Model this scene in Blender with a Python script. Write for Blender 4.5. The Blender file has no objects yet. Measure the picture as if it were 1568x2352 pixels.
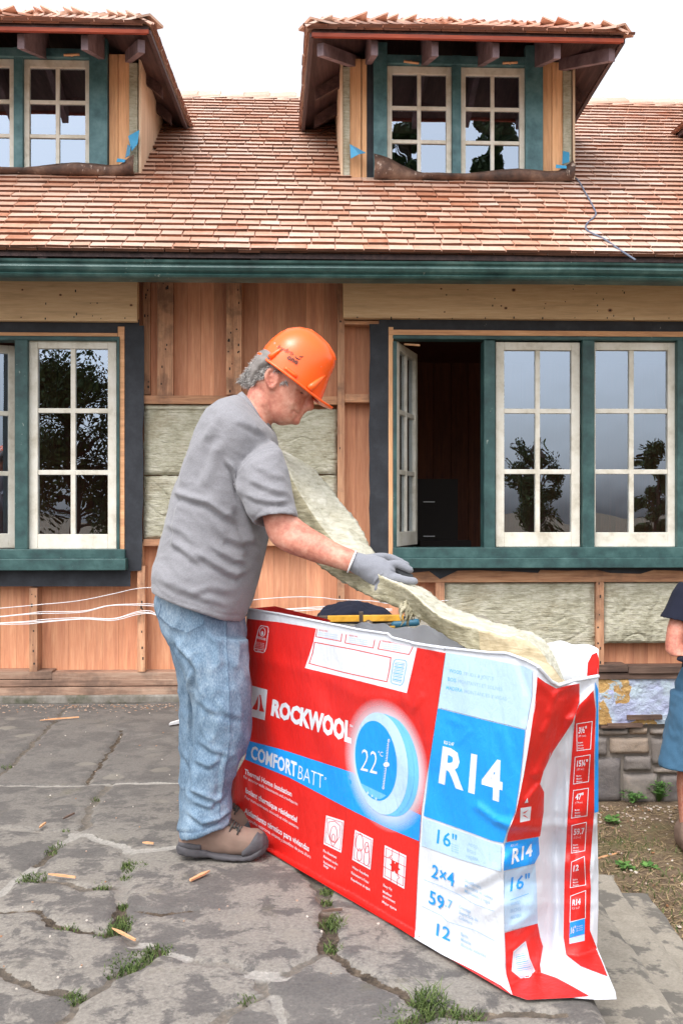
import bpy, bmesh, math, random
import numpy as np
from mathutils import Vector, noise as mnoise
from mathutils.geometry import tessellate_polygon

# ------------------------------------------------------------------ camera, sky, sun, exposure
SC = bpy.context.scene
COL = SC.collection
CAMH = 1.09
FPX = 2287.0            # focal length in pixels of a 1568 x 2352 picture (35 mm lens)
cam_d = bpy.data.cameras.new("Camera")
cam = bpy.data.objects.new("Camera", cam_d)
COL.objects.link(cam)
cam.location = (0, 0, CAMH)
cam.rotation_euler = (math.radians(90), 0, 0)
cam_d.lens = 35.0
cam_d.sensor_width = 36.0
cam_d.clip_end = 2000
SC.camera = cam

SUN_EL, SUN_AZ = math.radians(58), math.radians(205)     # azimuth from +Y, clockwise
world = bpy.data.worlds.new("World")
SC.world = world
world.use_nodes = True
wn = world.node_tree
wn.nodes.clear()
wo = wn.nodes.new("ShaderNodeOutputWorld")
wb = wn.nodes.new("ShaderNodeBackground")
sky = wn.nodes.new("ShaderNodeTexSky")
sky.sky_type = 'NISHITA'
sky.sun_disc = False
sky.sun_elevation = SUN_EL
sky.sun_rotation = SUN_AZ
sky.dust_density = 4.0
sky.air_density = 1.0
hs = wn.nodes.new("ShaderNodeHueSaturation")
hs.inputs["Saturation"].default_value = 0.18            # overcast: nearly white
hs.inputs["Value"].default_value = 1.0
wn.links.new(sky.outputs[0], hs.inputs["Color"])
cl = wn.nodes.new("ShaderNodeVectorMath"); cl.operation = 'SCALE'; cl.inputs["Scale"].default_value = 3.5   # bright cloud layer
wn.links.new(hs.outputs[0], cl.inputs[0])
wn.links.new(cl.outputs[0], wb.inputs["Color"])
wb.inputs["Strength"].default_value = 0.15
wn.links.new(wb.outputs[0], wo.inputs["Surface"])

sl = bpy.data.lights.new("Sun", 'SUN')
sl.energy = 0.8
sl.angle = math.radians(22)
sl.color = (1.0, 0.97, 0.92)
so = bpy.data.objects.new("Sun", sl)
COL.objects.link(so)
sd = Vector((math.sin(SUN_AZ) * math.cos(SUN_EL), math.cos(SUN_AZ) * math.cos(SUN_EL), math.sin(SUN_EL)))
so.rotation_euler = sd.to_track_quat('Z', 'Y').to_euler()
so.location = (0, 0, 12)
SC.view_settings.view_transform = 'Standard'
SC.view_settings.look = 'None'
SC.view_settings.exposure = -0.42
SC.view_settings.gamma = 1.0

random.seed(7)
R = random.random
def U(a, b): return a + (b - a) * random.random()

# ------------------------------------------------------------------ picture -> place helpers
def P(px, py, d):
    return Vector(((px - 784) / FPX * d, d, CAMH + (1176 - py) / FPX * d))
def G(px, py, z=0.0):                       # point on a horizontal plane
    d = FPX * (CAMH - z) / (py - 1176)
    return Vector(((px - 784) / FPX * d, d, z))
TH = math.radians(2.3)                      # the house is turned a little
CT, ST = math.cos(TH), math.sin(TH)
def hw(x, y, z):                            # house coordinates -> world
    yy = y - 5.8
    return Vector((CT * x - ST * yy, 5.8 + ST * x + CT * yy, z))
def hp(px, py, yl):                         # pixel on the house plane y = yl -> (x, z) of the house
    rx = (px - 784) / FPX
    t = (yl - 5.8 + 5.8 * CT) / (CT - ST * rx)
    return CT * rx * t + ST * (t - 5.8), CAMH + (1176 - py) / FPX * t

# ------------------------------------------------------------------ mesh builder
class MB:
    def __init__(s):
        s.v, s.f, s.r, s.m, s.sm = [], [], [], [], []
    def add(s, vs, fs, rnd=0.5, mi=0, smooth=False):
        o = len(s.v)
        s.v.extend([tuple(q) for q in vs])
        for f in fs:
            s.f.append(tuple(i + o for i in f)); s.r.append(rnd); s.m.append(mi); s.sm.append(smooth)
        return s
    def box(s, a, b, rnd=None, mi=0, T=None, taper=0.0):
        if rnd is None: rnd = R()
        x0, y0, z0 = a; x1, y1, z1 = b
        vs = [Vector(c) for c in ((x0, y0, z0), (x1, y0, z0), (x1, y1, z0), (x0, y1, z0), (x0, y0, z1), (x1, y0, z1), (x1, y1, z1), (x0, y1, z1))]
        if T: vs = [T(*q) for q in vs]
        return s.add(vs, [(0, 3, 2, 1), (4, 5, 6, 7), (0, 1, 5, 4), (1, 2, 6, 5), (2, 3, 7, 6), (3, 0, 4, 7)], rnd, mi)
    def hexa(s, q, rnd=None, mi=0):         # 8 corners, bottom ring then top ring
        if rnd is None: rnd = R()
        return s.add(q, [(0, 3, 2, 1), (4, 5, 6, 7), (0, 1, 5, 4), (1, 2, 6, 5), (2, 3, 7, 6), (3, 0, 4, 7)], rnd, mi)
    def ring_loft(s, rings, cap=True, rnd=0.5, mi=0, smooth=True):
        n = len(rings[0]); vs = [q for r in rings for q in r]; fs = []
        for i in range(len(rings) - 1):
            for j in range(n):
                k = (j + 1) % n
                fs.append((i * n + j, i * n + k, (i + 1) * n + k, (i + 1) * n + j))
        if cap:
            fs.append(tuple(range(n - 1, -1, -1)))
            fs.append(tuple((len(rings) - 1) * n + j for j in range(n)))
        return s.add(vs, fs, rnd, mi, smooth)
    def tube(s, pts, r, n=8, rnd=0.5, mi=0, cap=True):
        pts = [Vector(p) for p in pts]; rings = []
        rr = r if isinstance(r, (list, tuple)) else [r] * len(pts)
        up = None
        for i, p in enumerate(pts):
            t = (pts[min(i + 1, len(pts) - 1)] - pts[max(i - 1, 0)])
            if t.length < 1e-9: t = Vector((0, 0, 1))
            t.normalize()
            if up is None:
                up = t.orthogonal().normalized()
            else:
                up = (up - t * up.dot(t)); up = up.normalized() if up.length > 1e-6 else t.orthogonal().normalized()
            b = t.cross(up)
            rings.append([p + (up * math.cos(2 * math.pi * j / n) + b * math.sin(2 * math.pi * j / n)) * rr[i] for j in range(n)])
        return s.ring_loft(rings, cap, rnd, mi)
    def prism(s, poly, off, rnd=0.5, mi=0): # poly of Vectors extruded by off
        n = len(poly); a = [Vector(q) for q in poly]; b = [q + off for q in a]
        tri = tessellate_polygon([a])
        fs = [tuple(t) for t in tri] + [tuple(n + i for i in reversed(t)) for t in tri]
        fs += [(i, i + n, (i + 1) % n + n, (i + 1) % n) for i in range(n)]
        return s.add(a + b, fs, rnd, mi)
    def build(s, name, mats, parent=None, origin=None, fix=True, bevel=0):
        me = bpy.data.meshes.new(name)
        org = Vector(origin) if origin is not None else (Vector(parent['_w']) if parent is not None and '_w' in parent else Vector((0, 0, 0)))
        me.from_pydata([(q[0] - org.x, q[1] - org.y, q[2] - org.z) for q in s.v], [], s.f)
        if not isinstance(mats, (list, tuple)): mats = [mats]
        for m in mats: me.materials.append(m)
        me.polygons.foreach_set('material_index', s.m)
        me.polygons.foreach_set('use_smooth', s.sm)
        at = me.attributes.new('rnd', 'FLOAT', 'FACE')
        at.data.foreach_set('value', s.r)
        if fix:
            bm = bmesh.new(); bm.from_mesh(me)
            bmesh.ops.recalc_face_normals(bm, faces=bm.faces)
            bm.to_mesh(me); bm.free()
        me.update()
        o = bpy.data.objects.new(name, me); COL.objects.link(o)
        if bevel:
            md = o.modifiers.new('bevel', 'BEVEL'); md.width = bevel; md.segments = 2; md.limit_method = 'ANGLE'
        if parent is not None:
            o.parent = parent; o['_w'] = tuple(org)
        else:
            o.location = org; o['_w'] = tuple(org)
        return o

def tag(o, label=None, cat=None, group=None, kind=None):
    if label: o['label'] = label
    if cat: o['category'] = cat
    if group: o['group'] = group
    if kind: o['kind'] = kind
    return o
def thing(name, label, cat, loc, group=None):
    o = bpy.data.objects.new(name, None); COL.objects.link(o)
    o.location = loc; o.empty_display_size = 0.1
    o['_w'] = tuple(loc)
    return tag(o, label, cat, group)

# ------------------------------------------------------------------ materials
def srgb(r, g, b):
    f = lambda c: (c / 255 / 12.92) if c / 255 <= 0.04045 else ((c / 255 + 0.055) / 1.055) ** 2.4
    return (f(r), f(g), f(b), 1)
class NT:
    def __init__(s, name):
        s.m = bpy.data.materials.new(name); s.m.use_nodes = True
        s.t = s.m.node_tree; s.t.nodes.clear()
        s.out = s.n("ShaderNodeOutputMaterial")
    def n(s, typ, ins=None, **kw):
        nd = s.t.nodes.new(typ)
        for k, v in kw.items(): setattr(nd, k, v)
        if ins:
            for k, v in ins.items():
                if hasattr(v, 'is_output'): s.t.links.new(v, nd.inputs[k])
                else: nd.inputs[k].default_value = v
        return nd
    def coord(s, scale=(1, 1, 1), rot=(0, 0, 0), kind='Object'):
        c = s.n("ShaderNodeTexCoord")
        mp = s.n("ShaderNodeMapping", {"Vector": c.outputs[kind], "Scale": scale, "Rotation": rot})
        return mp.outputs[0]
    def noise(s, vec, scale, detail=4, rough=0.55, dist=0.0):
        return s.n("ShaderNodeTexNoise", {"Vector": vec, "Scale": scale, "Detail": detail, "Roughness": rough, "Distortion": dist}).outputs["Fac"]
    def ramp(s, fac, stops, interp='LINEAR'):
        nd = s.n("ShaderNodeValToRGB", {"Fac": fac}); cr = nd.color_ramp; cr.interpolation = interp
        while len(cr.elements) > 1: cr.elements.remove(cr.elements[-1])
        cr.elements[0].position = stops[0][0]; cr.elements[0].color = stops[0][1]
        for p, c in stops[1:]:
            e = cr.elements.new(p); e.color = c
        return nd.outputs[0]
    def mix(s, fac, a, b, bt='MIX'):
        nd = s.n("ShaderNodeMix", data_type='RGBA', blend_type=bt)
        for k, v in ((0, fac), (6, a), (7, b)):
            if hasattr(v, 'is_output'): s.t.links.new(v, nd.inputs[k])
            else: nd.inputs[k].default_value = v
        return nd.outputs[2]
    def math(s, op, a, b=0.0, c=0.0, clamp=False):
        nd = s.n("ShaderNodeMath", operation=op); nd.use_clamp = clamp
        for k, v in ((0, a), (1, b), (2, c)):
            if hasattr(v, 'is_output'): s.t.links.new(v, nd.inputs[k])
            else: nd.inputs[k].default_value = v
        return nd.outputs[0]
    def attr(s, name): return s.n("ShaderNodeAttribute", attribute_name=name).outputs["Fac"]
    def bump(s, h, strength=0.3, dist=0.01, normal=None):
        i = {"Height": h, "Strength": strength, "Distance": dist}
        if normal is not None: i["Normal"] = normal
        return s.n("ShaderNodeBump", i).outputs[0]
    def done(s, col, rough=0.7, normal=None, metal=0.0, spec=0.5, **kw):
        i = {"Base Color": col, "Roughness": rough, "Metallic": metal, "Specular IOR Level": spec}
        if normal is not None: i["Normal"] = normal
        i.update(kw)
        b = s.n("ShaderNodeBsdfPrincipled", i)
        s.t.links.new(b.outputs[0], s.out.inputs[0])
        return s.m
BLK = (0, 0, 0, 1); WHT = (1, 1, 1, 1)
def g1(v): return (v, v, v, 1)

def wood_mat(name, dark, mid, light, along='z', rough=0.75, knots=True, var=0.35, weather=None):
    t = NT(name)
    sc = {'z': (14, 14, 1.0), 'x': (1.0, 14, 14), 'y': (14, 1.0, 14)}[along]
    rnd = t.attr('rnd')
    c0 = t.n("ShaderNodeTexCoord").outputs['Object']
    shift = t.n("ShaderNodeCombineXYZ", {"X": t.math('MULTIPLY', rnd, 37.0), "Y": t.math('MULTIPLY', rnd, 11.0), "Z": t.math('MULTIPLY', rnd, 23.0)})
    ad = t.n("ShaderNodeVectorMath", {0: c0, 1: shift.outputs[0]}, operation='ADD').outputs[0]
    mp = t.n("ShaderNodeMapping", {"Vector": ad, "Scale": sc}).outputs[0]
    n1 = t.noise(mp, 2.2, 5, 0.6, 0.6)
    mp2 = t.n("ShaderNodeMapping", {"Vector": ad, "Scale": tuple(v * 3.2 for v in sc)}).outputs[0]
    n2 = t.noise(mp2, 3.0, 4, 0.6, 0.2)
    f = t.math('ADD', t.math('MULTIPLY', n1, 0.65), t.math('MULTIPLY', n2, 0.35))
    col = t.ramp(f, [(0.30, dark), (0.5, mid), (0.68, light)])
    hv = t.n("ShaderNodeHueSaturation", {"Color": col, "Value": t.math('ADD', 1 - var / 2, t.math('MULTIPLY', rnd, var)), "Saturation": t.math('ADD', 0.9, t.math('MULTIPLY', n1, 0.25))}).outputs[0]
    if knots:
        vn = t.n("ShaderNodeTexVoronoi", {"Vector": t.n("ShaderNodeMapping", {"Vector": ad, "Scale": {'z': (1.6, 1.6, .9), 'x': (.9, 1.6, 1.6), 'y': (1.6, .9, 1.6)}[along]}).outputs[0], "Scale": 2.6})
        k = t.ramp(vn.outputs["Distance"], [(0.02, WHT), (0.055, BLK)])
        hv = t.mix(t.math('MULTIPLY', k, 0.75), hv, srgb(70, 42, 28))
    if weather:
        w = t.ramp(t.noise(t.coord(), 5.0, 5, 0.65), [(0.5, BLK), (0.66, WHT)])
        hv = t.mix(t.math('MULTIPLY', w, weather[1]), hv, weather[0])
    b = t.bump(f, 0.25, 0.004)
    return t.done(hv, rough, b, spec=0.3)

def paint_mat(name, base, dark, light, rough=0.45, chips=None, bump=0.25, scale=9, chip_lo=0.68):
    t = NT(name)
    c = t.coord()
    n1 = t.noise(c, scale, 6, 0.65)
    n2 = t.noise(t.coord((1, 1, 1)), 90, 3, 0.6)
    col = t.ramp(n1, [(0.32, dark), (0.5, base), (0.7, light)])
    if chips:
        n3 = t.noise(t.coord((1, 1, .6)), 34, 5, 0.7)
        n4 = t.noise(c, 3.1, 3, 0.5)
        k = t.ramp(t.math('ADD', t.math('MULTIPLY', n3, 0.7), t.math('MULTIPLY', n4, 0.4)), [(chip_lo, BLK), (chip_lo + 0.02, WHT)])
        col = t.mix(k, col, chips)
    b = t.bump(t.math('ADD', n1, t.math('MULTIPLY', n2, 0.35)), bump, 0.006)
    return t.done(col, rough, b)

M = {}
M['cedar'] = wood_mat('cedar_boards', srgb(182, 118, 88), srgb(206, 146, 114), srgb(222, 172, 140), knots=False, var=0.36)
M['fir'] = wood_mat('old_fir_studs', srgb(132, 92, 70), srgb(188, 140, 110), srgb(212, 170, 138), var=0.4, weather=(srgb(66, 52, 48), 0.55))
M['firx'] = wood_mat('old_fir_blocking', srgb(130, 88, 64), srgb(184, 136, 104), srgb(208, 166, 134), along='x', var=0.35, weather=(srgb(88, 70, 62), 0.5))
M['plate'] = wood_mat('grey_sill_plates', srgb(112, 86, 72), srgb(152, 122, 104), srgb(178, 152, 134), along='x', var=0.3, weather=(srgb(60, 52, 50), 0.5))
M['dplate'] = wood_mat('dark_sill_plates', srgb(72, 58, 52), srgb(104, 84, 74), srgb(132, 110, 98), along='x', var=0.3, weather=(srgb(50, 42, 40), 0.5))
M['header'] = wood_mat('new_pine_header', srgb(198, 162, 122), srgb(222, 188, 148), srgb(234, 206, 170), along='x', var=0.06)
M['rawwood'] = wood_mat('raw_wood_trim', srgb(188, 134, 96), srgb(222, 172, 130), srgb(236, 192, 152), var=0.2)
M['rawwoodx'] = wood_mat('raw_wood_trim_long', srgb(176, 122, 86), srgb(212, 160, 120), srgb(230, 184, 146), along='x', var=0.2)
M['plywood'] = wood_mat('plywood_cheek', srgb(190, 158, 128), srgb(214, 186, 158), srgb(230, 206, 182), var=0.1)
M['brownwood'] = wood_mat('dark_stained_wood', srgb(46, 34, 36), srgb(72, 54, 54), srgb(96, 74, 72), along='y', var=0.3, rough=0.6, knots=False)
M['tail'] = paint_mat('rafter_tail_paint', srgb(112, 92, 96), srgb(84, 68, 72), srgb(136, 116, 120), 0.7)
M['rustred'] = wood_mat('red_cedar_trim', srgb(104, 46, 34), srgb(134, 62, 46), srgb(156, 82, 62), along='x', var=0.2, knots=False)
M['green'] = paint_mat('green_paint', srgb(44, 78, 77), srgb(30, 56, 58), srgb(66, 100, 98), 0.5, chips=srgb(150, 160, 152), chip_lo=0.70)
M['dgreen'] = paint_mat('blue_green_paint', srgb(72, 112, 118), srgb(48, 84, 90), srgb(98, 136, 140), 0.5, chips=srgb(140, 146, 142), chip_lo=0.73)
M['gutter'] = paint_mat('gutter_paint', srgb(58, 92, 89), srgb(36, 62, 61), srgb(94, 124, 119), 0.4, chips=srgb(170, 178, 170), chip_lo=0.69, scale=5)
M['white'] = paint_mat('white_sash_paint', srgb(222, 216, 202), srgb(196, 188, 170), srgb(234, 230, 220), 0.5, chips=srgb(150, 128, 104), chip_lo=0.745, bump=0.3)
M['black'] = paint_mat('black_building_paper', srgb(38, 41, 48), srgb(28, 30, 36), srgb(52, 55, 62), 0.7, chips=srgb(120, 118, 116), chip_lo=0.735)
M['concrete'] = paint_mat('mossy_concrete', srgb(118, 112, 104), srgb(74, 76, 58), srgb(150, 146, 138), 0.9)

def shingle_mat():
    t = NT('cedar_shingles')
    rnd = t.attr('rnd')
    c = t.coord((12, 2, 12))
    n = t.noise(c, 3.0, 5, 0.65)
    n2 = t.noise(t.coord(), 1.3, 4, 0.6)
    col = t.ramp(t.math('ADD', t.math('MULTIPLY', rnd, 0.26), t.math('ADD', t.math('MULTIPLY', n, 0.30), t.math('MULTIPLY', n2, 0.44))),
                 [(0.30, srgb(172, 114, 88)), (0.43, srgb(204, 158, 134)), (0.55, srgb(216, 182, 162)), (0.68, srgb(222, 198, 184))])
    grey = t.ramp(n2, [(0.42, BLK), (0.62, WHT)])
    col = t.mix(t.math('MULTIPLY', grey, 0.35), col, srgb(196, 176, 162))
    wv = t.ramp(t.noise(t.coord((1, .6, .6)), 0.9, 4, 0.6), [(0.45, BLK), (0.62, WHT)])
    col = t.mix(t.math('MULTIPLY', wv, 0.4), col, srgb(176, 112, 80))
    return t.done(col, 0.34, t.bump(n, 0.2, 0.003), spec=0.9)
M['shingle'] = shingle_mat()
M['endgrain_shaded'] = wood_mat('shingle_end_grain_shaded', srgb(70, 46, 38), srgb(100, 64, 50), srgb(134, 84, 62), along='x', var=0.35, knots=False)  # butt faces: end grain brown, with the shade on them painted in darker

def wool_mat(name, a, b, c, dk, lines=True, bumpd=0.02):
    t = NT(name)
    co = t.coord()
    n = t.noise(co, 9, 7, 0.68, 0.3)
    n2 = t.noise(t.coord((3, 3, 14)), 8, 5, 0.6, 0.4)
    big = t.noise(t.coord((1, 1, 1.6)), 3.2, 4, 0.6)
    f = t.math('ADD', t.math('MULTIPLY', n, 0.5), t.math('MULTIPLY', n2, 0.5))
    col = t.ramp(f, [(0.36, a), (0.5, b), (0.62, c)])
    st = t.ramp(big, [(0.52, BLK), (0.68, WHT)])
    col = t.mix(t.math('MULTIPLY', st, 0.42), col, dk)
    vr = t.n("ShaderNodeTexVoronoi", {"Vector": t.coord((1, 1, 1.3)), "Scale": 13.0}, feature='DISTANCE_TO_EDGE').outputs["Distance"]
    cr = t.ramp(t.math('ADD', vr, t.math('MULTIPLY', n, 0.12)), [(0.055, WHT), (0.085, BLK)])
    col = t.mix(t.math('MULTIPLY', cr, 0.22), col, dk)
    h = t.math('ADD', f, t.math('MULTIPLY', t.noise(co, 60, 4, 0.7), 0.35))
    return t.done(col, 0.95, t.bump(h, 0.65, bumpd), spec=0.1)
M['wool'] = wool_mat('stone_wool_old', srgb(142, 138, 118), srgb(176, 172, 152), srgb(198, 194, 178), srgb(146, 128, 98))
M['woolnew'] = wool_mat('stone_wool_fresh', srgb(158, 154, 136), srgb(190, 187, 170), srgb(210, 207, 194), srgb(162, 154, 130), bumpd=0.014)
M['woolgrey'] = wool_mat('stone_wool_cut_shaded', srgb(126, 121, 98), srgb(164, 158, 134), srgb(190, 184, 162), srgb(130, 118, 90), bumpd=0.014)  # cut side of the batt, its shade painted in as a darker tone
M['wooltan'] = wool_mat('stone_wool_tan', srgb(158, 144, 116), srgb(184, 170, 142), srgb(198, 186, 160), srgb(160, 140, 108), bumpd=0.006)

def glass_mat():
    t = NT('window_glass')
    n = t.noise(t.coord((1, 1, 1)), 2.2, 2, 0.5)
    gl = t.n("ShaderNodeBsdfGlossy", {"Color": (0.70, 0.82, 1.0, 1), "Roughness": 0.0, "Normal": t.bump(n, 0.10, 0.02)})
    tr = t.n("ShaderNodeBsdfTransparent", {"Color": (0.75, 0.78, 0.78, 1)})
    mx = t.n("ShaderNodeMixShader", {0: 0.31, 1: tr.outputs[0], 2: gl.outputs[0]})
    t.t.links.new(mx.outputs[0], t.out.inputs[0])
    return t.m
M['glass'] = glass_mat()

def plain(name, col, rough=0.6, metal=0.0, ns=30, var=0.12, bump=0.15, spec=0.5, bd=0.003):
    t = NT(name)
    n = t.noise(t.coord(), ns, 5, 0.6)
    c = t.n("ShaderNodeHueSaturation", {"Color": col, "Value": t.math('ADD', 1 - var, t.math('MULTIPLY', n, 2 * var))}).outputs[0]
    return t.done(c, rough, t.bump(n, bump, bd), metal, spec)
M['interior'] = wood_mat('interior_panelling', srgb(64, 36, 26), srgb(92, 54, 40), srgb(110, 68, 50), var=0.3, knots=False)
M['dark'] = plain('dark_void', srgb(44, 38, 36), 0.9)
M['cable'] = plain('white_cable_sheath', srgb(226, 226, 228), 0.4)
M['membrane'] = plain('blue_membrane', srgb(70, 160, 206), 0.45, ns=20)
M['rust'] = paint_mat('rusty_flashing', srgb(92, 66, 54), srgb(52, 38, 34), srgb(134, 104, 86), 0.7, chips=srgb(168, 150, 138), chip_lo=0.66)

def stone_mat(name, cols, scale=3.0, bump=0.6, bd=0.02):
    t = NT(name)
    rnd = t.attr('rnd')
    n = t.noise(t.coord(), scale, 6, 0.62)
    nf = t.noise(t.coord(), 60, 5, 0.7)
    f = t.math('ADD', t.math('MULTIPLY', rnd, 0.5), t.math('ADD', t.math('MULTIPLY', n, 0.35), t.math('MULTIPLY', nf, 0.22)))
    col = t.ramp(f, cols)
    return t.done(col, 0.9, t.bump(t.math('ADD', n, t.math('MULTIPLY', nf, 0.4)), bump, bd), spec=0.25)
M['fstone'] = stone_mat('foundation_stone', [(0.25, srgb(92, 88, 90)), (0.5, srgb(132, 124, 118)), (0.8, srgb(176, 154, 134))], 7)
M['mortar'] = stone_mat('foundation_mortar', [(0.3, srgb(124, 116, 110)), (0.8, srgb(160, 150, 140))], 9)

def stucco_mat():
    t = NT('peeling_stucco')
    c = t.coord()
    n = t.noise(c, 4.5, 6, 0.6, 0.5); n2 = t.noise(c, 26, 5, 0.65)
    n3 = t.noise(t.coord((1.3, 1, 1.9)), 7.0, 7, 0.66, 0.6)
    col = t.ramp(n2, [(0.35, srgb(168, 128, 78)), (0.6, srgb(200, 164, 108))])
    k = t.ramp(n3, [(0.54, BLK), (0.58, WHT)])
    col = t.mix(k, col, srgb(172, 188, 196))
    k3 = t.ramp(t.attr('lilac'), [(0.45, BLK), (0.5, WHT)])
    col = t.mix(k3, col, t.ramp(n, [(0.4, srgb(172, 176, 210)), (0.6, srgb(188, 204, 216))]))
    k4 = t.ramp(t.math('ADD', t.math('MULTIPLY', n2, 0.3), t.math('MULTIPLY', t.noise(t.coord((2.2, 1, 1.0)), 3.2, 4, 0.6, 0.6), 0.7)), [(0.62, BLK), (0.64, WHT)])
    col = t.mix(k4, col, srgb(88, 66, 54))
    return t.done(col, 0.85, t.bump(t.math('ADD', n2, n3), 0.9, 0.02), spec=0.2)
M['stucco'] = stucco_mat()

def patio_mat():
    t = NT('flagstone')
    c = t.coord()
    n = t.noise(c, 2.6, 9, 0.7, 0.3); n2 = t.noise(c, 8.5, 8, 0.74, 0.4); nf = t.noise(c, 110, 5, 0.7)
    base = t.ramp(t.math('ADD', t.math('MULTIPLY', nf, 0.5), t.math('MULTIPLY', n2, 0.5)), [(0.35, srgb(82, 79, 77)), (0.65, srgb(112, 107, 103))])
    bl = t.ramp(t.math('ADD', t.math('MULTIPLY', n, 0.45), t.math('MULTIPLY', n2, 0.55)), [(0.48, BLK), (0.515, WHT)])
    pale = t.ramp(nf, [(0.3, srgb(108, 103, 97)), (0.7, srgb(146, 140, 132))])
    fr = t.attr('front')
    col = t.mix(t.math('MULTIPLY', bl, fr), base, pale)
    vor = t.n("ShaderNodeTexVoronoi", {"Vector": t.n("ShaderNodeVectorMath", {0: c, 1: t.n("ShaderNodeVectorMath", {0: t.n("ShaderNodeTexNoise", {"Vector": c, "Scale": 11.0}).outputs["Color"], 1: (0.09, 0.09, 0.09)}, operation='MULTIPLY').outputs[0]}, operation='ADD').outputs[0], "Scale": 5.5})
    lich = t.ramp(vor.outputs["Distance"], [(0.20, WHT), (0.25, BLK)])
    lm = t.ramp(t.noise(c, 1.3, 3, 0.5), [(0.46, BLK), (0.6, WHT)])
    col = t.mix(t.math('MULTIPLY', t.math('MULTIPLY', lich, lm), 0.62), col, srgb(138, 132, 121))
    moss = t.ramp(t.noise(c, 3.4, 6, 0.7), [(0.6, BLK), (0.72, WHT)])
    col = t.mix(t.math('MULTIPLY', moss, 0.35), col, srgb(104, 98, 74))
    j = t.attr('joint'); mo = t.attr('mortar')
    je = t.ramp(t.math('ADD', j, t.math('MULTIPLY', t.math('SUBTRACT', t.noise(c, 30, 5, 0.7), 0.5), 1.1)), [(0.50, BLK), (0.58, WHT)])
    soil = t.ramp(t.noise(c, 45, 5, 0.7), [(0.35, srgb(46, 40, 34)), (0.6, srgb(92, 80, 68)), (0.75, srgb(140, 126, 108))])
    mort = t.ramp(nf, [(0.3, srgb(128, 124, 118)), (0.7, srgb(166, 161, 154))])
    col = t.mix(je, col, t.mix(mo, soil, mort))
    h = t.math('ADD', t.math('MULTIPLY', n2, 0.7), t.math('MULTIPLY', nf, 0.35))
    nrm = t.bump(h, 0.55, 0.012)
    return t.done(col, 0.86, nrm, spec=0.25)
M['patio'] = patio_mat()

def dirt_mat():
    t = NT('dirt_ground')
    c = t.coord()
    n = t.noise(c, 1.7, 6, 0.65); n2 = t.noise(c, 14, 6, 0.7); nf = t.noise(c, 90, 5, 0.75)
    f = t.math('ADD', t.math('MULTIPLY', n2, 0.5), t.math('MULTIPLY', nf, 0.5))
    col = t.ramp(f, [(0.35, srgb(78, 66, 54)), (0.5, srgb(124, 106, 88)), (0.62, srgb(156, 138, 114)), (0.74, srgb(196, 182, 162))])
    gr = t.ramp(t.math('ADD', t.math('MULTIPLY', n, 0.6), t.math('MULTIPLY', n2, 0.4)), [(0.5, BLK), (0.6, WHT)])
    col = t.mix(t.math('MULTIPLY', gr, 0.5), col, srgb(92, 100, 58))
    return t.done(col, 0.95, t.bump(f, 0.9, 0.03), spec=0.15)
M['dirt'] = dirt_mat()
M['stair'] = None
def stair_mat():
    t = NT('worn_step_stone')
    c = t.coord()
    n = t.noise(c, 3.2, 7, 0.66, 0.3); nf = t.noise(c, 120, 5, 0.7); n2 = t.noise(c, 9, 6, 0.65)
    base = t.ramp(t.math('ADD', t.math('MULTIPLY', nf, 0.5), t.math('MULTIPLY', n2, 0.5)), [(0.35, srgb(132, 125, 114)), (0.65, srgb(168, 160, 148))])
    k = t.ramp(t.math('ADD', t.math('MULTIPLY', n, 0.6), t.math('MULTIPLY', n2, 0.4)), [(0.50, BLK), (0.53, WHT)])
    col = t.mix(t.math('MULTIPLY', k, 0.8), base, srgb(94, 91, 87))
    return t.done(col, 0.88, t.bump(t.math('ADD', n2, t.math('MULTIPLY', nf, 0.5)), 0.5, 0.01), spec=0.25)
M['stair'] = stair_mat()

def cloth_mat(name, a, b, rough=0.9, fine=260, big=7, streak=(1, 1, 1), bd=0.0015, sheen=0.25):
    t = NT(name)
    n = t.noise(t.coord(streak), fine, 3, 0.7); n2 = t.noise(t.coord(), big, 4, 0.6)
    col = t.mix(t.math('ADD', t.math('MULTIPLY', n, 0.75), t.math('MULTIPLY', n2, 0.25)), a, b)
    h = t.math('ADD', n, t.math('MULTIPLY', t.noise(t.coord(), 40, 3, .6), 1.5))
    return t.done(col, rough, t.bump(h, 0.35, bd), spec=0.15, **{"Sheen Weight": sheen})
M['tshirt'] = cloth_mat('grey_heather_jersey', srgb(86, 86, 91), srgb(162, 161, 166), fine=190, streak=(1, 1, 2.2), bd=.003)
M['denim'] = None
def denim_mat():
    t = NT('faded_denim')
    n = t.noise(t.coord((1, 1, .35)), 330, 3, 0.7); n2 = t.noise(t.coord((1.4, 1, .6)), 6, 5, 0.6); n3 = t.noise(t.coord(), 22, 4, .6)
    f = t.math('ADD', t.math('MULTIPLY', n, 0.42), t.math('ADD', t.math('MULTIPLY', n2, 0.4), t.math('MULTIPLY', n3, 0.18)))
    col = t.ramp(f, [(0.36, srgb(72, 94, 116)), (0.5, srgb(112, 134, 154)), (0.64, srgb(158, 174, 188))])
    sm = t.ramp(t.attr('seam'), [(0.3, BLK), (0.9, WHT)])
    col = t.mix(t.math('MULTIPLY', sm, 0.75), col, srgb(70, 88, 110))
    return t.done(col, 0.9, t.bump(t.math('ADD', n, n3), 0.4, 0.002), spec=0.15)
M['denim'] = denim_mat()
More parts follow.
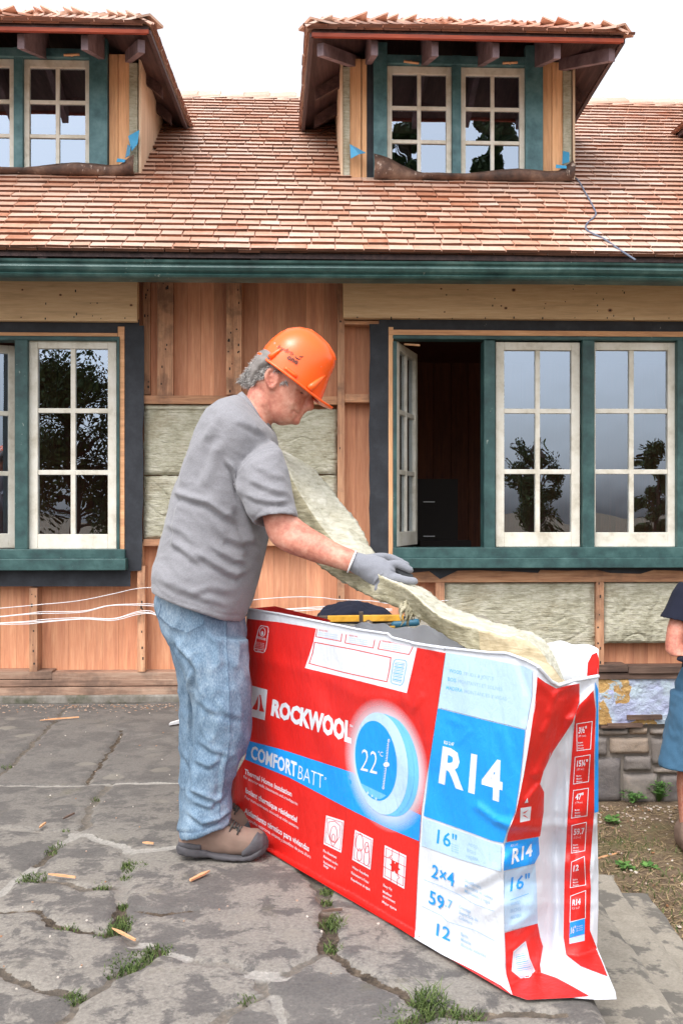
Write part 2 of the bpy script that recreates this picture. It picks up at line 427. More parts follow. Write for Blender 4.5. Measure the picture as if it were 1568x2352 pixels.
def skin_mat():
    t = NT('weathered_skin')
    n = t.noise(t.coord(), 14, 5, 0.6); n2 = t.noise(t.coord(), 70, 4, 0.65)
    col = t.ramp(t.math('ADD', t.math('MULTIPLY', n, 0.6), t.math('MULTIPLY', n2, 0.4)), [(0.34, srgb(168, 96, 82)), (0.5, srgb(198, 132, 112)), (0.66, srgb(216, 164, 144))])
    return t.done(col, 0.5, t.bump(n2, 0.3, 0.003), spec=0.4, **{"Subsurface Weight": 0.08, "Subsurface Radius": (0.02, 0.008, 0.004), "Subsurface Scale": 0.3})
M['skin'] = skin_mat()
M['hair'] = plain('grey_hair', srgb(122, 116, 112), 0.6, ns=90, var=0.45)
M['hardhat'] = None
def hat_mat():
    t = NT('orange_hard_hat_shell')
    n = t.noise(t.coord((2.0, 1, 1.0), rot=(0, 0.6, 0)), 26, 4, 0.6); n2 = t.noise(t.coord(), 8, 3, 0.5)
    k = t.ramp(t.math('ADD', t.math('MULTIPLY', n, 0.75), t.math('MULTIPLY', n2, 0.3)), [(0.665, BLK), (0.69, WHT)])
    col = t.mix(k, srgb(255, 96, 22), srgb(196, 140, 120))
    return t.done(col, 0.27, t.bump(n, 0.05, 0.002), spec=0.6)
M['hardhat'] = hat_mat()
M['hatprint'] = plain('hat_print', srgb(74, 44, 34), 0.5)
M['glove'] = cloth_mat('grey_work_glove', srgb(106, 108, 116), srgb(146, 148, 156), fine=300)
M['glovepalm'] = plain('dark_palm_coating', srgb(74, 76, 80), 0.6)
M['suede'] = plain('brown_suede', srgb(128, 106, 94), 0.9, ns=16, var=0.3, bump=0.4)
M['rubber'] = plain('dark_rubber', srgb(74, 72, 76), 0.75, ns=40, var=0.3, bump=0.5, bd=0.006)
M['strap'] = plain('grey_strap', srgb(134, 134, 138), 0.5)
M['lace'] = plain('bootlace', srgb(60, 60, 58), 0.8)
M['navy'] = cloth_mat('navy_cloth', srgb(20, 22, 34), srgb(38, 41, 56), sheen=0.02)
M['shorts'] = cloth_mat('blue_shorts_cloth', srgb(46, 82, 112), srgb(84, 122, 150), sheen=.05)
M['yellow'] = paint_mat('yellow_tool_paint', srgb(214, 158, 44), srgb(150, 108, 40), srgb(230, 184, 80), 0.5)
M['bluegrip'] = plain('teal_grip', srgb(36, 92, 116), 0.5)
M['steel'] = plain('dull_steel', srgb(110, 98, 88), 0.45, 0.7, var=0.3)
M['oldplank'] = wood_mat('weathered_planks', srgb(74, 70, 62), srgb(128, 123, 112), srgb(168, 162, 150), along='x', var=0.4)
def film(name, col, rough=0.42, tint=0.10):
    t = NT(name)
    n = t.noise(t.coord((2, 2, 1)), 14, 5, 0.6, 0.4); nf = t.noise(t.coord(), 70, 4, 0.6)
    st = t.noise(t.coord((9, 9, 0.8)), 4, 4, 0.6)
    c = t.n("ShaderNodeHueSaturation", {"Color": col, "Value": t.math('ADD', 1 - tint, t.math('MULTIPLY', n, 2 * tint))}).outputs[0]
    h = t.math('ADD', t.math('MULTIPLY', n, 1.0), t.math('ADD', t.math('MULTIPLY', nf, 0.12), t.math('MULTIPLY', st, 0.35)))
    return t.done(c, rough, t.bump(h, 0.35, 0.012), spec=0.5)
M['fwhite'] = film('bag_film_white', srgb(212, 216, 224), tint=0.05)
M['fred'] = film('bag_film_red', srgb(208, 32, 26), tint=0.08)
M['fblue'] = film('bag_film_blue', srgb(22, 146, 230), tint=0.06)
M['fpale'] = film('bag_film_pale_blue', srgb(176, 204, 228), tint=0.04)
M['fmid'] = film('bag_film_mid_blue', srgb(104, 180, 232), tint=0.05)
M['fgreyblue'] = film('bag_film_grey_blue', srgb(150, 188, 222), tint=0.04)
M['ffaint'] = film('bag_film_faint_print', srgb(196, 212, 232), tint=0.04)
M['clear'] = film('bag_clear_film', srgb(178, 182, 190), 0.3)
def leaf_mat(name, a, b):
    t = NT(name)
    col = t.mix(t.attr('rnd'), a, b)
    return t.done(col, 0.7, spec=0.2)
M['grass'] = leaf_mat('grass_blades', srgb(50, 70, 34), srgb(102, 116, 66))
M['straw'] = leaf_mat('dry_straw', srgb(120, 98, 72), srgb(186, 164, 128))
M['chips'] = leaf_mat('paint_and_wood_chips', srgb(150, 108, 76), srgb(214, 206, 196))
M['leaf'] = leaf_mat('leaf_green', srgb(56, 92, 44), srgb(104, 142, 74))
M['treeleaf'] = leaf_mat('tree_leaf', srgb(44, 60, 36), srgb(86, 104, 62))
M['bark'] = plain('bark', srgb(84, 70, 58), 0.9, ns=12, var=0.3, bump=0.8, bd=0.02)
# ================================================================== SETTING: ground, patio, steps
GZ = -0.62
mb = MB()
# one sheet to the horizon, finer near the house
def fbm(x, y, s, o=4):
    return mnoise.fractal(Vector((x * s, y * s, 3.7)), 1.0, 2.0, o)
def grid_sheet(x0, x1, y0, y1, nx, ny, zf, mi=0, extra=None):
    vs, fs = [], []
    for j in range(ny + 1):
        for i in range(nx + 1):
            x = x0 + (x1 - x0) * i / nx; y = y0 + (y1 - y0) * j / ny
            vs.append((x, y, zf(x, y)))
    for j in range(ny):
        for i in range(nx):
            a = j * (nx + 1) + i
            fs.append((a, a + 1, a + nx + 2, a + nx + 1))
    return vs, fs
def dirt_h(x, y):
    b = max(0.0, min(1.0, (4.6 - y) / 0.8)) * 0.0
    return GZ + 0.012 * fbm(x, y, 1.3) + 0.006 * fbm(x, y, 7)
xs = [-600, -60, 0.5] + [0.5 + 0.04 * i for i in range(1, 70)] + [6, 60, 600]
ys = [-600, -60, -6, 1.5] + [1.5 + 0.04 * i for i in range(1, 125)] + [9, 60, 600]
vs, fs = [], []
for y in ys:
    for x in xs:
        vs.append((x, y, dirt_h(x, y) if (0.5 <= x < 5 and 1.5 <= y < 8) else GZ))
for j in range(len(ys) - 1):
    for i in range(len(xs) - 1):
        a = j * len(xs) + i; fs.append((a, a + 1, a + len(xs) + 1, a + len(xs)))
mb.add(vs, fs, 0.5, 0, True)
tag(mb.build('ground', M['dirt'], fix=False), kind='structure')

# joints of the crazy paving, traced on the ground plane
def c3(x, y): return (0.5 * x, 1693.4 + 0.5 * y)
J = [  # (mortar 0..1, width m, points in crop pixels)
 (0.2, .010, [(-900, 900), (-300, 500), (0, 165), (60, 110), (130, 50), (175, 0), (230, -60), (300, -130)]),
 (0.0, .007, [(560, -40), (545, 0), (480, 90), (440, 150), (390, 215)]),
 (0.8, .012, [(-400, 240), (0, 215), (390, 215), (520, 210)]),
 (1.0, .014, [(520, 210), (700, 204), (830, 200), (1010, 190), (1100, 170)]),
 (0.3, .020, [(520, 210), (440, 270), (410, 340), (395, 400), (370, 420)]),
 (0.9, .022, [(370, 420), (330, 450), (280, 480)]),
 (0.1, .014, [(280, 480), (240, 520), (170, 580)]),
 (1.0, .020, [(170, 580), (90, 640), (0, 710), (-200, 800)]),
 (0.6, .009, [(-300, 390), (0, 410), (210, 425), (330, 425), (370, 430)]),
 (1.0, .030, [(340, 440), (400, 440), (480, 470), (560, 490), (620, 515), (740, 510), (820, 495)]),
 (1.0, .012, [(820, 495), (1000, 520), (1200, 560)]) ,
 (0.6, .026, [(590, 520), (575, 620), (560, 680), (555, 760)]),
 (0.0, .026, [(555, 760), (560, 860), (500, 890)]),
 (0.0, .010, [(500, 890), (440, 880), (300, 870), (240, 850), (180, 790), (0, 790), (-200, 760)]),
 (0.2, .014, [(560, 680), (480, 690), (400, 690), (250, 650), (110, 640)]),
 (0.4, .016, [(560, 860), (620, 940)]),
 (1.0, .024, [(620, 945), (690, 950)]), (0.0, .02, [(690, 950), (760, 975)]),
 (1.0, .024, [(760, 975), (850, 1010)]),
 (0.5, .010, [(850, 1010), (1060, 1040), (1160, 1080)]),
 (1.0, .034, [(1160, 1080), (1220, 1095), (1290, 1095)]),
 (0.3, .012, [(1290, 1090), (1340, 1070), (1420, 1020), (1500, 970)]),
 (0.0, .040, [(1500, 970), (1510, 900), (1500, 850), (1500, 800)]),
 (0.2, .030, [(1500, 800), (1495, 740), (1480, 690), (1440, 640), (1380, 600)]),
 (0.2, .022, [(740, 970), (620, 1040), (540, 1080)]), (0.2, .010, [(540, 1080), (430, 1160), (340, 1230), (250, 1317), (150, 1400)]),
 (0.1, .010, [(-200, 990), (0, 1060), (100, 1110), (180, 1140), (290, 1160), (340, 1180)]),
 (0.3, .016, [(1210, 1120), (1210, 1180), (1130, 1200), (1060, 1240), (980, 1317), (900, 1400)]),
 (0.8, .016, [(1200, 1170), (1280, 1200), (1300, 1317), (1320, 1420)]),
 (0.0, .004, [(620, 780), (730, 800), (820, 790), (880, 775)]),
]
J = [(m, w, [c3(*q) for q in pts]) for m, w, pts in J]
def c7(x, y): return (689.9 + 0.4 * x, 2069.8 + 0.4 * y)      # crop at (1100,3300)
J += [(0.0, .018, [c7(150, 280), c7(330, 390), c7(430, 450), c7(560, 500), c7(640, 560), c7(720, 620)]),
      (0.1, .020, [c7(720, 620), c7(900, 640), c7(1110, 632), c7(1300, 622), c7(1500, 640)]),
      (0.1, .016, [c7(720, 640), c7(600, 700), c7(480, 800)])]
segs = []
for m, w, pts in J:
    q = [G(*p) for p in pts if p[1] > 1500]
    for a, b in zip(q[:-1], q[1:]): segs.append((a.x, a.y, b.x, b.y, w, m))
segs = np.array(segs)
PX0, PX1, PY0, PY1, ST_ = -3.4, 0.57, 1.9, 5.86, 0.012
nx = int((PX1 - PX0) / ST_); ny = int((PY1 - PY0) / ST_)
gx, gy = np.meshgrid(np.linspace(PX0, PX1, nx + 1), np.linspace(PY0, PY1, ny + 1))
wob = lambda a, b, s: (np.sin(a * 31 * s + 2 * np.sin(b * 17 * s)) + np.sin(b * 43 * s + 1.7 * np.sin(a * 23 * s) + 1)) * 0.5
hx = gx + 0.008 * wob(gx, gy, 1.0) + 0.004 * wob(gy, gx, 2.7); hy = gy + 0.008 * wob(gy, gx, 1.1) + 0.004 * wob(gx, gy, 2.9)
joint = np.zeros_like(gx); mort = np.zeros_like(gx)
for x0, y0, x1, y1, w, m in segs:
    dx, dy = x1 - x0, y1 - y0
    t = np.clip(((hx - x0) * dx + (hy - y0) * dy) / max(dx * dx + dy * dy, 1e-9), 0, 1)
    dd = np.hypot(hx - x0 - t * dx, hy - y0 - t * dy)
    v = np.clip(1.0 - (dd - w * 0.42) / 0.014, 0, 1)
    up = v > joint
    joint = np.where(up, v, joint); mort = np.where(up, m, mort)
gz = 0.004 * wob(gx * .23, gy * .2, 1) + 0.002 * wob(gx, gy, .6) - joint * (0.013 - 0.009 * mort) - 0.004
edge = np.clip((gx - (PX1 - 0.03)) / 0.03, 0, 1); gz -= 0.012 * edge ** 2
me = bpy.data.meshes.new('patio')
vv = np.stack([gx, gy, gz], -1).reshape(-1, 3)
idx = np.arange((nx + 1) * (ny + 1)).reshape(ny + 1, nx + 1)
ff = np.stack([idx[:-1, :-1], idx[:-1, 1:], idx[1:, 1:], idx[1:, :-1]], -1).reshape(-1, 4)
nv0 = len(vv)
# riser along the edge, and the rest of the terrace round the finely modelled piece
extra_v = []; extra_f = []
def eq(a, b, c, d):
    o = nv0 + len(extra_v); extra_v.extend([a, b, c, d]); extra_f.append((o, o + 1, o + 2, o + 3))
eq((PX1, PY0, -.02), (PX1, PY0, GZ - .1), (PX1, PY1, GZ - .1), (PX1, PY1, -.02))
eq((PX1, -4, -.006), (PX1, PY0, -.006), (PX0, PY0, -.006), (PX0, -4, -.006))
eq((PX1, -4, -.006), (PX1, -4, GZ - .1), (PX1, PY0, GZ - .1), (PX1, PY0, -.006))
eq((PX0, -4, -.006), (PX0, PY1, -.006), (-9, PY1, -.006), (-9, -4, -.006))
eq((-9, -4, -.006), (-9, -4, GZ - .1), (PX1, -4, GZ - .1), (PX1, -4, -.006))
me.from_pydata([tuple(q) for q in vv] + extra_v, [], [tuple(int(k) for k in f) for f in ff] + extra_f)
for nm, arr in (('joint', joint), ('mortar', mort), ('front', np.clip((4.3 - gy) / 1.2, 0.25, 1))):
    at = me.attributes.new(nm, 'FLOAT', 'POINT')
    at.data.foreach_set('value', np.concatenate([arr.reshape(-1), np.zeros(len(extra_v))]).astype(np.float32))
me.materials.append(M['patio'])
me.polygons.foreach_set('use_smooth', [True] * len(ff) + [False] * len(extra_f))
o = bpy.data.objects.new('patio', me); COL.objects.link(o); tag(o, kind='structure')

# steps down to the right of the terrace
mb = MB()
def worn_step(x0, x1, y0, y1, z, seed):
    n = int((y1 - y0) / 0.03); m = 10; vs = []; fs = []
    for j in range(n + 1):
        y = y0 + (y1 - y0) * j / n
        e = x1 + 0.012 * fbm(y, seed, 2.5) + 0.005 * fbm(y, seed, 11)
        prof = [(x0, z)] + [(x0 + (e - 0.03 - x0) * k / 6, z + 0.004 * fbm(x0 + k * .05, y, 5)) for k in range(1, 7)] + [(e - 0.01, z - 0.006), (e, z - 0.02), (e + 0.001, z - 0.24)]
        vs += [(a, y, b) for a, b in prof]
    for j in range(n):
        for i in range(m - 1):
            a = j * m + i; fs.append((a, a + 1, a + m + 1, a + m))
    o_ = len(vs)
    mb.add(vs, fs, seed % 1, 0, False)
    mb.add([(x0, y0, z), (x1, y0, z), (x1, y0, z - .24), (x0, y0, z - .24)], [(0, 1, 2, 3)], 0.5)
    mb.add([(x0, y1, z), (x1, y1, z), (x1, y1, z - .24), (x0, y1, z - .24)], [(3, 2, 1, 0)], 0.5)
worn_step(0.571, 0.84, 0.8, 4.9, -0.155, 0.31)
worn_step(0.78, 1.05, 0.8, 3.84, -0.31, 0.62)
worn_step(0.99, 1.25, 0.8, 4.06, -0.465, 0.93)
tag(mb.build('steps', M['stair'], fix=False), kind='structure')

# ================================================================== THE HOUSE
house = thing('cedar_house', 'cedar sided house under renovation with a shingled roof, dormers and stripped walls', 'house', (0, 5.9, GZ))
def wbox(mbx, px0, py0, px1, py1, yf, dep, rnd=None, mi=0, yb=None):
    """box whose front face fills the pixel rectangle on the house plane y = yf"""
    x0, z1 = hp(px0, py0, yf); x1, _ = hp(px1, py0, yf); _, z0 = hp((px0 + px1) / 2, py1, yf); _, z1 = hp((px0 + px1) / 2, py0, yf)
    return mbx.box((x0, yf, z0), (x1, yf + dep, z1), rnd, mi, T=hw)
def part(name, mat, parent=house, **k): return lambda mbx: mbx.build(name, mat, parent, **k)
ZF = lambda py, yf=5.8, px=784: hp(px, py, yf)[1]

M['nail'] = plain('nail_holes', srgb(52, 42, 38), 0.8)
def nails(mbx, a, b, c, d, yf, n, edge=False, r=.004):
    for k in range(n):
        px = U(a + (b - a) * .2, b - (b - a) * .2); py = U(c + 2, d - 2)
        if edge: px = a + (b - a) * (k + .5) / n + U(-8, 8); py = d - U(3, 7)
        x, z = hp(px, py, yf); s_ = r * U(.6, 1.3); e_ = U(1, 2.2)
        mbx.box((x - s_, yf - .0008, z - s_ * e_), (x + s_, yf + .002, z + s_ * e_), .5, 1, T=hw)
def knot(mbx, px, py, yf, r):
    x, z = hp(px, py, yf)
    for k, (q, mi) in enumerate(((1.0, 2), (.55, 1))):
        mbx.prism([hw(x + q * r * 1.25 * math.cos(t * .628), yf - .0006 * (k + 1), z + q * r * math.sin(t * .628)) for t in range(10)], Vector((0, .003, 0)), .5, mi)
# inner boards (the red cedar seen between the studs)
mb = MB()
def boards(pxa, pxb, pya, pyb, yf=5.895, w=(30, 42)):
    x = pxa
    while x < pxb:
        ww = min(U(*w), pxb - x + 1)
        wbox(mb, x + .2, pya, x + ww - .15, pyb, yf + U(-.0015, .0015), 0.02)
        x += ww
random.seed(11)
boards(288, 893, 600, 1546)
boards(-500, 288, 600, 770)
boards(-500, 288, 1300, 1546)
boards(893, 2300, 600, 770)
boards(893, 2300, 1296, 1546)
part('cedar_boards', M['cedar'])(mb)
mb = MB(); 
for a, b, c, d in ((-500, 560, 2300, 768), (-500, 1300, 2300, 1560), (286, 768, 895, 1300)):
    wbox(mb, a, b, c, d, 5.925, 0.03)
part('wall_backing', M['dark'])(mb)

# studs
stud_px = [(68, 86, 1350, 1543, 5.79), (-72, -54, 1350, 1543, 5.79), (316, 333, 1300, 1543, 5.785), (316, 329, 1246, 1300, 5.80),
           (362, 398, 645, 908, 5.845), (520, 537, 645, 906, 5.85), (537, 555, 645, 906, 5.82), (775, 791, 650, 1543, 5.79),
           (329, 345, 645, 906, 5.86), (1368, 1386, 1334, 1530, 5.80), (1000, 1020, 1334, 1543, 5.80), (1590, 1606, 1334, 1530, 5.80), (560, 576, 1255, 1543, 5.86)]
for a, b, c, d, yf in stud_px:
    m_ = MB(); wbox(m_, a, c, b, d, yf, 0.10); nails(m_, a, b, c, d, yf, 7); part('stud', [M['fir'], M['nail']])(m_)
# horizontal blocking
for a, b, c, d, yf in ((330, 775, 909, 928, 5.80), (791, 848, 905, 924, 5.80), (329, 775, 1238, 1254, 5.80), (791, 870, 737, 745, 5.79),
                       (893, 1700, 1309, 1337, 5.795), (900, 1640, 1283, 1310, 5.815)):
    m_ = MB(); wbox(m_, a, c, b, d, yf, 0.09); part('blocking', M['firx'], bevel=0.002)(m_)
# bottom plates
random.seed(3)
for a, b, c, d, yf in ((-500, 120, 1543, 1562, 5.79), (120, 960, 1543, 1562, 5.788), (-500, 420, 1563, 1578, 5.785), (420, 1000, 1563, 1578, 5.787), (-500, 1000, 1579, 1597, 5.765)):
    m_ = MB(); wbox(m_, a, c, b, d, yf, 0.14); part('bottom_plate', M['plate'], bevel=0.003)(m_)
for a, b, c, d, yf in ((1000, 1442, 1529, 1545, 5.77), (1443, 2300, 1529, 1545, 5.772), (1000, 1700, 1546, 1561, 5.785), (1700, 2300, 1546, 1561, 5.783)):
    m_ = MB(); wbox(m_, a, c, b, d, yf, 0.16); part('bottom_plate', M['dplate'], bevel=0.003)(m_)
# old stains are in the material; concrete kerb under the left wall
m_ = MB(); wbox(m_, -600, 1597.5, 1008, 1618, 5.75, 0.2); part('concrete_base', M['concrete'], bevel=0.01)(m_)

# headers
for a, b in ((-500, 315), (788, 2300)):
    m_ = MB(); wbox(m_, a, 640, b, 735, 5.74, 0.07, 0.4 + 0.1 * (a > 0)); nails(m_, max(a, -40), min(b, 1640), 650, 735, 5.74, 12 if a > 0 else 6, True, .003)
    nails(m_, max(a, -40), min(b, 1640), 655, 728, 5.74, 14 if a > 0 else 6, False, .0028)
    if a > 0:
        for x, y, r in ((820, 135, .011), (785, 215, .008), (1245, 225, .012), (515, 232, .005), (500, 130, .006), (765, 205, .005), (960, 195, .004)): knot(m_, 752.6 + .52 * x, 595.8 + .52 * y, 5.74, r)
    else:
        for x, y, r in ((268, 157, .007), (580, 202, .008), (100, 134, .006)): knot(m_, .52 * x, 595.8 + .52 * y, 5.74, r)
    part('header_beam', [M['header'], M['nail'], M['firx']])(m_)
# black paper round the windows
def rag(mbx, pts, yf, dep=0.004):
    """ragged flat sheet: pixel outline on plane yf"""
    q = [hw(hp(x, y, yf)[0], yf, hp(x, y, yf)[1]) for x, y in pts]
    mbx.prism(q, Vector((0, dep, 0)), R())
random.seed(5)
def ragline(x0, y0, x1, y1, n, amp):
    return [(x0 + (x1 - x0) * i / n + (U(-amp, amp) if 0 < i < n and abs(y1 - y0) > abs(x1 - x0) else 0), y0 + (y1 - y0) * i / n + (U(-amp, amp) if 0 < i < n and abs(x1 - x0) >= abs(y1 - y0) else 0)) for i in range(n + 1)]
m_ = MB()
rag(m_, [(-500, 732), (320, 734), (320, 772), (-500, 772)], 5.783)
rag(m_, [(286, 748), (331, 748)] + ragline(331, 748, 327, 1310, 14, 1.5)[1:-1] + [(325, 1310), (300, 1312), (300, 1347), (-500, 1347), (-500, 1300), (286, 1300)], 5.778)
part('building_paper', M['black'])(m_)
m_ = MB()
rag(m_, [(870, 734), (2300, 734), (2300, 770), (870, 770)], 5.783)
rag(m_, [(848, 744)] + [(893, 744), (893, 1290), (893, 1283)] + ragline(893, 1283, 848, 1283, 4, 3)[1:-1] + ragline(848, 1283, 848, 744, 14, 1.5)[:-1], 5.778)
rag(m_, [(890, 1290), (2300, 1290), (2300, 1312), (1650, 1314), (1620, 1320), (1580, 1312)] + [(1500, 1309), (1470, 1318), (1400, 1316), (1370, 1309), (1300, 1311), (1240, 1309), (1235, 1316), (1180, 1313), (1100, 1310), (1050, 1311), (1010, 1330), (985, 1312), (940, 1316), (905, 1300)], 5.79)
part('building_paper', M['black'])(m_)

# ---------------------------------------------------------------- windows
def sash(parent, T, x0, x1, z0, z1, yf, cols, rows, st, top, bot, mun=0.028, dep=0.045):
    """white casement: frame mesh, with one pane mesh per light. T maps local -> world"""
    m_ = MB()
    m_.box((x0, yf, z0), (x0 + st, yf + dep, z1), .5, T=T); m_.box((x1 - st, yf, z0), (x1, yf + dep, z1), .55, T=T)
    m_.box((x0 + st, yf + .001, z1 - top), (x1 - st, yf + dep, z1), .45, T=T); m_.box((x0 + st, yf + .001, z0), (x1 - st, yf + dep, z0 + bot), .6, T=T)
    ix0, ix1, iz0, iz1 = x0 + st, x1 - st, z0 + bot, z1 - top
    cw = (ix1 - ix0) / cols; rh = (iz1 - iz0) / rows
    for c in range(1, cols): m_.box((ix0 + cw * c - mun / 2, yf + .006, iz0), (ix0 + cw * c + mun / 2, yf + dep - .004, iz1), .5, T=T)
    for r in range(1, rows): m_.box((ix0, yf + .008, iz0 + rh * r - mun / 2), (ix1, yf + dep - .006, iz0 + rh * r + mun / 2), .5, T=T)
    # putty line, slightly recessed, around each light
    s = m_.build('sash', M['white'], parent, bevel=0.003)
    for c in range(cols):
        for r in range(rows):
            g = MB(); yy = yf + .022
            a = (ix0 + cw * c, iz0 + rh * r); b = (ix0 + cw * (c + 1), iz0 + rh * (r + 1))
            tl = [U(-.0006, .0006) for _ in range(3)]
            g.add([T(a[0], yy + tl[0], a[1]), T(b[0], yy + tl[1], a[1]), T(b[0], yy + tl[2], b[1]), T(a[0], yy - tl[1] + tl[0] + tl[2], b[1])], [(0, 1, 2, 3)])
            g.build('pane', M['glass'], parent, fix=False)
    return s
def px_sash(parent, a, b, c, d, yf, st=.05, top=.047, bot=.085, cols=2, rows=3):
    x0, z1 = hp(a, c, yf); x1, _ = hp(b, c, yf); _, z0 = hp((a + b) / 2, d, yf); _, z1 = hp((a + b) / 2, c, yf)
    return sash(parent, hw, x0, x1, z0, z1, yf, cols, rows, st, top, bot)
def open_sash(parent, a, b, c, d, yf, ang, hinge='left', st=.05, top=.047, bot=.085):
    x0, z1 = hp(a, c, yf); x1, _ = hp(b, c, yf); _, z0 = hp(a, d, yf)
    w = x1 - x0
    ca, sa = math.cos(ang), math.sin(ang)
    def T(x, y, z):
        u = x; v = y
        return hw(x0 + ca * u - sa * v, yf + sa * u + ca * v, z)
    return sash(parent, T, 0, w, z0, z1, 0, 2, 3, st, top, bot)

# left window
random.seed(21)
m_ = MB()
wbox(m_, -500, 770, 275, 780, 5.765, .10)                   # head
wbox(m_, 268.5, 780, 275, 1264, 5.762, .10)                 # jamb
for a, b in ((34, 64), (-170, -140), (-372, -342)): wbox(m_, a, 780, b, 1262, 5.758, .11)
wbox(m_, -500, 1262, 287, 1284, 5.748, .12)
wbox(m_, -500, 1284, 289, 1311, 5.70, .16)
wl = m_.build('window', M['green'], house, bevel=0.004)
px_sash(wl, 67, 268, 782, 1261, 5.795)
open_sash(wl, -138, 36, 782, 1261, 5.80, math.radians(24))
px_sash(wl, -340, -172, 782, 1261, 5.795)
m_ = MB(); wbox(m_, -500, 762, 270, 770, 5.768, .05); wbox(m_, 271, 750, 286, 1283, 5.772, .05, .8); m_.build('raw_trim', M['rawwoodx'], wl, bevel=.002)
# right window
m_ = MB()
wbox(m_, 902, 774, 2300, 783, 5.765, .10)
wbox(m_, 902, 783, 911, 1260, 5.762, .10)
for a, b in ((1111, 1137), (1338, 1365), (1555, 1583), (1780, 1806)): wbox(m_, a, 781, b, 1260, 5.755, .12)
wbox(m_, 902, 1257, 2300, 1281, 5.748, .12)
wbox(m_, 903, 1281, 2300, 1304, 5.70, .16)
wr = m_.build('window', M['green'], house, bevel=0.004)
open_sash(wr, 913, 1108, 784, 1256, 5.83, math.radians(70))
px_sash(wr, 1138, 1331, 786, 1256, 5.795)
px_sash(wr, 1347, 1553, 786, 1256, 5.80, st=.052)
px_sash(wr, 1585, 1778, 786, 1256, 5.795)
m_ = MB(); wbox(m_, 893, 762, 2300, 774, 5.768, .05); m_.build('raw_trim', M['rawwoodx'], wr, bevel=.002)
m_ = MB(); wbox(m_, 892, 751, 903, 1281, 5.772, .05, .8); m_.build('raw_trim', M['rawwood'], wr, bevel=.002)
# little wooden stays at the window heads
m_ = MB()
for a, b, c, d in ((960, 1395, 0, 0),): pass
m_.tube([hw(*[hp(928, 792, 5.76)[0], 5.74, hp(928, 792, 5.76)[1]]), hw(hp(960, 798, 5.72)[0], 5.66, hp(960, 797, 5.72)[1])], .006, 6)
m_.build('casement_stay', M['rawwood'], wr)

# room behind the windows
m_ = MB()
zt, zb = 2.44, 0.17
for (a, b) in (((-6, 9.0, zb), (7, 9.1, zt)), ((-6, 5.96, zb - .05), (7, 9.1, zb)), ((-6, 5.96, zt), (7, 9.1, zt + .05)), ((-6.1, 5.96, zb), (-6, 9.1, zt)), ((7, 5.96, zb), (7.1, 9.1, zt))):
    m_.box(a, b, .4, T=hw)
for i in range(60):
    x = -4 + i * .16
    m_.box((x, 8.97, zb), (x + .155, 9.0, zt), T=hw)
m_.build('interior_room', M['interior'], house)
m_ = MB()
x, z = hp(985, 1100, 7.6); m_.box((x - .12, 7.6, zb), (x + .22, 8.0, z), .3, T=hw)
x, z = hp(1020, 1180, 7.4); m_.box((x - .18, 7.4, zb), (x + .2, 7.55, z - .2), .3, T=hw)
tag(m_.build('storage_cabinet', M['dark']), 'dark cabinet standing inside the room behind the open casement', 'cabinet')
for py in (1153, 1232):
    m_ = MB(); xa, za = hp(972, py, 7.38); xb, _ = hp(998, py, 7.38); m_.box((xa, 7.38, za - .002), (xb, 7.395, za + .004), .5, T=hw)
    m_.build('metal_rail', M['cable'], bpy.data.objects['storage_cabinet'])

# ---------------------------------------------------------------- gutter
prof = [(5.34, 2.235), (5.30, 2.215), (5.22, 2.215), (5.195, 2.225), (5.185, 2.245), (5.195, 2.262), (5.175, 2.285), (5.165, 2.315), (5.17, 2.345), (5.155, 2.362), (5.15, 2.385), (5.168, 2.392), (5.172, 2.36), (5.20, 2.345), (5.21, 2.25), (5.30, 2.245), (5.335, 2.37), (5.345, 2.37)]
zs = hp(784, 597, 5.15)[1]; ze_ = hp(784, 639, 5.185)[1]
lo, hi = 2.215, 2.392
prof = [(y, ze_ + (z - lo) / (hi - lo) * (zs - ze_)) for y, z in prof]
m_ = MB()
rings = []
for i in range(60):
    x = -5 + i * 10 / 59
    dz = 0.004 * math.sin(x * 1.3) + 0.002 * fbm(x, 0, 1.1)
    rings.append([hw(x, y, z + dz) for y, z in prof])
m_.ring_loft(rings)
for f in range(len(m_.sm)): m_.sm[f] = False
part('gutter', M['gutter'])(m_)
# gutter brackets' undersides
for px in (255, 793, 1323, 1660, 10):
    x, _ = hp(px, 655, 5.4)
    m_ = MB(); m_.hexa([hw(*c) for c in ((x - .03, 5.34, ze_ + .012), (x + .03, 5.34, ze_ + .012), (x + .03, 5.60, ze_ + .14), (x - .03, 5.60, ze_ + .14), (x - .04, 5.34, ze_ + .09), (x + .04, 5.34, ze_ + .09), (x + .04, 5.60, ze_ + .20), (x - .04, 5.60, ze_ + .20))], .3); part('rafter_tail', M['brownwood'])(m_)

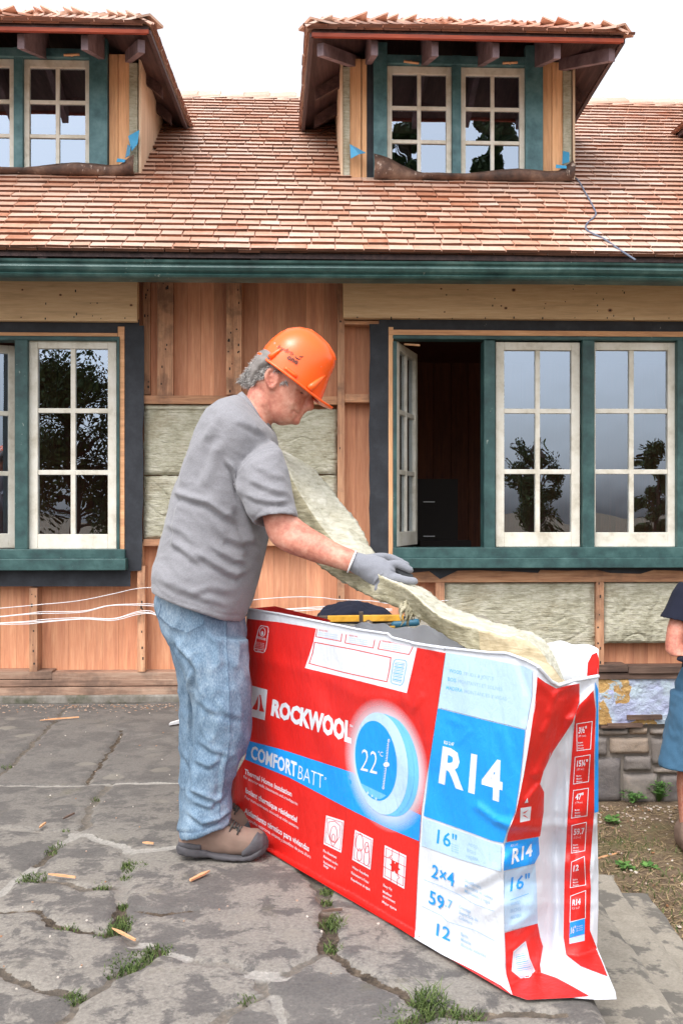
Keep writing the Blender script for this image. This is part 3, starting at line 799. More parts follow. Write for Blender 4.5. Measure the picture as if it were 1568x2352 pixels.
# ---------------------------------------------------------------- main roof
SL = 0.70; RA = math.atan(SL)
YE, ZE = 5.30, hp(784, 577, 5.30)[1]
YR = 8.16; ZR = ZE + SL * (YR - YE)
XD = []   # dormers: centre x
x0_, _ = hp(716, 75, 5.79); x1_, _ = hp(1430, 75, 5.79)
DC = (x0_ + x1_) / 2; DH = (x1_ - x0_) / 2
x0_, _ = hp(342, 70, 5.79); DCL = x0_ - DH
SP = DC - DCL
XD = [DCL, DC, DC + SP]
DWH = (hp(1313, 300, 6.36)[0] - hp(787, 300, 6.36)[0]) / 2
DWC = (hp(1313, 300, 6.36)[0] + hp(787, 300, 6.36)[0]) / 2 - DC
print('dormers', XD, DH, DWH, DWC)
YFc = 6.36
def roofz(y): return ZE + SL * (y - YE)
m_ = MB()
def deck(x0, x1, y0, y1, th=.03, off=-.012):
    q = [(x0, y0, roofz(y0) - th + off), (x1, y0, roofz(y0) - th + off), (x1, y1, roofz(y1) - th + off), (x0, y1, roofz(y1) - th + off),
         (x0, y0, roofz(y0) + off), (x1, y0, roofz(y0) + off), (x1, y1, roofz(y1) + off), (x0, y1, roofz(y1) + off)]
    m_.hexa([hw(*c) for c in q], .3)
edges = [-6]
for c in XD: edges += [c + DWC - DWH + .01, c + DWC + DWH - .01]
edges += [8]
for a, b in zip(edges[::2], edges[1::2]): deck(a, b, YE, YR)
for a, b in zip(edges[1:-1:2], edges[2:-1:2]): deck(a, b, YE, YFc + .05)
# rear slope and soffit under the eave
m_.hexa([hw(*c) for c in ((-6, YR, ZR - .05), (8, YR, ZR - .05), (8, YR + 4, ZR - 2.8), (-6, YR + 4, ZR - 2.8), (-6, YR, ZR - .012), (8, YR, ZR - .012), (8, YR + 4, ZR - 2.76), (-6, YR + 4, ZR - 2.76))], .3)
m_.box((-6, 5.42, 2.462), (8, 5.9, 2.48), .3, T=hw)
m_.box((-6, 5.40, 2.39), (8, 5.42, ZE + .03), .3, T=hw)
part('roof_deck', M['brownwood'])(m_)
m_ = MB(); m_.box((-6, YE + .002, ZE - .035), (8, YE + .03, ZE - .008), .5, T=hw); part('eave_trim', M['rustred'])(m_)
for i in range(24):
    x = -4.4 + i * .56
    m_ = MB(); m_.box((x - .022, YE + .02, ZE - .13), (x + .022, 5.42, ZE - .035), T=hw); part('rafter_tail', M['tail'])(m_)

def shingles(mbx, O, ux, vy, nrm, Lx, Ly, exp, inside, wr=(.10, .19), th=.0125, wav=.005, first_double=True, sd=1):
    """courses of shingles on the plane O + x*ux + y*vy"""
    rs = random.Random(sd)
    k = 0; ncr = int(Ly / exp) + 1
    for c in range(-1 if first_double else 0, ncr):
        y0 = max(c, 0) * exp
        x = -rs.random() * .1
        ph = rs.random() * 6
        lift = th * (1.0 if c < 0 else 0.0)
        while x < Lx:
            w = rs.uniform(*wr); xm = x + w / 2
            yy = y0 + wav * math.sin(xm * 2.1 + ph) + rs.uniform(-.0015, .0015) + (rs.random() < .06) * rs.uniform(-.006, .006) + (0 if c < 0 else -.004)
            if inside(xm, yy + .02):
                ln = min(exp * 2.0, Ly - yy)
                if ln > .01:
                    t0 = th * rs.uniform(.9, 1.12); g = rs.uniform(.0012, .004)
                    base = .014 if c >= 0 else .002
                    tl = rs.uniform(-.0010, .0010); sk = rs.uniform(-.002, .002)
                    def V(a, b, h): return O + ux * a + vy * b + nrm * h
                    a0, a1 = x + g, x + w - g
                    mbx.hexa([V(a0, yy + sk, base - .004), V(a1, yy - sk, base - .004), V(a1, yy + ln, -.006), V(a0, yy + ln, -.006),
                              V(a0, yy + sk, base + t0 + tl), V(a1, yy - sk, base + t0 - tl), V(a1, yy + ln, 0.001), V(a0, yy + ln, 0.001)], rs.random())
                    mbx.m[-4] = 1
            x += w
EXP = .092
def in_main(xm, ym):
    X = -6 + xm; Y = YE - .02 + ym * math.cos(RA)
    for c in XD:
        if abs(X - c - DWC) < DWH - .03 and Y > YFc - .03: return False
    return True
m_ = MB()
vdir = hw(0, 5.8 + math.cos(RA), math.sin(RA)) - hw(0, 5.8, 0)
udir = hw(1, 5.8, 0) - hw(0, 5.8, 0)
ndir = udir.cross(vdir)
shingles(m_, hw(-6, YE - .02, ZE - .014), udir, vdir, ndir, 14, (YR - YE + .03) / math.cos(RA), EXP, in_main, sd=4)
# ridge caps
rs = random.Random(9); x = -6
while x < 8:
    w = .20
    for s in (-1, 1):
        z0 = ZR + .012
        q = [(x, YR, z0 + .004), (x + .34, YR, z0 + .024), (x + .34, YR + s * .11, z0 + .024 - .075), (x, YR + s * .11, z0 + .004 - .075)]
        q2 = [(a, b, c + .014) for a, b, c in q]
        m_.hexa([hw(*c) for c in q + q2], rs.random())
    x += w * rs.uniform(.85, 1.1)
part('roof_shingles', [M['shingle'], M['endgrain_shaded']])(m_)

# ---------------------------------------------------------------- dormers
ZD = hp(1071, 92, 5.79)[1]                 # underside of the dormer eaves
YD = 5.79
APY, APZ = 6.90, ZD + .56
YB = YE + (ZD - ZE) / SL                   # where the eaves meet the main roof
YRB = YE + (APZ - ZE) / SL
def make_dormer(c, det):
    wc = c + DWC
    xl, xr = c - DH, c + DH
    zE = ZD
    bxl = -.05; bxr = .05                  # eaves spread a little towards the back, as built
    # walls -------------------------------------------------
    def P0(px): return hp(px, 300, YFc)[0] - DC + c       # pixel positions of the right dormer, moved to this one
    def Z0(py): return hp(1050, py, YFc)[1]
    zbot = roofz(YFc) - .03
    ztop = zE + .14
    m_ = MB()
    xs_ = lambda a, b, z0, z1, yf, dep, r=None, mi=0: m_.box((P0(a), yf, z0), (P0(b), yf + dep, z1), r, mi, T=hw)
    xs_(787, 1313, zbot, ztop, YFc + .02, .03, .3)
    # window hole is glazed in front of a dark box: cut the wall as four pieces instead
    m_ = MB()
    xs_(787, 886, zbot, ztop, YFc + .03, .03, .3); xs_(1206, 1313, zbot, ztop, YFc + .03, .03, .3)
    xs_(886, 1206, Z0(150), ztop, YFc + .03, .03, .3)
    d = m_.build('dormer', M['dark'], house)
    for a, b, r_, dy in ((803, 829, .3, 0), (831, 842, .8, .004), (1246, 1266, .1, 0), (1267, 1291, .9, -.003)):
        m_ = MB(); xs_(a, b, zbot, ztop, YFc + dy, .04, r_); m_.build('stud', M['rawwood'], d, bevel=.002)
    for a, b in ((842, 857), (1244, 1246.5)):
        m_ = MB(); xs_(a, b, zbot, ztop, YFc + .006, .03); m_.build('building_paper', M['black'], d)
    for a, b in ((788, 803), (1291.5, 1310)):
        m_ = MB(); xs_(a, b, zbot, ztop - .06, YFc - .012, .06, .4); m_.build('insulation_strip', M['wool'], d)
    # green frame
    m_ = MB()
    xs_(857, 888, zbot, Z0(105), YFc - .03, .06); xs_(1204, 1244, zbot, Z0(105), YFc - .03, .06)
    xs_(1037, 1057, zbot, Z0(130), YFc - .025, .06); xs_(888, 1204, Z0(152), Z0(132), YFc - .028, .06); xs_(888, 1204, Z0(132), ztop, YFc - .018, .05)
    m_.build('window_frame', M['dgreen'], d, bevel=.003)
    # sashes
    zs0, zs1 = Z0(413), Z0(153)
    for a, b in ((888, 1037), (1057, 1205)):
        sash(d, hw, P0(a) + .001, P0(b) - .001, zs0, zs1, YFc + .004, 2, 3, .033, .048, .03, mun=.024, dep=.03)
    # wooden latches on the heads
    for a, s in ((925, 1), (1150, -1)):
        m_ = MB()
        p = hw(P0(a), YFc - .05, Z0(151)); q = hw(P0(a + 34), YFc - .045, Z0(151 + 3 * s))
        m_.tube([p, q], .008, 6); m_.tube([hw(P0(a + 17), YFc - .02, Z0(146)), hw(P0(a + 17), YFc - .05, Z0(152))], .007, 6)
        m_.build('window_latch', M['rawwood'], d)
    # cheeks: plywood sheets on the sides
    for s in (-1, 1):
        xw = wc + s * DWH
        y2 = YE + (ztop - ZE) / SL
        poly = [(YFc - .02, roofz(YFc - .02) - .02), (YFc - .02, ztop - .02), (y2 + .05, ztop - .02), (y2 + .05, roofz(y2 + .05) - .02)]
        mm = MB(); mm.prism([hw(xw, y, z) for y, z in poly], hw(s * .014, 5.8, 0) - hw(0, 5.8, 0), .5)
        mm.build('plywood_cheek', M['plywood'], d)
    # dark inside
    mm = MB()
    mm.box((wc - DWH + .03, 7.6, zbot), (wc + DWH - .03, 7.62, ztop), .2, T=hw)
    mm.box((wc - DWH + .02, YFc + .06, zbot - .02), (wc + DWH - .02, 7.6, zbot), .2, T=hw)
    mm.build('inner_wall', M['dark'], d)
    # roof -------------------------------------------------
    A = Vector((c, APY, APZ)); B = Vector((c, YRB, APZ))
    FL, FR = Vector((xl, YD, zE)), Vector((xr, YD, zE)); BL, BR = Vector((xl + bxl, YB + .04, zE)), Vector((xr + bxr, YB + .04, zE))
    mm = MB()
    def slab(pts, th, mi=0):
        q = [Vector(p) for p in pts]
        mm.prism([hw(*p) for p in q], Vector((0, 0, -th)), .4, mi)
    up = Vector((0, 0, .045))
    slab([FL + up, FR + up, A + up], .035); slab([FL + up, A + up, B + up, BL + up], .035); slab([FR + up, BR + up, B + up, A + up], .035)
    mm.build('dormer_roof', M['brownwood'], d)
    # red trim below the shingle butts
    mm = MB()
    def trim(p, q, h=.018):
        v = (q - p); n = Vector((v.y, -v.x, 0)).normalized() * .012
        mm.hexa([hw(*k) for k in (p - n, q - n, q + n, p + n, p - n + Vector((0, 0, .022)), q - n + Vector((0, 0, .022)), q + n + Vector((0, 0, .022)), p + n + Vector((0, 0, .022)))], .5)
    dz = Vector((0, 0, 0))
    trim(FL, FR); mm.build('eave_trim', M['rustred'], d); mm = MB(); trim(BL, FL); mm.build('eave_trim', M['brownwood'], d); mm = MB(); trim(FR, BR)
    mm.build('eave_trim', M['brownwood'], d)
    # shingles on the three slopes
    mm = MB()
    def W(v): return hw(*v)
    def plane(p, q, r_, sd):
        """p->q along the eave, r_ a point uphill"""
        O = W(p + Vector((0, 0, .052))); ux = (W(q) - W(p)); L = ux.length; ux.normalize()
        nn = ux.cross(W(r_) - W(p)).normalized(); vv_ = nn.cross(ux).normalized()
        return O, ux, vv_, nn, L
    O, ux, vy_, nn, L = plane(FL, FR, A, 1)
    a2 = W(A) - W(FL); ax, ay = a2.dot(ux), a2.dot(vy_)
    ins = lambda x, y: (x > ax * y / ay - .02) and (x < L - (L - ax) * y / ay + .02) and y < ay
    shingles(mm, O - vy_ * .025, ux, vy_, nn, L, ay + .02, .085, ins, th=.012, sd=31 + int(c * 7))
    for (p, q) in ((BL, FL), (FR, BR)):
        O, ux, vy_, nn, L = plane(p, q, A, 2)
        a2 = W(A) - W(p); ax, ay = a2.dot(ux), a2.dot(vy_)
        b2 = W(B) - W(p); bx, by = b2.dot(ux), b2.dot(vy_)
        if p == BL: ins = lambda x, y, ax=ax, ay=ay, L=L, bx=bx: y < ay and x < L - (L - ax) * y / ay + .02 and x > bx * y / ay - .3
        else: ins = lambda x, y, ax=ax, ay=ay, L=L, bx=bx: y < ay and x > ax * y / ay - .02 and x < L + (bx - L) * y / ay + .3
        shingles(mm, O - vy_ * .025, ux, vy_, nn, L + .02, ay + .02, .085, ins, th=.012, sd=57 + int(c * 5))
    # hip caps
    rs = random.Random(int(c * 10) + 5)
    for a, b in ((FL, A), (FR, A), (A + Vector((0, -.03, 0)), B)):
        pa, pb = W(a + Vector((0, 0, .075))), W(b + Vector((0, 0, .075)))
        v = pb - pa; L = v.length; v.normalize()
        side = v.cross(Vector((0, 0, 1))).normalized(); upv = side.cross(v)
        s_ = 0
        while s_ < L - .02:
            e_ = min(s_ + .24, L + .03)
            for sg in (-1, 1):
                p0 = pa + v * s_ + upv * .03; p1 = pa + v * e_ + upv * .0
                o2 = side * sg * .09 - Vector((0, 0, .045))
                mm.hexa([p0, p1, p1 + o2, p0 + o2, p0 + upv * .013, p1 + upv * .01, p1 + o2 + upv * .01, p0 + o2 + upv * .013], rs.random())
            s_ += .115 * rs.uniform(.85, 1.15)
    mm.build('dormer_shingles', [M['shingle'], M['endgrain_shaded']], d)
    # rafter tails under the front eave, hip rafters at the corners
    for px in (860, 999, 1139, 1280):
        xc = hp(px, 110, 5.83)[0] - DC + c
        mm = MB(); mm.hexa([hw(*k) for k in ((xc - .02, YD + .05, zE - .075), (xc + .02, YD + .05, zE - .075), (xc + .02, YFc + .05, zE + .12), (xc - .02, YFc + .05, zE + .12),
                            (xc - .02, YD + .05, zE + .012), (xc + .02, YD + .05, zE + .012), (xc + .02, YFc + .05, zE + .3), (xc - .02, YFc + .05, zE + .3))], R())
        mm.build('rafter_tail', M['tail'], d)
    for s, e in ((1, FL), (-1, FR)):
        p = e + Vector((s * .05, .05, -.085)); q = Vector((wc - s * DWH + s * .1, YFc + .1, zE + .12))
        mm = MB(); n = Vector((0, .024, 0)).normalized() * .02
        n = Vector(((q - p).y, -(q - p).x, 0)).normalized() * .02
        uz = Vector((0, 0, .075))
        mm.hexa([hw(*k) for k in (p - n, p + n, q + n, q - n, p - n + uz, p + n + uz, q + n + uz, q - n + uz)], R())
        mm.build('rafter_tail', M['tail'], d)
        # cross rafters under the side eaves
        for yy in (6.55, 7.0):
            xe = e.x + s * .03; xi = wc - s * DWH
            mm = MB(); mm.hexa([hw(*k) for k in ((xe, yy, zE - .05), (xi, yy, zE + .05), (xi, yy + .04, zE + .05), (xe, yy + .04, zE - .05), (xe, yy, zE + .02), (xi, yy, zE + .14), (xi, yy + .04, zE + .14), (xe, yy + .04, zE + .02))], R())
            mm.build('side_rafter', M['brownwood'], d)
    # torn, curled metal flashing along the foot of the window
    mm = MB()
    tp = [(856, 366), (875, 373), (890, 377), (920, 390), (950, 402), (975, 411), (1000, 413), (1030, 412), (1064, 407), (1100, 403), (1140, 400), (1180, 398), (1220, 398), (1250, 399), (1275, 398), (1300, 382), (1307, 378)]
    top_, bot_, rows = [], [], []
    for i, (px, py) in enumerate(tp):
        x = P0(px); z = Z0(py); zb = Z0(414 + 3 * math.sin(i * .7))
        zb = min(zb, z - .004)
        cu = .05 + .025 * math.sin(i * 1.3)
        rows.append([hw(x, YFc - .05, zb - .03), hw(x, YFc - .05 - cu, zb - .012), hw(x + .004, YFc - .06 - cu, (z + zb) / 2), hw(x, YFc - .045 - cu * .7, z)])
    vs = [q for r_ in rows for q in r_]; fs = []
    for i in range(len(rows) - 1):
        for j in range(3): fs.append((i * 4 + j, i * 4 + j + 1, (i + 1) * 4 + j + 1, (i + 1) * 4 + j))
    mm.add(vs, fs, .5, 0, True)
    fl = mm.build('torn_flashing', M['rust'], d, fix=False); sol = fl.modifiers.new('t', 'SOLIDIFY'); sol.thickness = .003
    # blue membrane flaps at both lower corners
    def flap(pts, fold):
        mm = MB(); q = [hw(P0(px), YFc - .03 - fy, Z0(py)) for px, py, fy in pts]
        mm.add(q, [(0, 1, 2, 3)], .5); 
        f_ = mm.build('membrane_flap', M['membrane'], d, fix=False); sol = f_.modifiers.new('t', 'SOLIDIFY'); sol.thickness = .003
    flap([(803, 339, 0), (838, 365, .05), (822, 374, .1), (804, 377, .04)], 1)
    flap([(1290, 347, .0), (1299, 357, .05), (1297, 381, .07), (1286, 380, .02)], 1)
    flap([(1270, 384, .04), (1290, 392, .08), (1288, 400, .10), (1268, 393, .05)], 1)
    if det == 'left':
        flap([(1292, 331, .02), (1317, 318, .03), (1314, 352, .05), (1301, 367, .04)], 1)
    return d
random.seed(77)
for i, c in enumerate(XD): make_dormer(c, 'left' if i == 0 else '')

# ---------------------------------------------------------------- foundation on the right
m_ = MB(); m2 = MB()
random.seed(15)
xa = hp(1008, 1700, 5.8)[0]
zt_, zb_ = ZF(1671), GZ - .06
m2.box((xa - .3, 5.835, zb_), (8, 6.0, zt_ - .003), .4, T=hw)
m2.build('foundation_mortar', M['mortar'], house)
def rock(x0, x1, z0, z1, rnd):
    n, k = 14, 9; vs = []; fs = []
    g = .006
    x0 += g; x1 -= g; z0 += g; z1 -= g
    amp = U(.012, .03); ph = U(0, 99)
    for j in range(k + 1):
        for i in range(n + 1):
            u = i / n; v = j / k
            e = min(u, 1 - u) * (x1 - x0); e2 = min(v, 1 - v) * (z1 - z0)
            ed = min(1, min(e, e2) / .012)
            x = x0 + u * (x1 - x0); z = z0 + v * (z1 - z0)
            nz = fbm(x * 1.0 + ph, z, 5) * .5 + fbm(x + ph, z, 16) * .25
            jx = .006 * fbm(x, z + ph, 9) * (1 if e < .01 or e2 < .01 else 0)
            vs.append(hw(x + jx, 5.83 - ed * (.02 + amp * (.5 + nz)), z + jx))
    for j in range(k):
        for i in range(n):
            a = j * (n + 1) + i; fs.append((a, a + 1, a + n + 2, a + n + 1))
    m_.add(vs, fs, rnd, 0, True)
def pxr(a, b, c, d, r): # stone by pixel rectangle
    x0, z1 = hp(a, c, 5.8); x1, z0 = hp(b, d, 5.8); rock(x0, x1, z0, z1, r)
for s in ((1376, 1446, 1672, 1692, .45), (1446, 1492, 1670, 1690, .85), (1492, 1560, 1672, 1692, .5), (1560, 1640, 1672, 1692, .4),
          (1340, 1398, 1694, 1740, .3), (1400, 1495, 1694, 1735, .75), (1497, 1580, 1694, 1760, .35), (1582, 1700, 1694, 1740, .6),
          (1300, 1375, 1672, 1740, .4), (1340, 1430, 1742, 1848, .12), (1432, 1500, 1738, 1775, .3), (1502, 1600, 1762, 1780, .5),
          (1432, 1514, 1777, 1850, .4), (1516, 1600, 1780, 1850, .25), (1602, 1720, 1742, 1850, .5)):
    pxr(*s)
x = xa - .2
for row in range(4):
    z1 = zt_ - row * .115; z0 = z1 - .11; x = xa - .25 - row * .1
    while x < hp(1300, 1700, 5.8)[0]: w = U(.16, .3); rock(x, min(x + w, hp(1302, 1700, 5.8)[0]), z0, z1, R()); x += w
    x = hp(1722, 1700, 5.8)[0]
    while x < 4.5: w = U(.16, .3); rock(x, x + w, z0, z1, R()); x += w
part('foundation_stones', M['fstone'], fix=False)(m_)
# painted stucco band above it
nx_, ny_ = 200, 40; vs = []; fs = []; lil = []
xb0, xb1 = hp(1009, 1600, 5.8)[0], 4.5; zb0, zb1 = ZF(1669), ZF(1560)
for j in range(ny_ + 1):
    for i in range(nx_ + 1):
        x = xb0 + (xb1 - xb0) * i / nx_; z = zb0 + (zb1 - zb0) * j / ny_
        vs.append(hw(x, 5.80 - .012 * fbm(x, z, 4) - .008 * abs(fbm(x, z, 15)) - .004 * abs(fbm(x, z, 30)), z))
        lo_ = hp(1462, 1600, 5.8)[0]; lil.append(max(0, min(1, .5 + (x - lo_) * 5 + 1.8 * fbm(x, z, 5.4) + (z - (zb0 + .1)) * 3)))
for j in range(ny_):
    for i in range(nx_):
        a = j * (nx_ + 1) + i; fs.append((a, a + 1, a + nx_ + 2, a + nx_ + 1))
m_ = MB(); m_.add(vs, fs, .5, 0, True); st_o = m_.build('stucco_band', M['stucco'], house, fix=False)
at = st_o.data.attributes.new('lilac', 'FLOAT', 'POINT'); at.data.foreach_set('value', lil)
m_ = MB()
for a, b, c, d in ((1395, 1475, 1662, 1671), (1440, 1520, 1643, 1653), (1380, 1437, 1668, 1673)): wbox(m_, a, c, b, d, 5.775, .03)
part('foundation_lath', M['dplate'])(m_)

# ---------------------------------------------------------------- things fixed loosely to the wall
def batt_in_wall(label, pts_rect, yf, seed, topr=0.0, curl=None):
    a, b, c, d = pts_rect
    rs = random.Random(seed)
    n, k = 70, 110; vs = []; fs = []
    x0, z1 = hp(a, c, yf); x1, z0 = hp(b, d, yf)
    for j in range(k + 1):
        for i in range(n + 1):
            u, v = i / n, j / k
            e = min(u, 1 - u, v, 1 - v)
            x = x0 + u * (x1 - x0); z = z0 + v * (z1 - z0)
            rough = 0.0005 * math.sin(z * 520 + 3 * mnoise.noise(Vector((x * 9, seed, z * 9)))) + .006 * mnoise.fractal(Vector((x * 7, seed, z * 9)), 1, 2, 5) + .004 * mnoise.fractal(Vector((x * 26, seed, z * 40)), 1, 2, 3)
            ed = max(0, 1 - e / .06) ** 2 * .02
            jx = .006 * mnoise.noise(Vector((x * 20, seed, z * 20))) if e < .001 else 0
            crev = .007 * max(0, 1 - abs(mnoise.noise(Vector((x * 6, seed + 5, z * 6)))) / .04)
            if curl and v > .93: ed -= .012
            vs.append(hw(x + jx, yf - rough + ed + crev, z + jx))
    for j in range(k):
        for i in range(n):
            q = j * (n + 1) + i; fs.append((q, q + 1, q + n + 2, q + n + 1))
    m_ = MB(); m_.add(vs, fs, .5, 0, True)
    m_.box((x0 + .004, yf + .016, z0 + .004), (x1 - .004, yf + .075, z1 - .004), .5, T=hw)
    o = m_.build('insulation_batt', M['wool'], origin=hw((x0 + x1) / 2, yf + .03, z0), fix=False)
    return tag(o, label, 'insulation', 'stone wool batts fitted between the wall studs')
batt_in_wall('stone wool batt with curled top edge in the wall beside the man', (330, 600, 929, 1091), 5.822, 3, curl=True)
batt_in_wall('stone wool batt in the wall right of the man\'s face, below the helmet brim', (601, 774, 938, 1089), 5.828, 8)
batt_in_wall('stone wool batt in the lower half of the bay beside the man\'s back', (329, 560, 1093, 1238), 5.822, 13)
batt_in_wall('stone wool batt in the lower half of the bay behind the lifted slab', (561, 774, 1091, 1238), 5.826, 16)
batt_in_wall('stone wool batt under the right window, left of the dark red stud', (1020, 1367, 1338, 1487), 5.815, 19)
batt_in_wall('stone wool batt under the right window, beside the worker in the navy shirt', (1387, 1590, 1336, 1478), 5.812, 23)
0 and batt_in_wall('x', (1607, 1900, 1336, 1478), 5.812, 26)

# white cables across the left bays
def cable(name, pts, label, r=.0023, mat='cable', yf=5.775, twin=0, group='white cables strung across the studs'):
    m_ = MB()
    for k in range(twin + 1):
        q = []
        for i, (px, py) in enumerate(pts):
            x, z = hp(px, py + (k * 2.4 if twin else 0) + (1.0 * math.sin(i * 1.7 + k * 2) if twin else 0), yf)
            q.append(hw(x, yf - .004 * k, z))
        # smooth with catmull-rom
        sm = []
        for i in range(len(q) - 1):
            p0 = q[max(i - 1, 0)]; p1 = q[i]; p2 = q[i + 1]; p3 = q[min(i + 2, len(q) - 1)]
            for t in range(6):
                t /= 6
                sm.append(.5 * ((2 * p1) + (p2 - p0) * t + (2 * p0 - 5 * p1 + 4 * p2 - p3) * t * t + (3 * p1 - p0 - 3 * p2 + p3) * t ** 3))
        sm.append(q[-1])
        m_.tube(sm, r, 6)
    o = m_.build(name, M[mat], origin=hw(*[hp(*pts[0], yf)[0], yf, hp(*pts[0], yf)[1]]))
    return tag(o, label, 'cable', group)
cable('electrical_cable', [(-60, 1400), (0, 1397), (68, 1391), (100, 1388), (180, 1380), (260, 1364), (314, 1352), (360, 1350), (420, 1356)], 'single white cable rising highest to the stud left of the man', yf=5.772)
cable('electrical_cable', [(-60, 1420), (0, 1415), (68, 1409), (100, 1406), (190, 1403), (250, 1390), (314, 1388), (360, 1389), (460, 1396), (560, 1402)], 'pair of white cables in the middle of the bay left of the jeans', twin=1, yf=5.770)
cable('electrical_cable', [(-60, 1433), (0, 1430), (68, 1427), (100, 1424), (190, 1418), (260, 1420), (314, 1406), (345, 1404), (370, 1410), (470, 1414), (560, 1412)], 'lowest bundle of white cables left of the jeans', twin=2, yf=5.766)
cable('electrical_cable', [(540, 1384), (600, 1376), (680, 1371), (740, 1373), (775, 1377), (850, 1380), (900, 1387), (960, 1384), (1030, 1379)], 'white cable above the red bag and behind the dark jacket', yf=5.772)
cable('electrical_cable', [(540, 1403), (600, 1401), (690, 1397), (760, 1393), (800, 1394), (900, 1398)], 'white cable bundle touching the top of the red bag in the picture', twin=2, yf=5.768)
# thin blue cord lying on the roof by the right dormer
pts = [(1306, 404), (1325, 412), (1342, 440), (1364, 480), (1366, 495), (1346, 515), (1349, 530), (1385, 548), (1420, 572), (1458, 597)]
q = []
for i, (px, py) in enumerate(pts):
    # point on the roof plane along the ray
    rx, rz = (px - 784) / FPX, (1176 - py) / FPX
    lo_, hi_ = 4.5, 9.0
    for _ in range(50):
        t = (lo_ + hi_) / 2; X, Y, Z = rx * t, t, CAMH + rz * t
        yl = 5.8 - ST * X + CT * (Y - 5.8)
        if Z - (ZE + SL * (yl - YE) + .03) < 0: hi_ = t
        else: lo_ = t
    q.append(Vector((rx * t, t, CAMH + rz * t)) if py < 590 else P(px, py, 5.2))
sm = []
for i in range(len(q) - 1):
    p0 = q[max(i - 1, 0)]; p1 = q[i]; p2 = q[i + 1]; p3 = q[min(i + 2, len(q) - 1)]
    for t in range(6):
        t /= 6; sm.append(.5 * ((2 * p1) + (p2 - p0) * t + (2 * p0 - 5 * p1 + 4 * p2 - p3) * t * t + (3 * p1 - p0 - 3 * p2 + p3) * t ** 3))
sm.append(q[-1])
m_ = MB(); m_.tube(sm, .0055, 6)
M['cord'] = plain('grey_blue_cord', srgb(96, 104, 122), 0.5)
tag(m_.build('power_cord', M['cord'], origin=q[0]), 'thin blue grey cord snaking down the shingles into the gutter', 'cord')
# ================================================================== THE BAG OF INSULATION
def C1(x, y): return (501.8 + .36 * x, 1348.5 + .36 * y)          # tracing scales of the left and right half
def C2(x, y): return (940.8 + .3733 * x, 1442.6 + .3733 * y)
def C5(x, y): return (689.9 + .24 * x, 1881.6 + .24 * y)
def cp(f, s): 
    v = [float(k) for k in s.replace(';', ' ').replace(',', ' ').split()]
    return [f(v[i], v[i + 1]) for i in range(0, len(v), 2)]
BN = np.array([.40, 2.262]); BU = np.array([-.552, .834]); BE = np.array([.834, .552])   # near corner, along the long side, along the end
corner = cp(C2, '785,235 775,450 735,700 700,900 655,1130 610,1240 575,1330 575,1500 580,1870 585,2100 625,2255')
cor_y = np.array([p[1] for p in corner]); cor_x = np.array([p[0] for p in corner])
def seg_dist(px, py, x0, y0, x1, y1):
    dx, dy = x1 - x0, y1 - y0
    t = np.clip(((px - x0) * dx + (py - y0) * dy) / (dx * dx + dy * dy + 1e-9), 0, 1)
    return np.hypot(px - x0 - t * dx, py - y0 - t * dy), t
creases = [  # picture-traced creases: points, width, height in m (positive towards the viewer)
 ('1', '150,1130 160,1300 230,1500 330,1640', 12, .012), ('1', '200,1180 260,1420 330,1560', 9, -.008),
 ('1', '215,440 420,500 640,560 900,700 1180,720', 16, .006), ('1', '1180,690 1230,790 1300,700', 8, .005), ('1', '1350,380 1420,430', 7, .004),
 ('1', '700,1560 600,1650 640,1740', 12, .005), ('1', '620,1100 600,1200 560,1330', 10, .003),
 ('2', '30,480 60,330', 8, .004), ('2', '250,560 330,600 300,700 360,640', 8, .004), ('2', '420,1100 520,1180 620,1200', 9, .012), ('2', '540,1190 620,1230', 7, .012),
 ('2', '330,1600 420,1560 560,1470 580,1440', 14, .010), ('2', '300,1640 480,1600 560,1560', 12, -.007), ('2', '480,1760 560,1700', 12, .007), ('2', '60,1880 260,1780 420,1700', 16, .006),
 ('2', '660,180 740,420 720,560', 10, -.006), ('2', '560,640 640,900 600,1100', 12, .005), ('2', '300,2060 500,2080', 12, .005), ('2', '120,700 150,850', 10, .003)]
CR = [([(C1 if w == '1' else C2)(*q) for q in cp(lambda a, b: (a, b), s)], wd, am) for w, s, wd, am in creases]
def ridge(px, py, CRs):
    D = np.zeros_like(px)
    for pts, wd, am in CRs:
        best = np.full_like(px, 1e9)
        for a, b in zip(pts[:-1], pts[1:]):
            best = np.minimum(best, seg_dist(px, py, a[0], a[1], b[0], b[1])[0])
        D += am * np.exp(-(best / wd) ** 2)
    return D
def front_depth(px, py):
    rx = (px - 784) / FPX
    # base plane: X = BN0 + a BU0, Y = BN1 + a BU1, X = rx Y
    a = (BN[0] - rx * BN[1]) / (rx * BU[1] - BU[0])
    Y = BN[1] + a * BU[1]
    z = CAMH + (1176 - py) / FPX * Y
    D = .012 * np.sin(a * 4.1 + 1) * np.sin(np.clip(z, 0, .8) * 4) + .006 * np.sin(a * 17 + 3 * np.sin(z * 7)) * np.exp(-((a - .75) / .35) ** 2)
    D += .0025 * np.sin(a * 33 + 4 * np.sin(z * 7)) + .002 * np.sin(z * 25 + 3 * np.sin(a * 9))
    D += .05 * np.exp(-((z - .12) / .16) ** 2) * np.clip((a - 1.0) / .3, 0, 1)
    D += ridge(px, py, CR)
    Yd = Y - D * 0.9
    tg = FPX * (CAMH - .006) / np.maximum(py - 1176, 1)
    return np.minimum(Yd, tg)
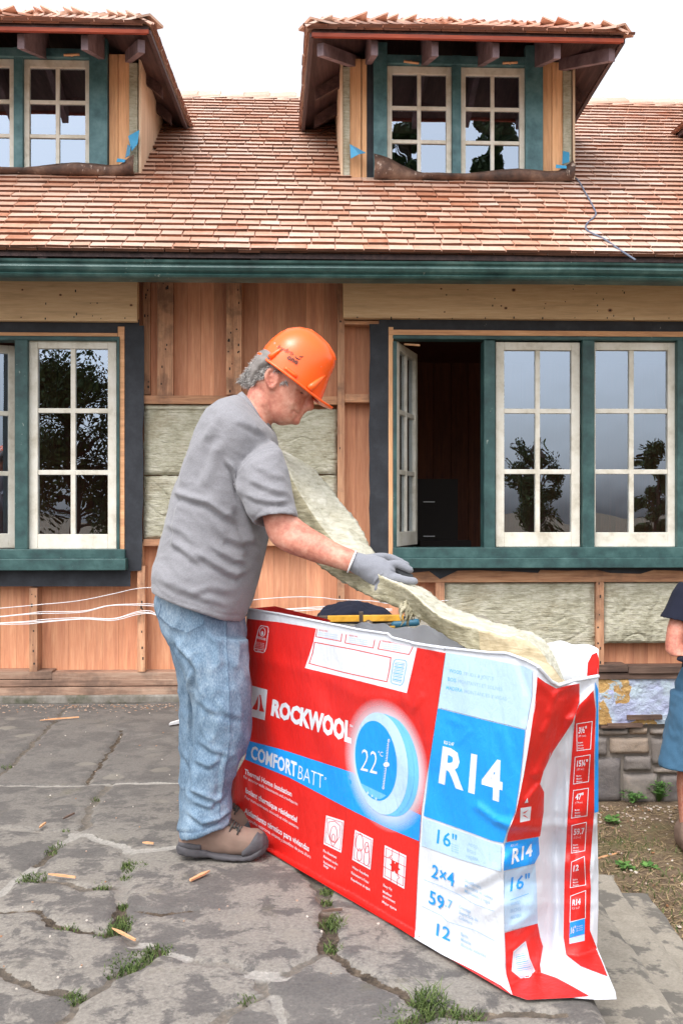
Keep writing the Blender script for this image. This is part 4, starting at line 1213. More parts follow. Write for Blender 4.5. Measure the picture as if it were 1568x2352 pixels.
CRE = [([C2(*q) for q in cp(lambda a, b: (a, b), s)], wd, am) for s, wd, am in [
  ('800,330 880,420 1000,360', 10, .006), ('860,520 900,400 1010,350', 8, .008), ('820,640 930,450 1030,370', 7, .006), ('780,900 860,760 1000,560', 10, .012),
  ('720,1060 800,960 820,880', 7, .010), ('600,1400 720,1330 780,1290', 8, .006), ('590,1580 700,1540 780,1460', 8, -.005), ('640,1830 760,1760 860,1660', 10, .006),
  ('640,1980 780,1840', 10, .008), ('720,2300 770,2200 805,2120', 5, .008), ('800,2120 950,2180 1100,2260', 10, .012), ('900,2060 1060,2120 1220,2160', 12, .012),
  ('900,800 895,1300 900,1800 880,2000', 9, -.014), ('870,1700 860,2000 830,2080', 9, .010), ('1110,1540 1100,1600', 6, .008), ('965,560 960,1200 945,1900', 6, .008),
  ('1000,560 1100,420 1150,330', 12, .014), ('930,350 1040,330 1150,300', 10, .012)]]
def end_depth(px, py):
    cx = np.interp(py, cor_y, cor_x)
    base = front_depth(cx, py)
    dx = np.maximum(px - cx, 0)
    Y = base + dx * .00079
    # gusset folded inwards along the white strip
    vy = np.array([1442., 1750, 1900, 2190, 2300]); vx = np.array([1330., 1290, 1275, 1275, 1330.])
    cv = np.interp(py, vy, vx); dep = np.interp(py, [1500, 1640, 1760, 2150, 2260], [.0, .03, .07, .07, .0])
    Y = Y + dep * np.exp(-((px - cv) / 34) ** 2)
    Y = Y - .004 * np.sin(py * .05 + 3 * np.sin(px * .02)) - .002 * np.sin(px * .11 + py * .06) - ridge(px, py, CRE) * np.clip(dx / 8, 0, 1)
    tg = FPX * (CAMH - .006) / np.maximum(py - 1176, 1)
    return np.minimum(Y, tg)
def lift(fn, pts, off):
    a = np.array(pts, float); d = fn(a[:, 0], a[:, 1]) - off
    X = (a[:, 0] - 784) / FPX * d; Z = CAMH + (1176 - a[:, 1]) / FPX * d
    return np.stack([X, d, Z], 1)
def resample(poly, n):
    a = np.array(poly, float); L = np.concatenate([[0], np.cumsum(np.hypot(*(a[1:] - a[:-1]).T))])
    t = np.linspace(0, L[-1], n + 1)
    return np.stack([np.interp(t, L, a[:, 0]), np.interp(t, L, a[:, 1])], 1)
def coons(top, bot, left, right, nu, nv):
    T_, B_, L_, R_ = resample(top, nu), resample(bot, nu), resample(left, nv), resample(right, nv)   # left/right from bottom to top
    u = np.linspace(0, 1, nu + 1)[None, :, None]; v = np.linspace(0, 1, nv + 1)[:, None, None]
    S = (1 - v) * B_[None] + v * T_[None] + (1 - u) * L_[:, None] + u * R_[:, None] \
        - ((1 - u) * (1 - v) * B_[0] + u * (1 - v) * B_[-1] + (1 - u) * v * T_[0] + u * v * T_[-1])
    return S
def grid_faces(nu, nv):
    return [(j * (nu + 1) + i, j * (nu + 1) + i + 1, (j + 1) * (nu + 1) + i + 1, (j + 1) * (nu + 1) + i) for j in range(nv) for i in range(nu)]
bag = thing('insulation_bag', 'tall red, white and blue printed bag of stone wool batts, open at the top', 'bag', (.1, 2.7, 0))
top = cp(C1, '190,138 400,172 620,215 900,272 1080,298 1105,322 1250,358 1450,392') + cp(C2, '0,92 220,122 480,150 600,155 720,200 785,235')
bot = cp(C1, '75,1400 120,1530 200,1605 330,1690') + cp(C5, '0,470 130,560 290,640 500,760 800,950 1090,1140') + cp(C2, '200,2010 400,2110 560,2200 625,2255')
left = cp(C1, '75,1400 70,1300 90,1230 170,1090 205,900 200,640 180,420 178,200 190,138')
S = coons(top, bot, left, corner[::-1], 300, 180).reshape(-1, 2)
W_ = lift(front_depth, S, -.002)
m_ = MB(); m_.add(W_, grid_faces(300, 180), .5, 0, True)
fp = m_.build('front_panel', M['fwhite'], bag, fix=False)
# end
endR = cp(C2, '1270,2284 1262,2235 1215,2140 1160,2030 1127,1930 1130,1500 1150,1140 1160,600 1160,400 1158,296')
endT = cp(C2, '785,235 870,330 915,352 1010,322 1158,296')
endB = cp(C2, '625,2255 720,2289 1000,2276 1150,2287 1270,2284')
S2 = coons(endT, endB, corner[::-1], endR, 90, 130).reshape(-1, 2)
W2 = lift(end_depth, S2, -.002)
m_ = MB(); m_.add(W2, grid_faces(90, 130), .5, 0, True)
m_.build('end_gusset', M['fwhite'], bag, fix=False)
# back panel (its inside shows above the batts) and the far end
e3 = Vector((.834, .552, 0)); u3 = Vector((-.552, .834, 0))
farR = Vector(tuple(W2[(130 + 1) * 91 - 1])); 
m_ = MB(); nb = 80; vs = []
Nc = Vector((P(1371, 1490, 2.47).x, 2.47, 0))
for i in range(nb + 1):
    s_ = 1.22 * i / nb
    p = Nc + u3 * s_
    zt = .750 + .006 * math.sin(s_ * 21) + .004 * math.sin(s_ * 57) - .06 * max(0, (s_ - .45)) 
    w1 = .010 * math.sin(s_ * 9); 
    for k in range(9):
        z = .01 + (zt - .01) * k / 8
        vs.append(p + e3 * (w1 * k / 8 + .004 * math.sin(s_ * 40 + k)) + Vector((0, 0, z)))
m_.add(vs, [(i * 9 + k, (i + 1) * 9 + k, (i + 1) * 9 + k + 1, i * 9 + k + 1) for i in range(nb) for k in range(8)], .5, 0, True)
bp = m_.build('back_panel', M['fwhite'], bag, fix=False); sol = bp.modifiers.new('t', 'SOLIDIFY'); sol.thickness = .002
# closing strips: back right upright, left end
m_ = MB()
edge = [W2[(j + 1) * 91 - 1] for j in range(131)]
vs = []
for j, e in enumerate(edge):
    e = Vector(e); zt = min(.752, e.z)
    b_ = Nc + Vector((0, 0, max(.008, e.z)))
    vs += [e, b_]
m_.add(vs, [(2 * j, 2 * j + 1, 2 * j + 3, 2 * j + 2) for j in range(130)], .5, 0, True)
# the raised red corner at the back
cr_ = [C2(*q) for q in [(1090, 300), (1095, 215), (1120, 165), (1150, 150), (1163, 200), (1160, 300)]]
m_.build('closing_flap', M['fwhite'], bag, fix=False)
m_ = MB(); m_.prism([P(x, y, 2.452) for x, y in cr_], Vector((0, .003, 0)), .5, 0)
m_.build('corner_flap', M['fred'], bag)
m_ = MB()
LE = W_[::301][:181]
vs = []
for e in LE:
    e = Vector(e); vs += [e, e + e3 * .12 + u3 * .03, Vector((Nc + u3 * 1.22).xy.to_3d()) + Vector((0, 0, e.z * .93))]
m_.add(vs, [(3 * j + k, 3 * j + k + 1, 3 * j + 4 + k, 3 * j + 3 + k) for j in range(180) for k in range(2)], .5, 1, True)
m_.build('closing_flap', [M['fwhite'], M['fred']], bag, fix=False)
# base
m_ = MB(); m_.add([(W_[0][0], W_[0][1], .004), (W_[300][0], W_[300][1], .004), (Nc.x, Nc.y, .004), ((Nc + u3 * 1.22).x, (Nc + u3 * 1.22).y, .004)], [(0, 1, 2, 3)], .5)
m_.build('base_panel', M['fred'], bag, fix=False)
# rolled white rim on the front top edge
m_ = MB(); q = lift(front_depth, resample(top, 120), .001)
m_.tube([Vector(k) for k in q], .0035, 6); 
q = lift(end_depth, resample(endT, 60), .001); m_.tube([Vector(k) for k in q], .0045, 6)
m_.build('rolled_rim', M['fwhite'], bag)

# ---- printing: shapes lie on the film, each layer a fraction of a millimetre above the last
PR = MB(); PM = ['fred', 'fwhite', 'fblue', 'fpale', 'fmid', 'fgreyblue', 'ffaint']
PI = {k: i for i, k in enumerate(PM)}
def cut_and_lift(verts2, faces, fn, layer, mi, cell=16):
    bm = bmesh.new()
    vv = [bm.verts.new((x, y, 0)) for x, y in verts2]
    for f in faces:
        try: bm.faces.new([vv[i] for i in f])
        except ValueError: pass
    xs_ = [v[0] for v in verts2]; ys_ = [v[1] for v in verts2]
    cell = 5 if cell else 10
    if cell:
        for ax, lo_, hi_ in ((0, min(xs_), max(xs_)), (1, min(ys_), max(ys_))):
            k = math.ceil(lo_ / cell) * cell
            while k < hi_:
                bmesh.ops.bisect_plane(bm, geom=bm.verts[:] + bm.edges[:] + bm.faces[:], dist=1e-4, plane_co=((k, 0, 0), (0, k, 0))[ax], plane_no=((1, 0, 0), (0, 1, 0))[ax])
                k += cell
    bmesh.ops.triangulate(bm, faces=[f for f in bm.faces if len(f.verts) > 4])
    bm.verts.index_update()
    p2 = [(v.co.x, v.co.y) for v in bm.verts]
    if p2:
        w = lift(fn, p2, .0008 + .0006 * layer)
        fs = []
        for f in bm.faces:
            idx = [v.index for v in f.verts]
            ar = sum(p2[idx[i]][0] * p2[idx[(i + 1) % len(idx)]][1] - p2[idx[(i + 1) % len(idx)]][0] * p2[idx[i]][1] for i in range(len(idx)))
            fs.append(idx if ar < 0 else idx[::-1])       # face the viewer's side
        PR.add(w, fs, .5, mi, True)
    bm.free()
def decal(poly, mat, layer=0, fn=front_depth, cell=9):
    q = [Vector((x, y, 0)) for x, y in poly]
    tri = tessellate_polygon([q])
    cut_and_lift(poly, [tuple(t) for t in tri], fn, layer, PI[mat], cell)
def outline(poly, mat, layer, w, fn=front_depth, closed=True):
    n = len(poly)
    for i in range(n if closed else n - 1):
        a = Vector(poly[i]).to_2d() if False else Vector((poly[i][0], poly[i][1])); b = Vector((poly[(i + 1) % n][0], poly[(i + 1) % n][1]))
        d_ = (b - a)
        if d_.length < 1e-6: continue
        d_.normalize(); nn = Vector((-d_.y, d_.x)) * w / 2; a2 = a - d_ * w / 2; b2 = b + d_ * w / 2
        decal([tuple(a2 - nn), tuple(b2 - nn), tuple(b2 + nn), tuple(a2 + nn)], mat, layer, fn, 12)
_tc = {}
def text_mesh(s, offset):
    key = (s, offset)
    if key in _tc: return _tc[key]
    cu = bpy.data.curves.new('t', 'FONT'); cu.body = s; cu.offset = offset; cu.resolution_u = 2; cu.fill_mode = 'FRONT'
    o = bpy.data.objects.new('t', cu); COL.objects.link(o)
    dg = bpy.context.evaluated_depsgraph_get(); dg.update()
    me = bpy.data.meshes.new_from_object(o.evaluated_get(dg))
    vs = [(v.co.x, v.co.y) for v in me.vertices]; fs = [tuple(p.vertices) for p in me.polygons]
    bpy.data.objects.remove(o); bpy.data.curves.remove(cu); bpy.data.meshes.remove(me)
    _tc[key] = (vs, fs); return vs, fs
CAPH = .70
def text(s, p0, p1, u0, u1, mat, bold=0.0, layer=2, fn=front_depth, cell=14):
    """baseline from p0 to p1 (picture points), up vectors u0 at the start and u1 at the end"""
    vs, fs = text_mesh(s, bold)
    if not vs: return
    x0 = min(v[0] for v in vs); x1 = max(v[0] for v in vs); w = max(x1 - x0, 1e-6)
    out = []
    for x, y in vs:
        t = (x - x0) / w; v = y / CAPH
        out.append((p0[0] + (p1[0] - p0[0]) * t + (u0[0] + (u1[0] - u0[0]) * t) * v, p0[1] + (p1[1] - p0[1]) * t + (u0[1] + (u1[1] - u0[1]) * t) * v))
    cut_and_lift(out, fs, fn, layer, PI[mat], cell)
def tx(f, s, a, b, h0, h1, mat, bold=0., layer=2, fn=front_depth, cell=14, sl=.10):
    """in tracing coordinates: baseline a->b, cap heights h0, h1"""
    k = .36 if f is C1 else (.3733 if f is C2 else .24)
    text(s, f(*a), f(*b), (h0 * k * sl, -h0 * k), (h1 * k * sl * .3, -h1 * k), mat, bold, layer, fn, cell)
# red field on the left, white label and bands
red_main = cp(C1, '186,202 400,226 610,262 700,282 900,318 1080,348 1265,386 1360,404 1450,420') + cp(C2, '222,152 170,490 130,750 95,960 70,1130 48,1500 30,1905') + bot[::-1][3:] 
bb = resample(bot, 60)
lim = C2(28, 1908)
botL = [tuple(p) for p in bb if p[0] < lim[0]]
redp = cp(C1, '186,202 400,226 610,262 700,282 900,318 1080,348 1265,386 1360,404 1448,420') + cp(C2, '218,156 170,490 130,750 95,960 70,1130 48,1500 30,1905') + botL[::-1] + [tuple(q) for q in resample(left[:-1], 30)][1:-1]
decal(redp, 'fred', 0)
decal(cp(C1, '622,262 1265,386 1240,500 1200,676 860,590 551,516 580,430 605,350'), 'fwhite', 1)
outline(cp(C1, '612,352 860,398 1098,450 1090,520 1073,604 800,545 578,487 600,420'), 'fred', 2, 2.0)
for s in ('628,268 620,316 780,346 786,300', '815,304 806,356 985,388 995,338', '1030,345 1016,394 1214,430 1238,382'):
    outline(cp(C1, s), 'fred', 2, 1.8, closed=False)
for a, b in (((640, 278), (700, 288)), ((832, 312), (890, 322)), ((1045, 350), (1100, 358))):
    tx(C1, 'ROCK INC.', a, b, 10, 10, 'fred', .01, 2, cell=0)
    for k in range(3): tx(C1, 'stone wool insulation', (a[0] - 4, a[1] + 14 + 13 * k), (b[0] + 60, b[1] + 22 + 13 * k), 7, 7, 'fgreyblue', 0, 2, cell=0)
def rrect(q, r=.18):
    out = []
    n = len(q)
    for i in range(n):
        p = Vector(q[i]); a = Vector(q[i - 1]); b = Vector(q[(i + 1) % n])
        out += [tuple(p + (a - p) * r), tuple(p + (a - p) * r * .3 + (b - p) * r * .3), tuple(p + (b - p) * r)]
    return out
bc = cp(C1, '1118,458 1204,470 1172,630 1094,612'); outline(rrect(bc), 'fmid', 2, 1.6)
for i in range(13):
    t = .12 + .76 * i / 12; A_ = Vector(bc[0]).lerp(Vector(bc[3]), t); B_ = Vector(bc[1]).lerp(Vector(bc[2]), t)
    a = A_.lerp(B_, .15); b = A_.lerp(B_, .82); outline([tuple(a), tuple(b)], 'fmid', 2, (1.0, 1.8, .8, 2.4)[i % 4], closed=False)
gg = cp(C1, '262,244 322,254 298,420 222,408'); outline(rrect(gg), 'fwhite', 1, 1.6)
el = lambda cx, cy, rx, ry, n=40, sh=0.: [(cx + rx * math.cos(2 * math.pi * i / n), cy + ry * math.sin(2 * math.pi * i / n) + sh * rx * math.cos(2 * math.pi * i / n)) for i in range(n)]
outline([C1(*q) for q in el(281, 286, 17, 27, 20)], 'fwhite', 1, 1.4); decal([C1(*q) for q in el(280, 294, 8, 14, 14)], 'fwhite', 1)
tx(C1, 'GREENGUARD', (240, 326), (303, 342), 15, 15, 'fwhite', .02, 1, cell=0)
for k in range(4): tx(C1, 'PRODUCT CERTIFIED', (234, 352 + 10 * k), (292, 365 + 10 * k), 6, 6, 'fwhite', 0, 1, cell=0)
outline(cp(C1, '232,392 292,402'), 'fwhite', 1, 1.2, closed=False); tx(C1, 'GOLD', (246, 408), (272, 413), 8, 8, 'fwhite', .01, 1, cell=0)
# emblem and name
decal(cp(C1, '212,628 312,655 295,850 205,824'), 'fwhite', 1)
decal(cp(C1, '256,686 250,775 243,786 214,776 236,740'), 'fred', 2); decal(cp(C1, '262,686 270,690 278,750 292,797 258,790 266,740'), 'fred', 2)
tx(C1, 'ROCKWOOL', (334, 812), (846, 990), 93, 124, 'fwhite', .055, 2, sl=.12)
tx(C1, 'TM', (834, 890), (856, 896), 14, 14, 'fwhite', .02, 2, cell=0)
decal(cp(C1, '190,980 400,1035 660,1120 860,1185 960,1300 1290,1455 1278,1622 1060,1530 780,1390 450,1215 170,1100'), 'fblue', 1)
tx(C1, 'COMFORT', (204, 1090), (497, 1212), 80, 92, 'fwhite', .028, 2)
tx(C1, 'BATT', (505, 1222), (665, 1290), 88, 96, 'fwhite', -.012, 2)
outline([C1(*q) for q in el(681, 1222, 5, 7, 10)], 'fwhite', 2, .9)
tx(C1, 'Thermal Home Insulation', (165, 1188), (466, 1337), 30, 33, 'fwhite', .022, 2)
tx(C1, 'For exterior walls, basements and crawlspaces', (160, 1218), (504, 1393), 19, 20, 'fwhite', 0, 2, cell=0)
tx(C1, 'Isolant thermique résidentiel', (172, 1310), (500, 1502), 32, 36, 'fwhite', .022, 2)
tx(C1, 'Pour murs extérieurs, sous-sols et vides sanitaires', (168, 1345), (510, 1546), 19, 21, 'fwhite', 0, 2, cell=0)
tx(C1, 'Aislamiento térmico para viviendas', (165, 1440), (577, 1688), 34, 38, 'fwhite', .022, 2)
tx(C1, 'Para paredes exteriores, sótanos y pasadizos de poca altura', (157, 1473), (587, 1732), 20, 22, 'fwhite', 0, 2, cell=0)
# thermostat picture: glow, body, ring, dial
def soft_ellipse(cx, cy, rx, ry, sh, name):
    n, k = 48, 10; p2 = []; al = []
    for j in range(k + 1):
        r = j / k
        for i in range(n):
            a = 2 * math.pi * i / n
            p2.append(C1(cx + rx * r * math.cos(a), cy + ry * r * math.sin(a) + sh * rx * r * math.cos(a))); al.append(r)
    w = lift(front_depth, p2, .0008 + .0006 * 1.5)
    m_ = MB(); m_.add(w, [(j * n + i, (j + 1) * n + i, (j + 1) * n + (i + 1) % n, j * n + (i + 1) % n) for j in range(k) for i in range(n)], .5, 0, True)
    o = m_.build(name, glowm, bag, fix=False)
    at = o.data.attributes.new('rad', 'FLOAT', 'POINT'); at.data.foreach_set('value', al)
    return o
t = NT('printed_halo'); 
fac = t.ramp(t.attr('rad'), [(0.55, WHT), (0.78, g1(.55)), (1.0, BLK)])
b_ = t.n("ShaderNodeBsdfPrincipled", {"Base Color": srgb(226, 236, 248), "Roughness": .45}); tr_ = t.n("ShaderNodeBsdfTransparent")
mx_ = t.n("ShaderNodeMixShader", {0: fac, 1: tr_.outputs[0], 2: b_.outputs[0]}); t.t.links.new(mx_.outputs[0], t.out.inputs[0]); glowm = t.m
soft_ellipse(1072, 1140, 272, 425, .32, 'printed_halo')
decal([C1(*q) for q in el(1098, 1142, 178, 318, 56, .30)], 'fmid', 3)
decal([C1(*q) for q in el(1120, 1150, 118, 262, 40, .30)], 'fblue', 4)
decal([C1(*q) for q in el(1068, 1134, 178, 322, 56, .30)], 'fmid', 5)
decal([C1(*q) for q in el(1036, 1126, 172, 322, 56, .30)], 'fpale', 6)
decal([C1(*q) for q in el(1004, 1108, 133, 252, 56, .30)], 'fblue', 7)
decal([C1(*q) for q in [(905, 1250), (1070, 1330), (1035, 1352), (1000, 1352), (950, 1315), (920, 1282)]], 'fmid', 8)
tx(C1, '22', (902, 1168), (1010, 1196), 140, 148, 'fwhite', -.008, 9)
tx(C1, '°C', (1015, 1076), (1048, 1082), 30, 30, 'fwhite', .01, 9)
outline(cp(C1, '1084,972 1072,1130 1050,1285'), 'fwhite', 9, 1.3, closed=False)
decal([C1(*q) for q in el(1070, 1132, 20, 16, 12)], 'fwhite', 9)
for k in range(26):
    y = 1000 + k * 10.5; x = 1082 - (y - 980) * .108
    outline([C1(x - 6, y), C1(x + 6, y + 2)], 'fwhite', 9, 1.0, closed=False)
for x, y in ((1085, 980), (1050, 1280)): outline([C1(*q) for q in el(x, y, 6, 10, 10)], 'fwhite', 9, 1.0)
for x, y in ((951, 1313), (978, 1332), (1004, 1351)): decal([C1(*q) for q in el(x, y, 6, 9, 10)], 'fpale', 9)
# three square emblems
def emblem(q, ins):
    decal(q, 'fwhite', 2)
    c = Vector((0, 0)); 
    for p in q: c += Vector(p) / len(q)
    outline([tuple(c + (Vector(p) - c) * .86) for p in q], 'fred', 3, 1.1)
    def uv(u, v):
        a = Vector(q[0]).lerp(Vector(q[1]), u); b = Vector(q[3]).lerp(Vector(q[2]), u); return tuple(a.lerp(b, v))
    for pts, cl in ins: outline([uv(*k) for k in pts], 'fred', 3, 1.3, closed=cl)
    return uv
drop = lambda cx, cy, r, h, sx=0: [(cx + r * math.sin(a) * (1 if math.cos(a) > -.99 else 0) + sx * max(0, (1 - (1 - math.cos(a)) / 2) * 0), cy + r * 1.0 * math.cos(a) if math.cos(a) > 0 else cy + h * math.cos(a)) for a in [2 * math.pi * i / 16 for i in range(16)]]
emblem(cp(C1, '686,1456 800,1492 782,1696 670,1640'), [([(.5, .1), (.82, .2), (.82, .55), (.5, .95), (.16, .55), (.16, .2)], True), (drop(.5, .6, .2, .34), True), (drop(.5, .68, .09, .16), True)])
emblem(cp(C1, '870,1549 985,1606 968,1805 852,1740'), [(drop(.3, .4, .2, .36), True), (drop(.7, .42, .12, .22), True), (drop(.35, .78, .13, .26), True), (drop(.74, .8, .14, .5), True)])
emblem(cp(C5, '805,248 1012,350 992,668 790,555'), [([(.36, 0), (.36, .2), (.28, .24), (.36, .3), (.36, 1)], False), ([(.66, 0), (.66, .7), (.74, .76), (.66, .82), (.66, 1)], False), ([(0, .34), (.2, .34), (.24, .28), (.3, .34), (1, .34)], False), ([(0, .67), (.45, .67), (.5, .6), (.56, .67), (1, .67)], False)])
q = cp(C5, '805,248 1012,350 992,668 790,555'); uv = lambda u, v: tuple(Vector(q[0]).lerp(Vector(q[1]), u).lerp(Vector(q[3]).lerp(Vector(q[2]), u), v))
decal([uv(*k) for k in [(.36, .34), (.47, .34), (.5, .42), (.55, .34), (.66, .34), (.66, .46), (.76, .5), (.66, .56), (.66, .67), (.55, .67), (.51, .58), (.46, .67), (.36, .67), (.36, .55), (.27, .5), (.36, .45)]], 'fred', 3)
for s, (x0, y0), (x1, y1) in (('Fire Resistant', (218, 312), (345, 380)), ('Résistant au feu', (220, 366), (355, 445)), ('Resistente al', (220, 420), (332, 482)), ('fuego', (220, 452), (268, 478)),
                              ('Water Repellent', (492, 466), (650, 556)), ("Résistant à l'eau", (486, 522), (650, 618)), ('Repelente al agua', (482, 580), (664, 684)),
                              ('Easy Fit', (790, 640), (874, 690)), ('Meilleur', (786, 702), (874, 750)), ('ajustement', (786, 742), (904, 808)), ('Mejor ajuste', (780, 798), (916, 878))):
    tx(C5, s, (x0, y0), (x1, y1), 24, 26, 'fwhite', .015, 2, cell=0)
# right part of the front
decal(cp(C2, '222,152 480,192 700,236 752,262 748,420 712,622 440,556 175,488 200,300'), 'fpale', 1)
decal(cp(C2, '172,494 440,562 708,628 680,900 646,1130 600,1240 572,1322 505,1308 300,1232 84,1155 118,850'), 'fblue', 1)
decal(cp(C2, '80,1168 300,1248 500,1322 562,1338 560,1440 300,1370 74,1300'), 'fpale', 1)
decal(cp(C2, '74,1300 300,1370 560,1440 562,1500 300,1420 72,1340'), 'fpale', 1)
tx(C2, 'R14', (176, 944), (566, 1066), 214, 240, 'fwhite', .03, 2, sl=.12)
tx(C2, 'RSI 2.47', (209, 712), (271, 726), 20, 20, 'fwhite', .02, 2, cell=0)
for a, b, p, q_, r_ in (('WOOD', 'STUDS & JOISTS', (240, 272), (318, 287), (512, 322)), ('BOIS', 'MONTANTS ET SOLIVES', (232, 324), (284, 334), (566, 388)), ('MADERA', 'MONTANTES Y VIGAS', (222, 376), (322, 396), (592, 447))):
    tx(C2, a, p, q_, 23, 23, 'fmid', .006, 2, cell=0); tx(C2, b, (q_[0] + 10, q_[1] + 2), r_, 21, 21, 'fgreyblue', -.004, 2, cell=0)
tx(C2, '16"', (164, 1322), (286, 1362), 84, 86, 'fblue', .012, 2)
for k, s in enumerate(('WOOD', 'BOIS', 'MADERA')):
    tx(C2, s, (356 - 6 * k, 1338 + 38 * k), (412 - 6 * k + (k > 1) * 20, 1358 + 38 * k), 19, 19, 'fgreyblue', 0, 2, cell=0)
for k in range(4): tx(C2, 'On centre', (254, 1330 + 14 * k), (300, 1345 + 14 * k), 7, 7, 'fmid', 0, 2, cell=0)
tx(C2, '2×4', (130, 1530), (270, 1592), 78, 84, 'fblue', .012, 2)
tx(C2, '59', (114, 1690), (208, 1738), 80, 84, 'fblue', .012, 2); tx(C2, '.7', (216, 1712), (258, 1730), 50, 52, 'fmid', 0, 2)
tx(C2, '12', (160, 1890), (246, 1928), 74, 80, 'fblue', .012, 2)
outline(cp(C2, '86,1548 200,1592 300,1640 400,1700 516,1742'), 'fgreyblue', 2, 1.0, closed=False)
outline(cp(C2, '76,1712 190,1768 230,1806 400,1860 516,1922'), 'fgreyblue', 2, 1.0, closed=False)
for L_, x, y in ((('Stud/Joists', 'Montants et solives', 'Montantes y vigas'), 336, 1560), (('Coverage', 'Superficie de', 'Cobertura'), 300, 1722), (('Batts', 'Matelas', 'Bloques aislantes'), 312, 1890)):
    for k, s in enumerate(L_): tx(C2, s, (x, y + 33 * k), (x + 9 * len(s), y + 33 * k + 4.2 * len(s)), 20, 20, 'fgreyblue', .004, 2, cell=0)
# end of the bag
E = end_depth
decal(cp(C2, '784,300 830,334 900,372 960,356 1042,342 1042,450 1000,580 880,760 822,880 800,960 825,1010 822,1130 800,1282 595,1316 602,1262 652,1134 702,900 742,650 770,450'), 'fred', 0, E)
decal(cp(C2, '586,1322 790,1286 797,1390 766,1450 576,1494'), 'fblue', 0, E)
decal(cp(C2, '578,1502 770,1452 780,1600 785,1818 582,1868'), 'fpale', 0, E)
decal(cp(C2, '584,1876 785,1818 800,1900 818,1960 800,2070 806,2120 900,2152 1000,2205 1100,2262 1000,2274 720,2287 630,2256 592,2130'), 'fred', 0, E)
decal(cp(C2, '635,1990 712,1925 735,2030 770,2110 735,2150 680,2156 625,2110'), 'fwhite', 1, E)
outline(cp(C2, '642,1998 706,1942 728,2034 758,2108 730,2140 684,2146 634,2104'), 'fgreyblue', 2, 1.0, E)
for k in range(9): outline([C2(650 + 1 * k, 2014 + 12 * k), C2(704 + 5 * k, 2000 + 12 * k)], 'fmid', 2, (1., 2., 1.4)[k % 3], E, closed=False)
decal(cp(C2, '1040,474 1128,384 1142,500 1132,800 1132,1130 1106,1480 1112,1600 1106,1860 1130,1920 1214,2142 1050,2080 960,2010 944,1900 950,1500 970,1150 985,900 1005,650 1020,520'), 'fred', 0, E)
decal(cp(C2, '1138,330 1158,380 1158,1130 1134,1138 1140,700 1148,500'), 'fblue', 0, E)
bx = ['1025,590 1120,575 1110,745 1027,755', '1015,795 1108,780 1097,945 1005,960', '1005,1000 1097,985 1088,1155 993,1170', '995,1215 1085,1195 1075,1370 993,1385', '993,1440 1072,1405 1080,1580 985,1598', '987,1650 1080,1615 1078,1785 983,1810']
for s, big, sm_ in zip(bx, ('3½"', '15¼"', '47"', '59.7', '12', 'R14'), ('(89 mm)', '(387 mm)', '(1194 mm)', '(5.55 m²)', '', 'RSI 2.47')):
    q = cp(C2, s); outline(q, 'fwhite', 1, 1.6, E)
    v = cp(lambda a, b: (a, b), s)
    x, y = v[0]; tx(C2, big, (x + 10, y + 58), (x + 10 + 17 * len(big), y + 50), 36, 36, 'fwhite', .03, 1, E, cell=8)
    if sm_: tx(C2, sm_, (x + 10, y + 82), (x + 55, y + 78), 14, 14, 'fmid' if 0 else 'fwhite', -.01, 1, E, cell=0)
    for k, w_ in enumerate(('Batts', 'Matelas', 'Bloques')):
        if big != 'R14': tx(C2, w_, (x + 8, v[3][1] - 44 + 17 * k), (x + 38 + 3 * k, v[3][1] - 48 + 17 * k), 10, 10, 'fwhite', .01, 1, E, cell=0)
decal(cp(C2, '983,1812 1076,1787 1074,1882 980,1907'), 'fblue', 1, E); decal(cp(C2, '980,1909 1074,1884 1074,1924 980,1944'), 'fpale', 1, E)
tx(C2, '16"', (988, 1882), (1018, 1872), 40, 40, 'fwhite', .02, 2, E, cell=8)
for k in range(3): tx(C2, 'On-centre', (1022, 1842 + 13 * k), (1062, 1832 + 13 * k), 9, 9, 'fwhite', .0, 2, E, cell=0)
tx(C2, 'R14', (624, 1452), (752, 1398), 92, 70, 'fwhite', .03, 2, E)
tx(C2, 'RSI 2.47', (620, 1346), (664, 1338), 14, 14, 'fwhite', 0, 2, E, cell=0)
tx(C2, '16"', (616, 1620), (735, 1590), 86, 80, 'fblue', .012, 2, E)
outline(cp(C2, '618,1674 728,1634'), 'fmid', 2, 1.2, E, closed=False)
for k, s in enumerate(('WOOD', 'BOIS', 'MADERA')): tx(C2, s, (618, 1712 + 40 * k), (678 + 4 * k, 1696 + 40 * k), 22, 22, 'fgreyblue', .004, 2, E, cell=0)
decal(cp(C2, '680,1108 746,1098 738,1184 677,1196'), 'fwhite', 1, E)
decal(cp(C2, '692,1140 732,1116 706,1140'), 'fred', 2, E); decal(cp(C2, '692,1154 706,1152 730,1172'), 'fred', 2, E)
tx(C2, 'OL', (848, 838), (866, 768), 20, 20, 'fwhite', .04, 1, E, cell=0)
decal(cp(C2, '704,1078 722,1046 728,1074'), 'fwhite', 1, E)
PR.build('printed_lettering', [M[k] for k in PM], bag, fix=False)

